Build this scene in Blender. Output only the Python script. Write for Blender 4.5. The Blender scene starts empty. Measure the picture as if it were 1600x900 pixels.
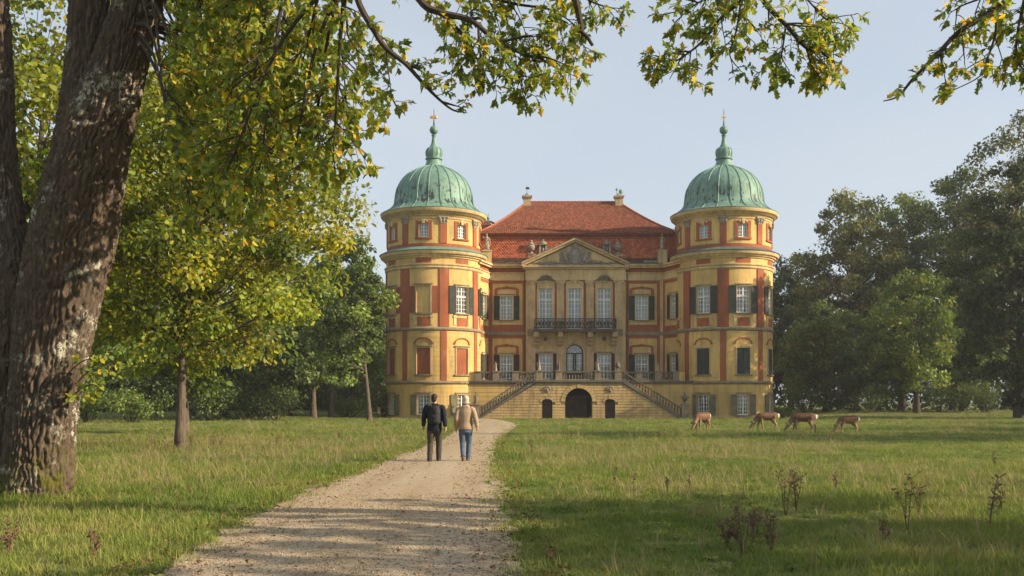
import bpy, bmesh, math, random
import numpy as np
from mathutils import Vector, Matrix, Euler

S = bpy.context.scene
COL = S.collection
PI = math.pi
F = 35.0 / 36.0 * 1600.0          # focal length in photo pixels
EYE = 1.6

# ------------------------------------------------------------------ camera
cam_d = bpy.data.cameras.new('camera')
cam = bpy.data.objects.new('camera', cam_d)
COL.objects.link(cam)
cam.location = (0, 0, EYE)
cam.rotation_euler = (PI / 2, 0, 0)
cam_d.lens = 35.0
cam_d.sensor_width = 36.0
cam_d.shift_y = 178.0 / 1600.0
cam_d.clip_start = 0.1
cam_d.clip_end = 3000
S.camera = cam

# ------------------------------------------------------------------ sky and sun
SUN_AZ = math.radians(103)        # clockwise from +Y (view direction); 90 is straight to the right
SUN_EL = math.radians(25)
sun_dir = Vector((math.sin(SUN_AZ) * math.cos(SUN_EL), math.cos(SUN_AZ) * math.cos(SUN_EL), math.sin(SUN_EL)))
W = bpy.data.worlds.new('World')
S.world = W
W.use_nodes = True
wn = W.node_tree
wn.nodes.clear()
wo = wn.nodes.new('ShaderNodeOutputWorld')
wb = wn.nodes.new('ShaderNodeBackground')
sky = wn.nodes.new('ShaderNodeTexSky')
sky.sky_type = 'NISHITA'
sky.sun_disc = False
sky.sun_elevation = SUN_EL
sky.sun_rotation = SUN_AZ
sky.altitude = 200
sky.air_density = 1.0
sky.dust_density = 2.0
sky.ozone_density = 1.0
# a thin, even veil of high cloud over the whole sky
wtc = wn.nodes.new('ShaderNodeTexCoord')
wmap = wn.nodes.new('ShaderNodeMapping')
wmap.inputs['Scale'].default_value = (1.2, 1.2, 3.0)
wnoi = wn.nodes.new('ShaderNodeTexNoise')
wnoi.inputs['Scale'].default_value = 1.6
wnoi.inputs['Detail'].default_value = 4.0
wnoi.inputs['Roughness'].default_value = 0.5
wr = wn.nodes.new('ShaderNodeMapRange')
wr.inputs['From Min'].default_value = 0.3
wr.inputs['From Max'].default_value = 0.7
wr.inputs['To Min'].default_value = 0.5
wr.inputs['To Max'].default_value = 0.82
wmix = wn.nodes.new('ShaderNodeMix')
wmix.data_type = 'RGBA'
wmix.inputs[7].default_value = (3.9, 4.2, 4.5, 1)
wn.links.new(wtc.outputs['Generated'], wmap.inputs['Vector'])
wn.links.new(wmap.outputs[0], wnoi.inputs['Vector'])
wn.links.new(wnoi.outputs[0], wr.inputs[0])
wn.links.new(wr.outputs[0], wmix.inputs[0])
wn.links.new(sky.outputs[0], wmix.inputs[6])
wn.links.new(wmix.outputs[2], wb.inputs['Color'])
wb.inputs['Strength'].default_value = 0.105
wn.links.new(wb.outputs[0], wo.inputs['Surface'])

sd = bpy.data.lights.new('sun', 'SUN')
sd.energy = 5.0
sd.angle = math.radians(0.55)
sd.color = (1.0, 0.84, 0.62)
so = bpy.data.objects.new('sun', sd)
COL.objects.link(so)
so.rotation_euler = sun_dir.to_track_quat('Z', 'Y').to_euler()
so.location = (60, -20, 60)

S.view_settings.view_transform = 'Standard'
S.view_settings.look = 'None'
S.view_settings.exposure = 0.8
S.view_settings.gamma = 1.0
S.view_settings.use_curve_mapping = False
S.render.engine = 'CYCLES'
cy = S.cycles
cy.use_denoising = True
try:
    cy.denoiser = 'OPENIMAGEDENOISE'
except Exception:
    pass
cy.max_bounces = 6
cy.diffuse_bounces = 3
cy.glossy_bounces = 2
cy.transmission_bounces = 4
cy.transparent_max_bounces = 12
cy.volume_bounces = 0
cy.caustics_reflective = False
cy.caustics_refractive = False
cy.sample_clamp_indirect = 4.0

# ------------------------------------------------------------------ geometry helpers
def PX(px, Y):
    return (px - 800.0) / F * Y

def PZ(py, Y):
    return EYE + (628.0 - py) / F * Y

def P(px, py, Y):
    return Vector((PX(px, Y), Y, PZ(py, Y)))

def GY(py):
    return EYE * F / (py - 628.0)


class MB:
    """collects faces for one mesh"""
    def __init__(self):
        self.v, self.f = [], []

    def add(self, v, f):
        o = len(self.v)
        self.v.extend([tuple(p) for p in v])
        self.f.extend([tuple(i + o for i in q) for q in f])
        return self

    def box(self, x0, x1, y0, y1, z0, z1):
        v = [(x0, y0, z0), (x1, y0, z0), (x1, y1, z0), (x0, y1, z0), (x0, y0, z1), (x1, y0, z1), (x1, y1, z1), (x0, y1, z1)]
        return self.add(v, [(0, 3, 2, 1), (4, 5, 6, 7), (0, 1, 5, 4), (1, 2, 6, 5), (2, 3, 7, 6), (3, 0, 4, 7)])

    def slab(self, M, u0, u1, z0, z1, d0, d1, du=None):
        """box in the wall's own coordinates: u along the wall, z up, d outwards"""
        n = max(1, int(math.ceil((u1 - u0) / (du or M.du))))
        v, f = [], []
        for i in range(n + 1):
            u = u0 + (u1 - u0) * i / n
            v += [M(u, z0, d0), M(u, z0, d1), M(u, z1, d1), M(u, z1, d0)]
        for i in range(n):
            a, b = 4 * i, 4 * i + 4
            for k in range(4):
                f.append((a + k, b + k, b + (k + 1) % 4, a + (k + 1) % 4))
        f.append((3, 2, 1, 0))
        e = 4 * n
        f.append((e, e + 1, e + 2, e + 3))
        return self.add(v, f)

    def poly(self, M, pts, d0, d1):
        """extruded polygon of (u, z) points, counter-clockwise seen from outside"""
        n = len(pts)
        v = [M(u, z, d1) for u, z in pts] + [M(u, z, d0) for u, z in pts]
        f = [tuple(range(n)), tuple(range(2 * n - 1, n - 1, -1))]
        for i in range(n):
            j = (i + 1) % n
            f.append((i, n + i, n + j, j))
        return self.add(v, f)

    def tube(self, pts, radii, n=8, cap=True):
        pts = [Vector(p) for p in pts]
        m = len(pts)
        if not hasattr(radii, '__len__'):
            radii = [radii] * m
        v, f = [], []
        t0 = (pts[1] - pts[0]).normalized()
        ref = Vector((0, 0, 1)) if abs(t0.z) < 0.9 else Vector((1, 0, 0))
        a = t0.cross(ref).normalized()
        for i in range(m):
            t = (pts[min(i + 1, m - 1)] - pts[max(i - 1, 0)])
            t = t.normalized() if t.length > 1e-9 else t0
            a = (a - t * a.dot(t))
            a = a.normalized() if a.length > 1e-6 else t.orthogonal().normalized()
            b = t.cross(a)
            for k in range(n):
                w = 2 * PI * k / n
                v.append(pts[i] + (a * math.cos(w) + b * math.sin(w)) * radii[i])
        for i in range(m - 1):
            for k in range(n):
                k2 = (k + 1) % n
                f.append((i * n + k, i * n + k2, (i + 1) * n + k2, (i + 1) * n + k))
        if cap:
            f.append(tuple(range(n - 1, -1, -1)))
            f.append(tuple((m - 1) * n + k for k in range(n)))
        return self.add(v, f)

    def lathe(self, prof, n=24, c=(0, 0, 0), cap=True, sx=1.0, sy=1.0):
        v, f = [], []
        for r, z in prof:
            for k in range(n):
                w = 2 * PI * k / n
                v.append((c[0] + r * sx * math.cos(w), c[1] + r * sy * math.sin(w), c[2] + z))
        m = len(prof)
        for i in range(m - 1):
            for k in range(n):
                k2 = (k + 1) % n
                f.append((i * n + k, i * n + k2, (i + 1) * n + k2, (i + 1) * n + k))
        if cap:
            f.append(tuple(range(n - 1, -1, -1)))
            f.append(tuple((m - 1) * n + k for k in range(n)))
        return self.add(v, f)

    def ball(self, c, r, n=10, m=7, rot=None):
        if not hasattr(r, '__len__'):
            r = (r, r, r)
        v, f = [], []
        c = Vector(c)
        for i in range(m + 1):
            ph = PI * i / m
            for k in range(n):
                w = 2 * PI * k / n
                p = Vector((r[0] * math.sin(ph) * math.cos(w), r[1] * math.sin(ph) * math.sin(w), -r[2] * math.cos(ph)))
                if rot is not None:
                    p = rot @ p
                v.append(c + p)
        for i in range(m):
            for k in range(n):
                k2 = (k + 1) % n
                f.append((i * n + k, i * n + k2, (i + 1) * n + k2, (i + 1) * n + k))
        return self.add(v, f)

    def loft(self, rings, cap=True):
        n = len(rings[0])
        v, f = [], []
        for r in rings:
            v += list(r)
        for i in range(len(rings) - 1):
            for k in range(n):
                k2 = (k + 1) % n
                f.append((i * n + k, i * n + k2, (i + 1) * n + k2, (i + 1) * n + k))
        if cap:
            f.append(tuple(range(n - 1, -1, -1)))
            f.append(tuple((len(rings) - 1) * n + k for k in range(n)))
        return self.add(v, f)

    def mesh(self, name, smooth=False):
        me = bpy.data.meshes.new(name)
        me.from_pydata(self.v, [], self.f)
        me.validate()
        bm = bmesh.new()
        bm.from_mesh(me)
        bmesh.ops.remove_doubles(bm, verts=bm.verts, dist=1e-5)
        bmesh.ops.recalc_face_normals(bm, faces=bm.faces)
        bm.to_mesh(me)
        bm.free()
        if smooth:
            me.polygons.foreach_set('use_smooth', [True] * len(me.polygons))
            try:
                me.set_sharp_from_angle(angle=math.radians(smooth if smooth is not True else 40))
            except Exception:
                pass
        return me


def flat_mesh(name, V, faces_flat, sizes, smooth=False):
    """fast mesh from numpy arrays; faces_flat = loop vertex indices, sizes = loops per face"""
    me = bpy.data.meshes.new(name)
    V = np.asarray(V, dtype=np.float32)
    faces_flat = np.asarray(faces_flat, dtype=np.int32).ravel()
    me.vertices.add(len(V))
    me.vertices.foreach_set('co', V.ravel())
    me.loops.add(len(faces_flat))
    me.loops.foreach_set('vertex_index', faces_flat)
    nf = len(faces_flat) // sizes
    me.polygons.add(nf)
    me.polygons.foreach_set('loop_start', np.arange(nf, dtype=np.int32) * sizes)
    me.polygons.foreach_set('loop_total', np.full(nf, sizes, dtype=np.int32))
    if smooth:
        me.polygons.foreach_set('use_smooth', np.ones(nf, dtype=bool))
    me.update(calc_edges=True)
    return me


def link(name, me, m, parent=None):
    o = bpy.data.objects.new(name, me)
    COL.objects.link(o)
    if m is not None and me is not None and hasattr(me, 'materials') and len(me.materials) == 0:
        me.materials.append(m)
    if parent is not None:
        o.parent = parent
        o.matrix_parent_inverse = WORLD_INV(parent)
    return o


_winv = {}
def WORLD_INV(o):
    """inverse of the parent's world matrix (computed from the chain, no view layer update needed)"""
    m = Matrix.Identity(4)
    chain = []
    p = o
    while p is not None:
        chain.append(p)
        p = p.parent
    for q in reversed(chain):
        m = m @ q.matrix_parent_inverse @ q.matrix_basis
    return m.inverted()


def obj(name, mb, m, parent=None, smooth=False):
    return link(name, mb.mesh(name, smooth), m, parent)


def tag(o, label=None, cat=None, group=None, kind=None):
    if label:
        o['label'] = label
    if cat:
        o['category'] = cat
    if group:
        o['group'] = group
    if kind:
        o['kind'] = kind
    return o


def thing(name, loc, label, cat, group=None):
    o = bpy.data.objects.new(name, None)
    COL.objects.link(o)
    o.empty_display_size = 0.3
    o.location = loc
    return tag(o, label, cat, group)


def copy_of(src, parent, loc, rot=(0, 0, 0), scl=(1, 1, 1)):
    o = src.copy()
    COL.objects.link(o)
    o.parent = parent
    if parent is not None:
        o.matrix_parent_inverse = WORLD_INV(parent)
    o.location = loc
    o.rotation_euler = rot
    o.scale = scl
    return o


class Cyl:
    """wall coordinates on a round tower: u = arc length from the line of sight (to the right), z, d = outwards"""
    def __init__(self, cx, cy, R, phi0, du=0.22):
        self.cx, self.cy, self.R, self.p, self.du = cx, cy, R, phi0, du

    def __call__(self, u, z, d=0.0):
        a = self.p + u / self.R
        r = self.R + d
        return (self.cx + r * math.cos(a), self.cy + r * math.sin(a), z)


class Flat:
    def __init__(self, ox, oy, ang=0.0, du=1e9):
        """origin (ox,oy); u runs along angle ang; outwards is to the right-hand side of u (towards -Y for ang 0)"""
        self.ox, self.oy, self.c, self.s, self.du = ox, oy, math.cos(ang), math.sin(ang), du

    def __call__(self, u, z, d=0.0):
        return (self.ox + u * self.c + d * self.s, self.oy + u * self.s - d * self.c, z)


def wall(M, u0, u1, z0, z1, openings=(), depth=0.35, grooves=(), gw=0.05, gd=0.03):
    """wall face with real rectangular openings (reveals included) and recessed horizontal joints"""
    us = {u0, u1}
    zs = {z0, z1}
    for a, b, c, d in openings:
        us |= {a, b}
        zs |= {c, d}
    for g in grooves:
        if z0 < g - gw / 2 and g + gw / 2 < z1:
            zs |= {g - gw / 2, g + gw / 2}
    us = sorted(us)
    uu = [us[0]]
    for a, b in zip(us[:-1], us[1:]):
        n = max(1, int(math.ceil((b - a) / M.du)))
        uu += [a + (b - a) * i / n for i in range(1, n + 1)]
    zs = sorted(zs)
    mb = MB()

    def band_d(zm):
        for g in grooves:
            if abs(zm - g) < gw / 2:
                return -gd
        return 0.0

    def is_open(um, zm):
        return any(a < um < b and c < zm < d for a, b, c, d in openings)

    for i in range(len(uu) - 1):
        um = (uu[i] + uu[i + 1]) / 2
        prev = None
        for j in range(len(zs) - 1):
            zm = (zs[j] + zs[j + 1]) / 2
            if is_open(um, zm):
                prev = None
                continue
            d = band_d(zm)
            mb.add([M(uu[i], zs[j], d), M(uu[i + 1], zs[j], d), M(uu[i + 1], zs[j + 1], d), M(uu[i], zs[j + 1], d)], [(0, 1, 2, 3)])
            if prev is not None and prev != d:
                mb.add([M(uu[i], zs[j], prev), M(uu[i + 1], zs[j], prev), M(uu[i + 1], zs[j], d), M(uu[i], zs[j], d)], [(0, 1, 2, 3)])
            prev = d
    for a, b, c, d in openings:
        n = max(1, int(math.ceil((b - a) / M.du)))
        for i in range(n):
            ua, ub = a + (b - a) * i / n, a + (b - a) * (i + 1) / n
            mb.add([M(ua, c, 0), M(ub, c, 0), M(ub, c, -depth), M(ua, c, -depth)], [(0, 1, 2, 3)])
            mb.add([M(ua, d, 0), M(ub, d, 0), M(ub, d, -depth), M(ua, d, -depth)], [(0, 1, 2, 3)])
        for u in (a, b):
            mb.add([M(u, c, 0), M(u, d, 0), M(u, d, -depth), M(u, c, -depth)], [(0, 1, 2, 3)])
    return mb


def arc_pts(uc, zs, hw, rise, n=12, a0=0.0, a1=PI):
    return [(uc + hw * math.cos(a0 + (a1 - a0) * i / n), zs + rise * math.sin(a0 + (a1 - a0) * i / n)) for i in range(n + 1)]


def arch_band(mb, M, uc, zs, hw, rise, t, d0, d1, n=14, a0=0.0, a1=PI):
    """raised band that follows an arch"""
    A = arc_pts(uc, zs, hw, rise, n, a0, a1)
    B = arc_pts(uc, zs, hw + t, rise + t, n, a0, a1)
    for i in range(n):
        mb.poly(M, [A[i], B[i], B[i + 1], A[i + 1]], d0, d1)


# ------------------------------------------------------------------ value noise (numpy)
def _hash3(x, y, z, s):
    h = (x * 374761393 + y * 668265263 + z * 2147483647 + s * 1274126177) & 0xFFFFFFFF
    h = ((h ^ (h >> 13)) * 1274126177) & 0xFFFFFFFF
    h = (h ^ (h >> 16)) & 0xFFFFFFFF
    return h / 4294967295.0


def vnoise(x, y, z, seed=0):
    x, y, z = np.broadcast_arrays(np.asarray(x, float), np.asarray(y, float), np.asarray(z, float))
    xi, yi, zi = np.floor(x).astype(np.int64), np.floor(y).astype(np.int64), np.floor(z).astype(np.int64)
    fx, fy, fz = x - xi, y - yi, z - zi
    fx, fy, fz = fx * fx * (3 - 2 * fx), fy * fy * (3 - 2 * fy), fz * fz * (3 - 2 * fz)
    r = 0
    for dx in (0, 1):
        for dy in (0, 1):
            for dz in (0, 1):
                w = (fx if dx else 1 - fx) * (fy if dy else 1 - fy) * (fz if dz else 1 - fz)
                r = r + w * _hash3(xi + dx, yi + dy, zi + dz, seed)
    return r


def worley_ridge(u, v, period, seed=0):
    """F2 - F1 of a jittered cell pattern, periodic in u"""
    ui, vi = np.floor(u).astype(np.int64), np.floor(v).astype(np.int64)
    f1 = np.full(u.shape, 9.0)
    f2 = np.full(u.shape, 9.0)
    for du in (-1, 0, 1):
        for dv in (-1, 0, 1):
            cu, cv = ui + du, vi + dv
            cm = np.mod(cu, period)
            px = cu + 0.15 + 0.7 * _hash3(cm, cv, 0 * cm, seed)
            py = cv + 0.1 + 0.8 * _hash3(cm, cv, 0 * cm + 7, seed)
            d = np.hypot(px - u, py - v)
            m = d < f1
            f2 = np.where(m, f1, np.minimum(f2, d))
            f1 = np.where(m, d, f1)
    return f2 - f1


# ------------------------------------------------------------------ materials
class NT:
    def __init__(self, name):
        self.m = bpy.data.materials.new(name)
        self.m.use_nodes = True
        self.t = self.m.node_tree
        self.t.nodes.clear()
        self.out = self.n('ShaderNodeOutputMaterial')

    def n(self, typ, **kw):
        nd = self.t.nodes.new(typ)
        for k, v in kw.items():
            if hasattr(nd, k):
                setattr(nd, k, v)
            else:
                nd.inputs[k.replace('_', ' ')].default_value = v
        return nd

    def l(self, a, b):
        self.t.links.new(a, b)

    def pos(self, scale=(1, 1, 1), space='Position'):
        if space == 'Position':
            g = self.n('ShaderNodeNewGeometry').outputs['Position']
        else:
            g = self.n('ShaderNodeTexCoord').outputs[space]
        mp = self.n('ShaderNodeMapping')
        mp.inputs['Scale'].default_value = scale
        self.l(g, mp.inputs['Vector'])
        return mp.outputs[0]

    def noise(self, vec, scale, detail=4, rough=0.55):
        nd = self.n('ShaderNodeTexNoise')
        nd.inputs['Scale'].default_value = scale
        nd.inputs['Detail'].default_value = detail
        nd.inputs['Roughness'].default_value = rough
        self.l(vec, nd.inputs['Vector'])
        return nd.outputs[0]

    def ramp(self, fac, a, b, lo=0.0, hi=1.0):
        nd = self.n('ShaderNodeMapRange')
        nd.inputs['From Min'].default_value = a
        nd.inputs['From Max'].default_value = b
        nd.inputs['To Min'].default_value = lo
        nd.inputs['To Max'].default_value = hi
        self.l(fac, nd.inputs[0])
        return nd.outputs[0]

    def mix(self, fac, a, b, blend='MIX'):
        nd = self.n('ShaderNodeMix', data_type='RGBA', blend_type=blend)
        for s, v in ((0, fac), (6, a), (7, b)):
            if isinstance(v, (int, float)):
                nd.inputs[s].default_value = v
            elif isinstance(v, tuple):
                nd.inputs[s].default_value = (*v[:3], 1)
            else:
                self.l(v, nd.inputs[s])
        return nd.outputs[2]

    def math(self, op, a, b=0.0):
        nd = self.n('ShaderNodeMath', operation=op)
        for i, v in enumerate((a, b)):
            if isinstance(v, (int, float)):
                nd.inputs[i].default_value = v
            else:
                self.l(v, nd.inputs[i])
        return nd.outputs[0]

    def bsdf(self, col, rough=0.8, spec=0.3, bump=None, bstr=0.3, bdist=0.02, metal=0.0):
        b = self.n('ShaderNodeBsdfPrincipled')
        if isinstance(col, tuple):
            b.inputs['Base Color'].default_value = (*col[:3], 1)
        else:
            self.l(col, b.inputs['Base Color'])
        if isinstance(rough, (int, float)):
            b.inputs['Roughness'].default_value = rough
        else:
            self.l(rough, b.inputs['Roughness'])
        b.inputs['Specular IOR Level'].default_value = spec
        b.inputs['Metallic'].default_value = metal
        if bump is not None:
            bp = self.n('ShaderNodeBump')
            bp.inputs['Strength'].default_value = bstr
            bp.inputs['Distance'].default_value = bdist
            self.l(bump, bp.inputs['Height'])
            self.l(bp.outputs[0], b.inputs['Normal'])
        return b

    def done(self, sh):
        self.l(sh.outputs[0] if hasattr(sh, 'outputs') else sh, self.out.inputs['Surface'])
        return self.m


def mul(c, k):
    return tuple(x * k for x in c)


def plaster(name, col, dirt=0.28, dirtcol=(0.16, 0.12, 0.085), rough=0.9):
    """old lime plaster: blotches, faded areas, rain streaks"""
    t = NT(name)
    p = t.pos()
    n1 = t.noise(p, 0.35, 5, 0.6)
    n2 = t.noise(t.pos((2.2, 2.2, 0.28)), 1.1, 6, 0.65)
    n3 = t.noise(p, 5.0, 5, 0.7)
    n4 = t.noise(t.pos((1, 1, 0.6)), 1.6, 6, 0.7)
    c = t.mix(t.ramp(n1, 0.35, 0.68), mul(col, 0.74), mul(col, 1.16))
    c = t.mix(t.ramp(n3, 0.35, 0.7, 0, 0.3), c, mul(col, 0.66))
    c = t.mix(t.ramp(n4, 0.56, 0.66, 0, 0.3), c, tuple(0.6 * x + 0.2 for x in col))
    c = t.mix(t.ramp(n2, 0.48, 0.70, 0, dirt * 1.6), c, dirtcol)
    n5 = t.noise(t.pos((3.5, 3.5, 0.16)), 1.0, 4, 0.6)
    c = t.mix(t.ramp(n5, 0.56, 0.68, 0, dirt * 1.1), c, mul(dirtcol, 0.8))
    return t.done(t.bsdf(c, rough, 0.2, t.noise(p, 22, 6, 0.7), 0.35, 0.01))


def stone(name, col, dark=(0.07, 0.06, 0.05), amount=0.6):
    t = NT(name)
    p = t.pos()
    n1 = t.noise(p, 1.3, 6, 0.65)
    n2 = t.noise(t.pos((1, 1, 0.35)), 2.4, 6, 0.7)
    n3 = t.noise(p, 9, 5, 0.7)
    c = t.mix(t.ramp(n1, 0.3, 0.7), mul(col, 0.8), mul(col, 1.2))
    c = t.mix(t.ramp(n2, 0.45, 0.72, 0, amount), c, dark)
    c = t.mix(t.ramp(n3, 0.4, 0.8, 0, 0.35), c, mul(col, 0.55))
    return t.done(t.bsdf(c, 0.92, 0.2, t.noise(p, 14, 6, 0.75), 0.5, 0.02))


def simple(name, col, rough=0.7, var=0.25, scale=6.0, bump=0.2, spec=0.3, metal=0.0, space='Position'):
    t = NT(name)
    p = t.pos((1, 1, 1), space)
    n1 = t.noise(p, scale, 4, 0.6)
    c = t.mix(t.ramp(n1, 0.3, 0.7), mul(col, 1 - var), mul(col, 1 + var))
    return t.done(t.bsdf(c, rough, spec, t.noise(p, scale * 6, 4, 0.6), bump, 0.01, metal))


def leaf_mat(name, trans=0.5, rough=0.5, tint=(1.45, 1.3, 0.6)):
    t = NT(name)
    at = t.n('ShaderNodeAttribute')
    at.attribute_name = 'Col'
    c = at.outputs['Color']
    b = t.bsdf(c, rough, 0.35)
    tr = t.n('ShaderNodeBsdfTranslucent')
    t.l(t.mix(1.0, c, tint, 'MULTIPLY'), tr.inputs['Color'])
    ms = t.n('ShaderNodeMixShader')
    ms.inputs[0].default_value = trans
    t.l(b.outputs[0], ms.inputs[1])
    t.l(tr.outputs[0], ms.inputs[2])
    return t.done(ms)


def copper_mat(name):
    t = NT(name)
    p = t.pos()
    g = t.pos((3.0, 3.0, 0.45))
    n1 = t.noise(p, 0.9, 5, 0.6)
    n2 = t.noise(g, 1.6, 6, 0.65)
    n3 = t.noise(t.pos((1.6, 1.6, 0.9)), 1.5, 5, 0.6)
    c = t.mix(t.ramp(n1, 0.3, 0.7), (0.105, 0.20, 0.155), (0.17, 0.285, 0.22))
    c = t.mix(t.ramp(n2, 0.5, 0.72, 0, 0.55), c, (0.25, 0.355, 0.29))
    c = t.mix(t.ramp(n2, 0.47, 0.33, 0, 0.6), c, (0.05, 0.085, 0.068))
    # bare dark patches low on the dome, where the patina has washed off
    sz = t.n('ShaderNodeSeparateXYZ')
    t.l(p, sz.inputs[0])
    zz = sz.outputs['Z']
    band = t.math('MULTIPLY', t.ramp(zz, 20.35, 20.9), t.ramp(zz, 23.3, 22.2))
    d = t.math('MULTIPLY', band, t.ramp(n3, 0.53, 0.59))
    c = t.mix(d, c, (0.035, 0.04, 0.035))
    return t.done(t.bsdf(c, 0.6, 0.35, t.noise(p, 8, 5, 0.6), 0.25, 0.02, 0.1))


YEL = (0.64, 0.43, 0.15)
M_ = {}
M_['yellow'] = plaster('yellow_plaster', YEL)
M_['cream'] = plaster('cream_plaster', (0.64, 0.47, 0.235), 0.3)
M_['red'] = plaster('red_plaster', (0.35, 0.108, 0.045), 0.3, (0.16, 0.08, 0.06))
M_['buff'] = stone('buff_stone', (0.50, 0.355, 0.20), (0.10, 0.085, 0.065), 0.45)
M_['ash'] = plaster('basement_plaster', (0.56, 0.385, 0.175), 0.35)
M_['stone'] = stone('grey_stone', (0.27, 0.215, 0.145), (0.06, 0.055, 0.045), 0.6)
M_['dstone'] = stone('dark_stone', (0.15, 0.13, 0.10), (0.035, 0.035, 0.03), 0.6)
M_['statue'] = stone('statue_stone', (0.34, 0.28, 0.21), (0.07, 0.065, 0.055), 0.55)
M_['white'] = simple('white_paint', (0.72, 0.70, 0.64), 0.5, 0.08, 3, 0.1)
M_['shutter'] = simple('dark_green_paint', (0.035, 0.042, 0.032), 0.6, 0.35, 1.5, 0.2)
M_['oldshutter'] = simple('faded_green_paint', (0.17, 0.155, 0.085), 0.8, 0.3, 1.5, 0.3)
M_['brown'] = simple('brown_wood', (0.05, 0.028, 0.02), 0.7, 0.35, 2.0, 0.3)
M_['iron'] = simple('black_iron', (0.028, 0.026, 0.023), 0.5, 0.3, 8, 0.2, 0.5)
M_['gold'] = simple('gilded_metal', (0.75, 0.45, 0.12), 0.35, 0.1, 8, 0.1, 0.5, 0.8)
M_['copper'] = copper_mat('copper_patina')
M_['darkroof'] = stone('weathered_copper', (0.11, 0.125, 0.11), (0.03, 0.03, 0.03), 0.6)
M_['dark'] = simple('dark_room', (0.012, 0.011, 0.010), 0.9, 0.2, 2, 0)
M_['curtain'] = simple('curtain_cloth', (0.56, 0.53, 0.47), 0.9, 0.1, 4, 0.1)
M_['leaf'] = leaf_mat('leaf')
M_['farleaf'] = leaf_mat('far_leaf', 0.38, 0.65, (1.3, 1.2, 0.6))

t = NT('window_glass')
gl = t.n('ShaderNodeBsdfGlossy')
gl.inputs['Roughness'].default_value = 0.06
gl.inputs['Color'].default_value = (0.85, 0.9, 0.95, 1)
tp = t.n('ShaderNodeBsdfTransparent')
tp.inputs['Color'].default_value = (0.86, 0.87, 0.84, 1)
fr = t.n('ShaderNodeFresnel')
fr.inputs['IOR'].default_value = 1.52
ms = t.n('ShaderNodeMixShader')
t.l(t.ramp(fr.outputs[0], 0.0, 1.0, 0.05, 1.0), ms.inputs[0])
t.l(tp.outputs[0], ms.inputs[1])
t.l(gl.outputs[0], ms.inputs[2])
M_['glass'] = t.done(ms)


def tile_mat(name, a, b, c3):
    t = NT(name)
    at = t.n('ShaderNodeAttribute')
    at.attribute_name = 'Col'
    sp = t.n('ShaderNodeSeparateColor')
    t.l(at.outputs['Color'], sp.inputs[0])
    p = t.pos()
    c = t.mix(sp.outputs[0], a, b)
    n1 = t.noise(p, 0.55, 6, 0.7)
    c = t.mix(t.ramp(n1, 0.45, 0.75, 0, 0.7), c, c3)
    c = t.mix(t.ramp(t.noise(p, 4.0, 5, 0.7), 0.55, 0.75, 0, 0.5), c, mul(c3, 0.5))
    return t.done(t.bsdf(c, 0.85, 0.25, t.noise(p, 18, 4, 0.6), 0.3, 0.01))


M_['tile'] = tile_mat('clay_roof_tile', (0.36, 0.085, 0.038), (0.60, 0.19, 0.09), (0.24, 0.075, 0.045))
M_['oldtile'] = tile_mat('old_clay_roof_tile', (0.17, 0.055, 0.03), (0.36, 0.115, 0.06), (0.15, 0.075, 0.045))
M_['darktile'] = tile_mat('dark_roof_tile', (0.08, 0.04, 0.03), (0.15, 0.07, 0.05), (0.05, 0.045, 0.03))  # darker tile for the lowest mansard rows and the roof undersides
# ================================================================== PALACE
palace = thing('palace', (6.4, 100, 0), 'yellow and red baroque palace with two round green domed towers', 'palace')
ZT = lambda py: PZ(py, 95.8)


def curtain_mb(M, uc, zb, zt, w, d=-0.42, gap=0.0):
    mb = MB()
    n = 22
    for s in (-1, 1):
        v = []
        for i in range(n + 1):
            u = uc + s * (gap / 2 + (w / 2 + 0.1 - gap / 2) * i / n)
            dd = d + 0.035 * math.sin(i * 1.9 + s)
            v += [M(u, zb - 0.1, dd), M(u, zt + 0.1, dd)]
        mb.add(v, [(2 * i, 2 * i + 2, 2 * i + 3, 2 * i + 1) for i in range(n)])
    return mb


def shutter_mb(M, u0, u1, z0, z1, d0=0.07, d1=0.12, slats=True):
    mb = MB()
    e = 0.07
    mb.slab(M, u0, u0 + e, z0, z1, d0, d1)
    mb.slab(M, u1 - e, u1, z0, z1, d0, d1)
    zm = z0 + (z1 - z0) * 0.45
    for a, b in ((z0, z0 + 0.1), (zm, zm + 0.08), (z1 - 0.1, z1)):
        mb.slab(M, u0 + e, u1 - e, a, b, d0, d1 - 0.003)
    mb.slab(M, u0 + e, u1 - e, z0 + 0.05, z1 - 0.05, d0, d0 + 0.012)
    z = z0 + 0.14
    while z < z1 - 0.14:
        if not (zm - 0.05 < z < zm + 0.1):
            v = []
            for u in (u0 + e, u1 - e):
                v += [M(u, z, d0 + 0.045), M(u, z + 0.075, d0 + 0.014)]
            mb.add(v, [(0, 2, 3, 1)])
        z += 0.085
    return mb


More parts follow.
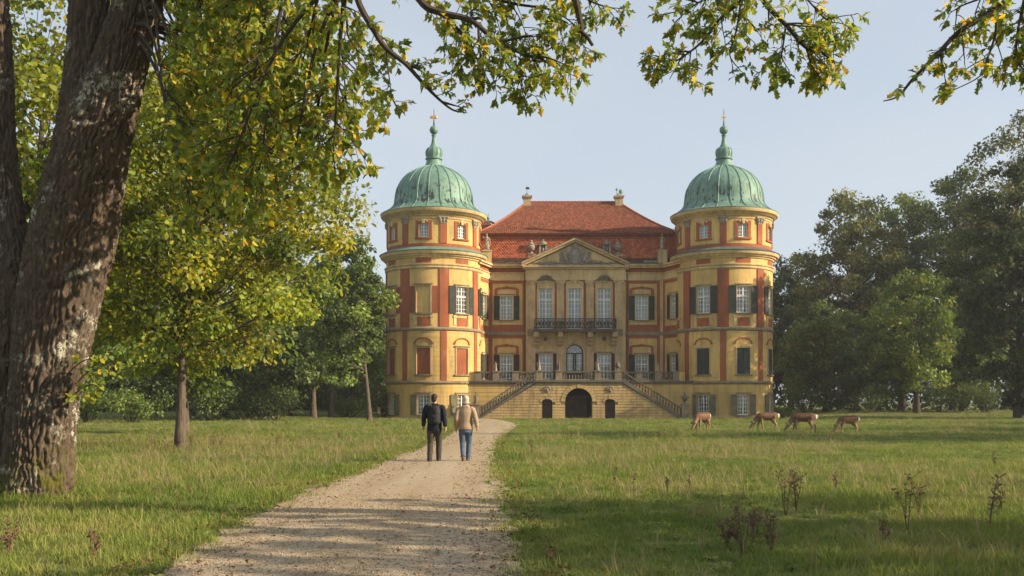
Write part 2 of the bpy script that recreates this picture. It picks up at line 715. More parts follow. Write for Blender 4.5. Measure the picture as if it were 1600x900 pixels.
def window(M, uc, zb, zt, w, shut='open', sw=None, curtain=True, cols=4, rows=6, smat='shutter', surround='buff', sill=True,
           jamb=0.13, transom=0.62, frame='white', arch=False, label=None):
    mb = MB()
    a, b = uc - w / 2, uc + w / 2
    if jamb > 0:
        mb.slab(M, a - jamb, a, zb, zt + jamb, -0.02, 0.05)
        mb.slab(M, b, b + jamb, zb, zt + jamb, -0.02, 0.05)
        mb.slab(M, a, b, zt, zt + jamb, -0.02, 0.05)
    else:
        mb.slab(M, a, a + 0.04, zb, zt, -0.25, 0.012)
    win = obj('window', mb, M_[surround], palace)
    if label:
        win['label'] = label
    if sill:
        s = MB().slab(M, a - jamb - 0.08, b + jamb + 0.08, zb - 0.13, zb, -0.1, 0.15)
        obj('sill', s, M_['stone'], win)
        s = MB().slab(M, a - jamb - 0.06, b + jamb + 0.06, zt + jamb, zt + jamb + 0.09, 0, 0.13)
        obj('hood', s, M_['stone'], win)
    # casement frame with glazing bars
    fm = MB()
    d0, d1 = -0.22, -0.15
    fm.slab(M, a, a + 0.08, zb, zt, d0, d1)
    fm.slab(M, b - 0.08, b, zb, zt, d0, d1)
    fm.slab(M, a + 0.08, b - 0.08, zb, zb + 0.09, d0, d1)
    fm.slab(M, a + 0.08, b - 0.08, zt - 0.08, zt, d0, d1)
    fm.slab(M, uc - 0.06, uc + 0.06, zb + 0.09, zt - 0.08, d0, d1 + 0.01)
    ztr = zb + (zt - zb) * transom
    if transom:
        fm.slab(M, a + 0.08, uc - 0.06, ztr - 0.05, ztr + 0.05, d0, d1)
        fm.slab(M, uc + 0.06, b - 0.08, ztr - 0.05, ztr + 0.05, d0, d1)
    e0, e1 = -0.205, -0.165
    for i in range(1, cols):
        if cols % 2 == 0 and i == cols // 2:
            continue
        u = a + w * i / cols
        fm.slab(M, u - 0.022, u + 0.022, zb + 0.09, zt - 0.08, e0, e1)
    for i in range(1, rows):
        z = zb + (zt - zb) * i / rows
        if transom and abs(z - ztr) < 0.12:
            continue
        fm.slab(M, a + 0.08, uc - 0.06, z - 0.02, z + 0.02, e0 + 0.003, e1 - 0.003)
        fm.slab(M, uc + 0.06, b - 0.08, z - 0.02, z + 0.02, e0 + 0.003, e1 - 0.003)
    obj('frame', fm, M_[frame], win)
    for ua, ub in ((a + 0.02, uc), (uc, b - 0.02)):
        g = MB().slab(M, ua, ub, zb + 0.02, zt - 0.02, -0.192, -0.188)
        obj('pane', g, M_['glass'], win)
    if curtain:
        obj('curtain', curtain_mb(M, uc, zb, zt, w, gap=0.0 if curtain is True else curtain), M_['curtain'], win)
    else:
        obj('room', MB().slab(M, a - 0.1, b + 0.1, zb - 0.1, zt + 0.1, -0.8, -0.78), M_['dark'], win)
    if shut == 'open':
        sw = sw or w * 0.5
        for ua, ub in ((a - jamb * 0.6 - sw, a - jamb * 0.6), (b + jamb * 0.6, b + jamb * 0.6 + sw)):
            obj('shutter', shutter_mb(M, ua, ub, zb - 0.02, zt + 0.04), M_[smat], win)
    return win


def closed_window(M, uc, zb, zt, w, smat='shutter'):
    a, b = uc - w / 2, uc + w / 2
    mb = MB()
    j = 0.13
    mb.slab(M, a - j, a, zb, zt + j, -0.02, 0.05)
    mb.slab(M, b, b + j, zb, zt + j, -0.02, 0.05)
    mb.slab(M, a, b, zt, zt + j, -0.02, 0.05)
    win = obj('window', mb, M_['buff'], palace)
    obj('sill', MB().slab(M, a - j - 0.08, b + j + 0.08, zb - 0.13, zb, -0.1, 0.15), M_['stone'], win)
    for ua, ub in ((a + 0.01, uc - 0.012), (uc + 0.012, b - 0.01)):
        obj('shutter', shutter_mb(M, ua, ub, zb + 0.01, zt - 0.01, -0.06, -0.01), M_[smat], win)
    return win


def blind_window(M, uc, zb, zt, w, fill, sidepanels=False):
    a, b = uc - w / 2, uc + w / 2
    mb = MB()
    j = 0.13
    mb.slab(M, a - j, a, zb, zt + j, -0.02, 0.06)
    mb.slab(M, b, b + j, zb, zt + j, -0.02, 0.06)
    mb.slab(M, a, b, zt, zt + j, -0.02, 0.06)
    win = obj('blind_window', mb, M_['buff'], palace)
    obj('sill', MB().slab(M, a - j - 0.1, b + j + 0.1, zb - 0.13, zb, -0.1, 0.17), M_['stone'], win)
    obj('hood', MB().slab(M, a - j - 0.08, b + j + 0.08, zt + j, zt + j + 0.1, 0, 0.15), M_['stone'], win)
    obj('infill', MB().slab(M, a, b, zb, zt, -0.2, -0.06), M_[fill], win)
    if sidepanels:
        for ua, ub in ((a - j - 0.62, a - j - 0.02), (b + j + 0.02, b + j + 0.62)):
            obj('painted_shutter', shutter_mb(M, ua, ub, zb, zt, 0.0, 0.045), M_['red'], win)
    return win


def rib_tube(prof, cx, cy, ang, r=0.055):
    pts = [(cx + (pr + 0.02) * math.cos(ang), cy + (pr + 0.02) * math.sin(ang), pz) for pr, pz in prof]
    return MB().tube(pts, r, 5)


BAY = math.radians(47.5)


def tower(cx, cy, R, first_deg, kinds):
    """kinds: list per bay index -> (attic, main, first, basement)"""
    phi0 = math.atan2(-cy, -cx)
    M = Cyl(cx, cy, R, phi0)
    Ra = R - 0.12
    MA = Cyl(cx, cy, Ra, phi0)
    idx = sorted(kinds)
    uM = {k: R * (math.radians(first_deg) + BAY * k) for k in idx}
    uA = {k: Ra * (math.radians(first_deg) + BAY * k) for k in idx}
    half = R * BAY / 2
    ops, opsA = [], []
    for k in idx:
        ka, km, kf, kb = kinds[k]
        if km:
            ops.append((uM[k] - 0.68, uM[k] + 0.68, 10.15, 12.73))
        if kf:
            ops.append((uM[k] - 0.66, uM[k] + 0.66, 4.25, 6.78))
        if kb:
            ops.append((uM[k] - 0.58, uM[k] + 0.58, 0.36, 2.28))
        if ka:
            opsA.append((uA[k] - 0.5, uA[k] + 0.5, 17.42, 18.72))
    full = PI * R
    gro = [z for z in np.arange(0.42, 3.1, 0.42)] + [z for z in np.arange(4.1, 8.3, 0.46)]
    obj('tower_wall', wall(M, -full, full, -0.3, 15.5, ops, 0.4, gro, 0.045, 0.022), M_['yellow'], palace, 30)
    fa = PI * Ra
    obj('attic_wall', wall(MA, -fa, fa, 15.4, 19.8, opsA, 0.35), M_['yellow'], palace, 30)

    def ring(name, prof, m, n=96):
        return obj(name, MB().lathe(prof, n, (cx, cy, 0), cap=False), M_[m], palace, 35)
    ring('plinth', [(R - .05, -0.3), (R + .07, -0.3), (R + .07, 0.22), (R + .04, 0.28), (R - .05, 0.28)], 'ash')
    ring('string_course', [(R - .05, 3.28), (R + .05, 3.3), (R + .16, 3.42), (R + .16, 3.55), (R + .06, 3.62), (R - .05, 3.64)], 'stone')
    ring('string_course', [(R - .05, 8.42), (R + .05, 8.44), (R + .13, 8.52), (R + .15, 8.66), (R + .05, 8.78), (R - .05, 8.8)], 'stone')
    ring('moulding', [(R - .05, 14.38), (R + .06, 14.4), (R + .14, 14.5), (R + .14, 14.62), (R + .05, 14.66), (R + .18, 14.74), (R + .2, 14.84), (R - .05, 14.9)], 'cream')
    ring('cornice', [(R - .05, 15.42), (R + .12, 15.45), (R + .16, 15.58), (R + .3, 15.62), (R + .36, 15.74), (R + .52, 15.8), (R + .6, 15.96), (R + .62, 16.08), (R - .2, 16.1)], 'cream')
    ring('cornice_flashing', [(R + .68, 16.09), (R + .70, 16.14), (R + .3, 16.34), (R - .02, 16.5), (R - .2, 16.5)], 'darkroof' if cx > 0 else 'copper')
    ring('attic_plinth', [(Ra - .05, 16.4), (Ra + .05, 16.4), (Ra + .05, 16.82), (Ra - .05, 16.84)], 'red')
    ring('attic_frieze', [(Ra - .05, 19.2), (Ra + .07, 19.22), (Ra + .09, 19.34), (Ra - .05, 19.36)], 'cream')
    ring('attic_cornice', [(Ra - .05, 19.44), (Ra + .1, 19.47), (Ra + .16, 19.6), (Ra + .34, 19.66), (Ra + .46, 19.82), (Ra + .6, 19.88), (Ra + .68, 20.04), (Ra + .70, 20.16), (Ra - .3, 20.18)], 'cream')

    for k in idx:
        ka, km, kf, kb = kinds[k]
        u = uM[k]
        if km == 'win':
            window(M, u, 10.15, 12.73, 1.36, 'open', 0.68, True, 4, 6)
        elif km == 'lit':
            window(M, u, 10.15, 12.73, 1.36, 'open', 0.68, 0.7, 4, 6)
        elif km == 'dark':
            window(M, u, 10.15, 12.73, 1.36, 'open', 0.68, False, 4, 6)
        elif km == 'blind':
            blind_window(M, u, 10.15, 12.73, 1.36, 'yellow', True)
        # apron under the main window
        obj('apron_panel', MB().slab(M, u - 0.62, u + 0.62, 8.9, 9.72, -0.01, 0.03), M_['red'], palace)
        for s in (-1, 1):
            mb = MB()
            mb.slab(M, u + s * 0.84 - 0.13, u + s * 0.84 + 0.13, 9.0, 9.9, 0, 0.06)
            mb.slab(M, u + s * 0.84 - 0.17, u + s * 0.84 + 0.17, 9.72, 9.95, 0, 0.1)
            obj('console', mb, M_['cream'], palace)
        if kf == 'win':
            window(M, u, 4.25, 6.78, 1.32, None, None, True)
        elif kf == 'shut':
            closed_window(M, u, 4.25, 6.78, 1.32)
        elif kf == 'blind':
            blind_window(M, u, 4.25, 6.78, 1.32, 'red')
        mb = MB()
        arch_band(mb, M, u, 7.25, 0.78, 0.42, 0.13, 0, 0.07, 12)
        mb.slab(M, u - 1.0, u - 0.78, 7.15, 7.27, 0, 0.072)
        mb.slab(M, u + 0.78, u + 1.0, 7.15, 7.27, 0, 0.072)
        obj('arch_moulding', mb, M_['red'], palace)
        if kb:
            window(M, u, 0.36, 2.28, 1.16, 'open', 0.62, False, 4, 5, 'oldshutter', sill=True, transom=0)
        ua = uA[k]
        if ka:
            window(MA, ua, 17.42, 18.72, 1.0, None, None, True, 4, 4, surround='red', sill=False, jamb=0.3, transom=0)
            obj('sill', MB().slab(MA, ua - 0.86, ua + 0.86, 17.22, 17.38, 0, 0.14), M_['red'], palace)
            mb = MB()
            arch_band(mb, MA, ua, 18.86, 0.3, 0.2, 0.12, 0.05, 0.12, 8)
            mb.poly(MA, [(ua - 0.12, 18.7), (ua + 0.12, 18.7), (ua + 0.17, 19.18), (ua - 0.17, 19.18)], 0.05, 0.16)
            obj('keystone', mb, M_['cream'], palace)
        # frieze field
        obj('frieze_panel', MB().slab(M, u - 0.75, u + 0.75, 14.95, 15.4, -0.01, 0.025), M_['red'], palace)
        # strips at the bay edge
        for s in ((-1, 1) if k == idx[0] else (1,)):
            us = u + s * half
            obj('pilaster_strip', MB().slab(M, us - 0.55, us + 0.55, 8.8, 14.38, -0.01, 0.025), M_['red'], palace)
            obj('pilaster_strip', MB().slab(M, us - 0.42, us + 0.42, 8.8, 14.375, 0.03, 0.07), M_['red'], palace)
            obj('pilaster_strip', MB().slab(M, us - 0.29, us + 0.29, 3.64, 8.42, -0.01, 0.05), M_['red'], palace)
            uq = ua + s * Ra * BAY / 2
            obj('pilaster_strip', MB().slab(MA, uq - 0.32, uq + 0.32, 16.84, 18.72, -0.01, 0.1), M_['red'], palace)
            mb = MB()
            mb.slab(MA, uq - 0.34, uq + 0.34, 18.722, 18.8, 0, 0.14)
            mb.poly(MA, [(uq - 0.33, 18.8), (uq + 0.33, 18.8), (uq + 0.47, 19.3), (uq - 0.47, 19.3)], 0, 0.18)
            mb.slab(MA, uq - 0.5, uq + 0.5, 19.3, 19.42, 0, 0.22)
            for q in (-0.28, 0, 0.28):
                mb.ball(MA(uq + q, 19.0, 0.18), (0.1, 0.1, 0.16), 6, 5)
                mb.ball(MA(uq + q * 1.3, 19.22, 0.2), (0.09, 0.09, 0.07), 6, 5)
            obj('capital', mb, M_['statue'] if s > 0 else M_['stone'], palace)
    # dome
    prof = [(5.34, 20.17), (5.36, 20.23), (5.1, 20.33), (4.75, 20.5), (4.36, 20.78), (4.08, 21.1), (3.92, 21.5), (3.86, 22.0), (3.81, 22.45), (3.68, 22.95),
            (3.44, 23.45), (3.12, 23.88), (2.7, 24.28), (2.22, 24.62), (1.72, 24.86), (1.32, 25.02), (1.02, 25.18)]
    dome = obj('dome', MB().lathe(prof, 80, (cx, cy, 0), cap=False), M_['copper'], palace, 60)
    for i in range(22):
        obj('rib', rib_tube(prof[2:], cx, cy, 2 * PI * (i + 0.3) / 22), M_['copper'], dome, 60)
    lp = [(1.14, 25.16), (0.98, 25.4), (0.86, 25.7), (0.82, 25.88), (0.96, 25.92), (0.98, 26.02), (0.84, 26.06), (0.84, 26.2), (0.9, 26.4), (0.92, 26.65),
          (0.86, 26.88), (0.7, 27.08), (0.5, 27.18), (0.5, 27.25), (0.4, 27.34), (0.3, 27.6), (0.23, 27.95), (0.2, 28.25), (0.28, 28.32), (0.28, 28.4), (0.18, 28.44)]
    lp = [(r_ * 0.88, z_) for r_, z_ in lp]
    lan = obj('lantern', MB().lathe(lp, 28, (cx, cy, 0), cap=False), M_['copper'], palace, 60)
    for i in range(12):
        obj('rib', rib_tube(lp[7:12], cx, cy, 2 * PI * i / 12, 0.035), M_['copper'], lan, 60)
    fin = MB().ball((cx, cy, 28.9), 0.44, 18, 12)
    fin = obj('finial', fin, M_['copper'], palace, True)
    obj('pole', MB().tube([(cx, cy, 29.3), (cx, cy, 29.9), (cx, cy, 31.0)], [0.1, 0.05, 0.025], 8), M_['iron'], fin)
    v = MB()
    if cx > 0:
        v.box(cx - 0.22, cx + 0.22, cy - 0.03, cy + 0.03, 30.12, 30.24)
        v.box(cx - 0.05, cx + 0.05, cy - 0.04, cy + 0.04, 29.75, 30.5)
    else:
        v.ball((cx - 0.22, cy, 30.2), (0.2, 0.06, 0.16), 10, 6)
        v.ball((cx + 0.18, cy, 30.2), (0.16, 0.06, 0.2), 10, 6)
        v.box(cx - 0.06, cx + 0.06, cy - 0.06, cy + 0.06, 30.0, 30.5)
    obj('vane', v, M_['gold'], fin)
    return M


TL = (PX(678, 100), 100.0)
TR = (PX(1131, 100), 100.0)
RT = 4.75
MTL = tower(*TL, RT, -12.3, {-2: ('w', None, None, None), -1: ('w', 'blind', 'blind', 'w'), 0: ('w', 'blind', 'blind', 'w'), 1: ('w', 'dark', 'blind', 'w'),
                             2: ('w', 'dark', None, None), 3: ('w', None, None, None)})
MTR = tower(*TR, RT, -24.5, {-2: (None, None, None, None), -1: ('w', None, None, None), 0: ('w', 'win', 'shut', 'w'), 1: ('w', 'lit', 'shut', 'w'),
                             2: ('w', 'win', 'shut', 'w'), 3: ('w', None, None, None)})

# ------------------------------------------------------------------ central block
YF = 102.0
M0 = Flat(0, YF)
ZF = lambda py: PZ(py, YF)
UF = lambda px: PX(px, YF)
XL, XR = UF(765), UF(1036)
ops0 = []
bays = [(UF(765), UF(821), UF(791.7)), (UF(978.5), UF(1031), UF(1002.6))]
for a, b, uc in bays:
    ops0 += [(uc - 0.64, uc + 0.64, 10.02, 12.42), (uc - 0.64, uc + 0.64, 3.95, 6.40)]
obj('facade_wall', wall(M0, XL, XR, -0.2, 15.3, ops0, 0.4), M_['yellow'], palace)


def red_frame(M, uc, a, b, zb, zt, top, ta, archw, arch_z0, arch_top, base):
    """red field with a yellow middle: four strips, plus the shaped red head over the window"""
    for r in ((a, b, top, top + 0.3), (a, b, base, ta), (a, a + 0.3, ta, top), (b - 0.3, b, ta, top)):
        obj('red_panel', MB().slab(M, r[0], r[1], r[2], r[3], -0.01, 0.03), M_['red'], palace)
    mb = MB()
    w = 0.3
    mb.slab(M, uc - archw, uc - archw + w, arch_z0, arch_top - 0.3, -0.01, 0.045)
    mb.slab(M, uc + archw - w, uc + archw, arch_z0, arch_top - 0.3, -0.01, 0.045)
    n = 10
    A = [(uc + (archw - w) * math.cos(PI * i / n), arch_top - 0.3 + 0.1 * math.sin(PI * i / n) - 0.0) for i in range(n + 1)]
    B = [(uc + archw * math.cos(PI * i / n), arch_top - 0.3 + 0.34 * math.sin(PI * i / n) ** 0.7) for i in range(n + 1)]
    for i in range(n):
        mb.poly(M, [A[i], B[i], B[i + 1], A[i + 1]], -0.01, 0.045)
    mb.ball(M(uc, arch_top + 0.02, 0.04), (0.16, 0.06, 0.1), 8, 5)
    obj('window_head', mb, M_['red'], palace)


for a, b, uc in bays:
    red_frame(M0, uc, a, b, 10.02, 12.42, 13.72, 9.5, 1.25, 12.5, 13.35, 8.78)
    red_frame(M0, uc, a, b, 4.0, 6.40, 8.1, 3.62, 1.25, 6.45, 7.45, 3.6)
    window(M0, uc, 10.02, 12.42, 1.28, 'open', 0.58, True, 4, 6, surround='cream')
    window(M0, uc, 3.95, 6.40, 1.28, 'open', 0.58, 0.5 if uc < 3 else True, 4, 6, smat='brown' if uc < 3 else 'shutter', surround='cream')
    mb = MB()
    mb.poly(M0, [(uc - 0.8, 12.66), (uc + 0.8, 12.66), (uc + 0.55, 12.9), (uc + 0.12, 13.12), (uc - 0.12, 13.12), (uc - 0.55, 12.9)], 0, 0.05)
    obj('tympanum', mb, M_['cream'], palace)
    obj('apron_panel', MB().slab(M0, uc - 1.1, uc + 1.1, 9.5, 9.72, 0, 0.05), M_['cream'], palace)

# slanting walls between facade and towers
DL = [(-3.4, 98.7), (XL, YF)]
DR = [(XR, YF), (17.05, 98.5)]
for (A, B), side in ((DL, 0), (DR, 1)):
    ang = math.atan2(B[1] - A[1], B[0] - A[0])
    Lw = math.hypot(B[0] - A[0], B[1] - A[1])
    Md = Flat(A[0], A[1], ang)
    uc = Lw * (0.5 if side else 0.52)
    obj('facade_wall', wall(Md, 0, Lw, -0.2, 15.3, [(uc - 0.5, uc + 0.5, 10.02, 12.42), (uc - 0.5, uc + 0.5, 3.95, 6.4)], 0.35), M_['yellow'], palace)
    for zb, zt in ((10.02, 12.42), (3.95, 6.4)):
        window(Md, uc, zb, zt, 1.0, 'open', 0.45, False, 4, 6, surround='cream')
    for z0, z1 in ((8.78, 14.0), (3.6, 8.4)):
        for r in ((0.05, 0.35, z0, z1), (Lw - 0.35, Lw - 0.05, z0, z1), (0.35, Lw - 0.35, z1 - 0.3, z1), (0.35, Lw - 0.35, z0, z0 + 0.55)):
            obj('red_panel', MB().slab(Md, *r, -0.01, 0.03), M_['red'], palace)
    sections = [('string_course', 8.45, 8.75, 0.12, 'stone'), ('moulding', 14.1, 14.3, 0.1, 'cream'), ('moulding', 14.3, 14.75, 0.06, 'cream'),
                ('moulding', 14.75, 14.85, 0.14, 'cream'), ('frieze', 14.85, 15.3, 0.03, 'red'), ('cornice', 15.3, 15.5, 0.35, 'cream'), ('cornice', 15.5, 15.68, 0.5, 'cream')]
    for nm, z0, z1, d, mm in sections:
        obj(nm, MB().slab(Md, -0.3, Lw + (0.0 if side else 0.1), z0, z1, -0.2, d), M_[mm], palace)

# horizontal courses of the facade left and right of the middle
UC0, UC1 = PX(822, 101.4), PX(976.5, 101.4)
for a, b in ((XL + 0.02, UC0), (UC1, XR - 0.02)):
    for nm, z0, z1, d, mm in [('string_course', 8.45, 8.78, 0.14, 'stone'), ('moulding', 14.03, 14.3, 0.1, 'cream'), ('moulding', 14.3, 14.75, 0.06, 'cream'),
                              ('moulding', 14.75, 14.85, 0.16, 'cream'), ('frieze', 14.85, 15.3, 0.03, 'red'), ('cornice', 15.3, 15.5, 0.4, 'cream'),
                              ('cornice', 15.5, 15.7, 0.58, 'cream')]:
        obj(nm, MB().slab(M0, a, b, z0, z1, -0.2, d), M_[mm], palace)
    for u in ((a + 0.0, b) if a < 3 else (a, b)):
        pass
for u0, u1 in ((UF(757), UF(764.6)), (UF(1031.3), UF(1038.5))):
    for z0, z1 in ((3.6, 8.45), (8.78, 14.03)):
        obj('pilaster_strip', MB().slab(M0, u0, u1, z0, z1, -0.1, 0.06), M_['cream'], palace)
# rain pipes
for u in (UF(822) - 0.16, UF(977) + 0.2):
    obj('rain_pipe', MB().tube([M0(u, 3.6, 0.1), M0(u, 15.3, 0.1)], 0.055, 8), M_['dstone'], palace)

# ------------------------------------------------------------------ middle bay with pediment
Y1 = 101.4
M1 = Flat(0, Y1)
Z1 = lambda py: PZ(py, Y1)
U1 = lambda px: PX(px, Y1)
wc = [U1(852.8), U1(898), U1(943.8)]
ops1 = [(u - 0.68, u + 0.68, 9.03, 13.16) for u in wc] + [(wc[0] - 0.68, wc[0] + 0.68, 3.95, 6.5), (wc[2] - 0.68, wc[2] + 0.68, 3.95, 6.5)]
dc, dw, dsp, dtop = U1(898), 0.88, 6.6, 7.47
ops1.append((dc - dw, dc + dw, 3.6, dtop))
obj('facade_wall', wall(M1, UC0, UC1, -0.2, 14.1, ops1, 0.45), M_['cream'], palace)
for u, s in ((UC0, 1), (UC1, -1)):
    obj('wall_return', MB().box(u - (0 if s > 0 else 0.02), u + (0.02 if s > 0 else 0), Y1 + 0.003, YF + 0.1, -0.2, 15.3), M_['cream'], palace)
# round head of the door opening
mb = MB()
A = arc_pts(dc, dsp, dw, dtop - dsp, 16)
for i in range(16):
    (ua, za), (ub, zb_) = A[i], A[i + 1]
    mb.add([M1(ua, za, 0), M1(ua, dtop, 0), M1(ub, dtop, 0), M1(ub, zb_, 0)], [(0, 1, 2, 3)])
    mb.add([M1(ua, za, 0), M1(ub, zb_, 0), M1(ub, zb_, -0.45), M1(ua, za, -0.45)], [(0, 1, 2, 3)])
obj('door_spandrel', mb, M_['cream'], palace)
for i, u in enumerate(wc):
    window(M1, u, 9.03, 13.16, 1.36, None, None, True, 4, 8, surround='cream', jamb=0.2, transom=0.72, sill=False)
    mb = MB()
    arch_band(mb, M1, u, 13.4, 0.72, 0.42, 0.2, 0, 0.12, 12)
    mb.poly(M1, arc_pts(u, 13.37, 0.72, 0.42, 12), 0, 0.05)
    mb.poly(M1, [(u - 0.1, 13.6), (u + 0.1, 13.6), (u + 0.16, 14.0), (u - 0.16, 14.0)], 0, 0.2)
    obj('window_pediment', mb, M_['cream'], palace)
    for s in (-1, 1):
        obj('red_panel', MB().slab(M1, u + s * 1.02 - 0.11, u + s * 1.02 + 0.11, 9.0, 13.95, -0.01, 0.02), M_['red'], palace)
    if i != 1:
        mb = MB()
        for q in range(-3, 4):
            mb.ball(M1(u + q * 0.16, 14.16 + 0.16 * math.cos(q * 0.5), 0.3), (0.12, 0.1, 0.2), 6, 5)
        mb.slab(M1, u - 0.75, u + 0.75, 14.0, 14.12, 0.1, 0.36)
        obj('shell_ornament', mb, M_['dstone'], palace)
        w2 = window(M1, u, 3.95, 6.5, 1.36, 'open', 0.36, True, 4, 6, surround='buff', smat='brown')
        mb = MB()
        arch_band(mb, M1, u, 6.95, 0.72, 0.62, 0.12, 0, 0.06, 14)
        obj('arch_moulding', mb, M_['buff'], palace)
        obj('lunette', MB().poly(M1, arc_pts(u, 6.95, 0.72, 0.62, 14), 0, 0.03), M_['yellow'], palace)
        mb = MB().ball(M1(u, 8.02, 0.06), (0.2, 0.1, 0.2), 10, 7)
        mb.ball(M1(u, 8.14, 0.1), (0.12, 0.1, 0.1), 8, 6)
        obj('mask_ornament', mb, M_['dstone'] if i else M_['red'], palace)
        for s in (-1, 1):
            obj('red_panel', MB().slab(M1, u + s * 1.3 - 0.09, u + s * 1.3 + 0.09, 3.7, 8.3, -0.01, 0.02), M_['red'], palace)
# entrance door with fanlight
mb = MB()
arch_band(mb, M1, dc, dsp, dw, dtop - dsp, 0.2, -0.02, 0.08, 16)
mb.slab(M1, dc - dw - 0.2, dc - dw, 3.6, dsp, -0.02, 0.08)
mb.slab(M1, dc + dw, dc + dw + 0.2, 3.6, dsp, -0.02, 0.08)
mb.poly(M1, [(dc - 0.13, dtop), (dc + 0.13, dtop), (dc + 0.2, dtop + 0.5), (dc - 0.2, dtop + 0.5)], 0.08, 0.18)
door = obj('door', mb, M_['buff'], palace)
fm = MB()
arch_band(fm, M1, dc, dsp, dw - 0.1, dtop - dsp - 0.1, 0.1, -0.3, -0.2, 16)
fm.slab(M1, dc - dw, dc + dw, dsp - 0.1, dsp, -0.3, -0.18)
for u in (dc - dw + 0.06, dc - 0.1, dc + 0.1, dc + dw - 0.06):
    fm.slab(M1, u - 0.07, u + 0.07, 3.6, dsp - 0.1, -0.3, -0.2)
for z in (3.65, 4.4):
    fm.slab(M1, dc - dw + 0.13, dc - 0.17, z, z + 0.12, -0.3, -0.21)
    fm.slab(M1, dc + 0.17, dc + dw - 0.13, z, z + 0.12, -0.3, -0.21)
obj('frame', fm, M_['shutter'], door)
fm = MB()
for k in range(1, 6):
    a = PI * k / 6
    fm.tube([M1(dc, dsp, -0.25), M1(dc + (dw - 0.1) * math.cos(a), dsp + (dtop - dsp - 0.1) * math.sin(a), -0.25)], 0.018, 5)
for s in (-1, 1):
    for z in (4.95, 5.5, 6.05):
        fm.slab(M1, dc + s * 0.49 - 0.32, dc + s * 0.49 + 0.32, z - 0.02, z + 0.02, -0.27, -0.24)
    fm.slab(M1, dc + s * 0.49 - 0.02, dc + s * 0.49 + 0.02, 4.52, dsp - 0.1, -0.271, -0.239)
obj('glazing_bar', fm, M_['white'], door)
obj('pane', MB().poly(M1, arc_pts(dc, dsp, dw - 0.05, dtop - dsp - 0.05, 14), -0.262, -0.258), M_['glass'], door)
obj('pane', MB().slab(M1, dc - dw, dc + dw, 4.45, dsp, -0.262, -0.258), M_['glass'], door)
obj('kick_panel', MB().slab(M1, dc - dw, dc + dw, 3.6, 4.45, -0.275, -0.255), M_['shutter'], door)
obj('curtain', curtain_mb(M1, dc, 4.3, 7.3, 1.6, -0.5), M_['curtain'], door)

# pilasters
for px in (830.7, 875.5, 921.8, 966.2):
    u = U1(px)
    for z0, z1, d in ((3.62, 8.4, 0.17), (9.0, 13.5, 0.2)):
        obj('pilaster', MB().slab(M1, u - 0.38, u + 0.38, z0, z1, -0.01, d), M_['buff'], palace)
    mb = MB().slab(M1, u - 0.46, u + 0.46, 8.4, 8.62, 0, 0.26)
    mb.slab(M1, u - 0.44, u + 0.44, 8.62, 9.0, 0, 0.23)
    obj('pilaster_base', mb, M_['stone'], palace)
    mb = MB().slab(M1, u - 0.4, u + 0.4, 13.5, 13.58, 0, 0.24)
    mb.poly(M1, [(u - 0.38, 13.58), (u + 0.38, 13.58), (u + 0.46, 13.88), (u - 0.46, 13.88)], 0, 0.26)
    mb.slab(M1, u - 0.52, u + 0.52, 13.88, 14.0, 0, 0.3)
    for s in (-1, 1):
        mb.ball(M1(u + s * 0.4, 13.76, 0.26), (0.15, 0.1, 0.13), 8, 6)
    obj('capital', mb, M_['buff'], palace)
ua, ub = UC0 - 0.05, UC1 + 0.05
for nm, z0, z1, d, mm in [('architrave', 14.0, 14.25, 0.26, 'cream'), ('frieze', 14.25, 15.1, 0.2, 'cream'), ('cornice', 15.1, 15.25, 0.38, 'cream'), ('cornice', 15.25, 15.45, 0.6, 'buff')]:
    e = 0.3 if nm == 'cornice' else 0.0
    obj(nm, MB().slab(M1, ua - e, ub + e, z0, z1, -0.5, d), M_[mm], palace)
# pediment
pc = U1(899) - 0.03
hwP = 5.35
z0p, zap = 15.45, 17.9
tym = obj('pediment', MB().poly(M1, [(pc - hwP + 0.3, z0p), (pc + hwP - 0.3, z0p), (pc, zap - 0.15)], -0.6, 0.02), M_['cream'], palace)
for s in (-1, 1):
    for t0, t1, d in ((0.0, 0.22, 0.34), (0.22, 0.42, 0.62)):
        sl = (zap - z0p) / hwP
        p0 = (pc + s * (hwP + 0.15), z0p - 0.05 + t0 - 0.02)
        pts = [(pc + s * (hwP + 0.1), z0p + t0), (pc + s * (hwP + 0.1), z0p + t1), (pc, zap + 0.05 + t1), (pc, zap + 0.05 + t0)]
        pts = [(u, z - 0.1) for u, z in pts]
        if s > 0:
            pass
        obj('raking_cornice', MB().poly(M1, pts, -0.6 + 0.001 * s, d + 0.002 * s), M_['cream' if t0 == 0 else 'buff'], tym)
    pts = [(pc + s * (hwP + 0.12), z0p + 0.32), (pc + s * (hwP + 0.12), z0p + 0.36), (pc, zap + 0.41), (pc, zap + 0.37)]
    obj('flashing', MB().poly(M1, pts, -0.6 + 0.001 * s, 0.66 + 0.002 * s), M_['darkroof'], tym)
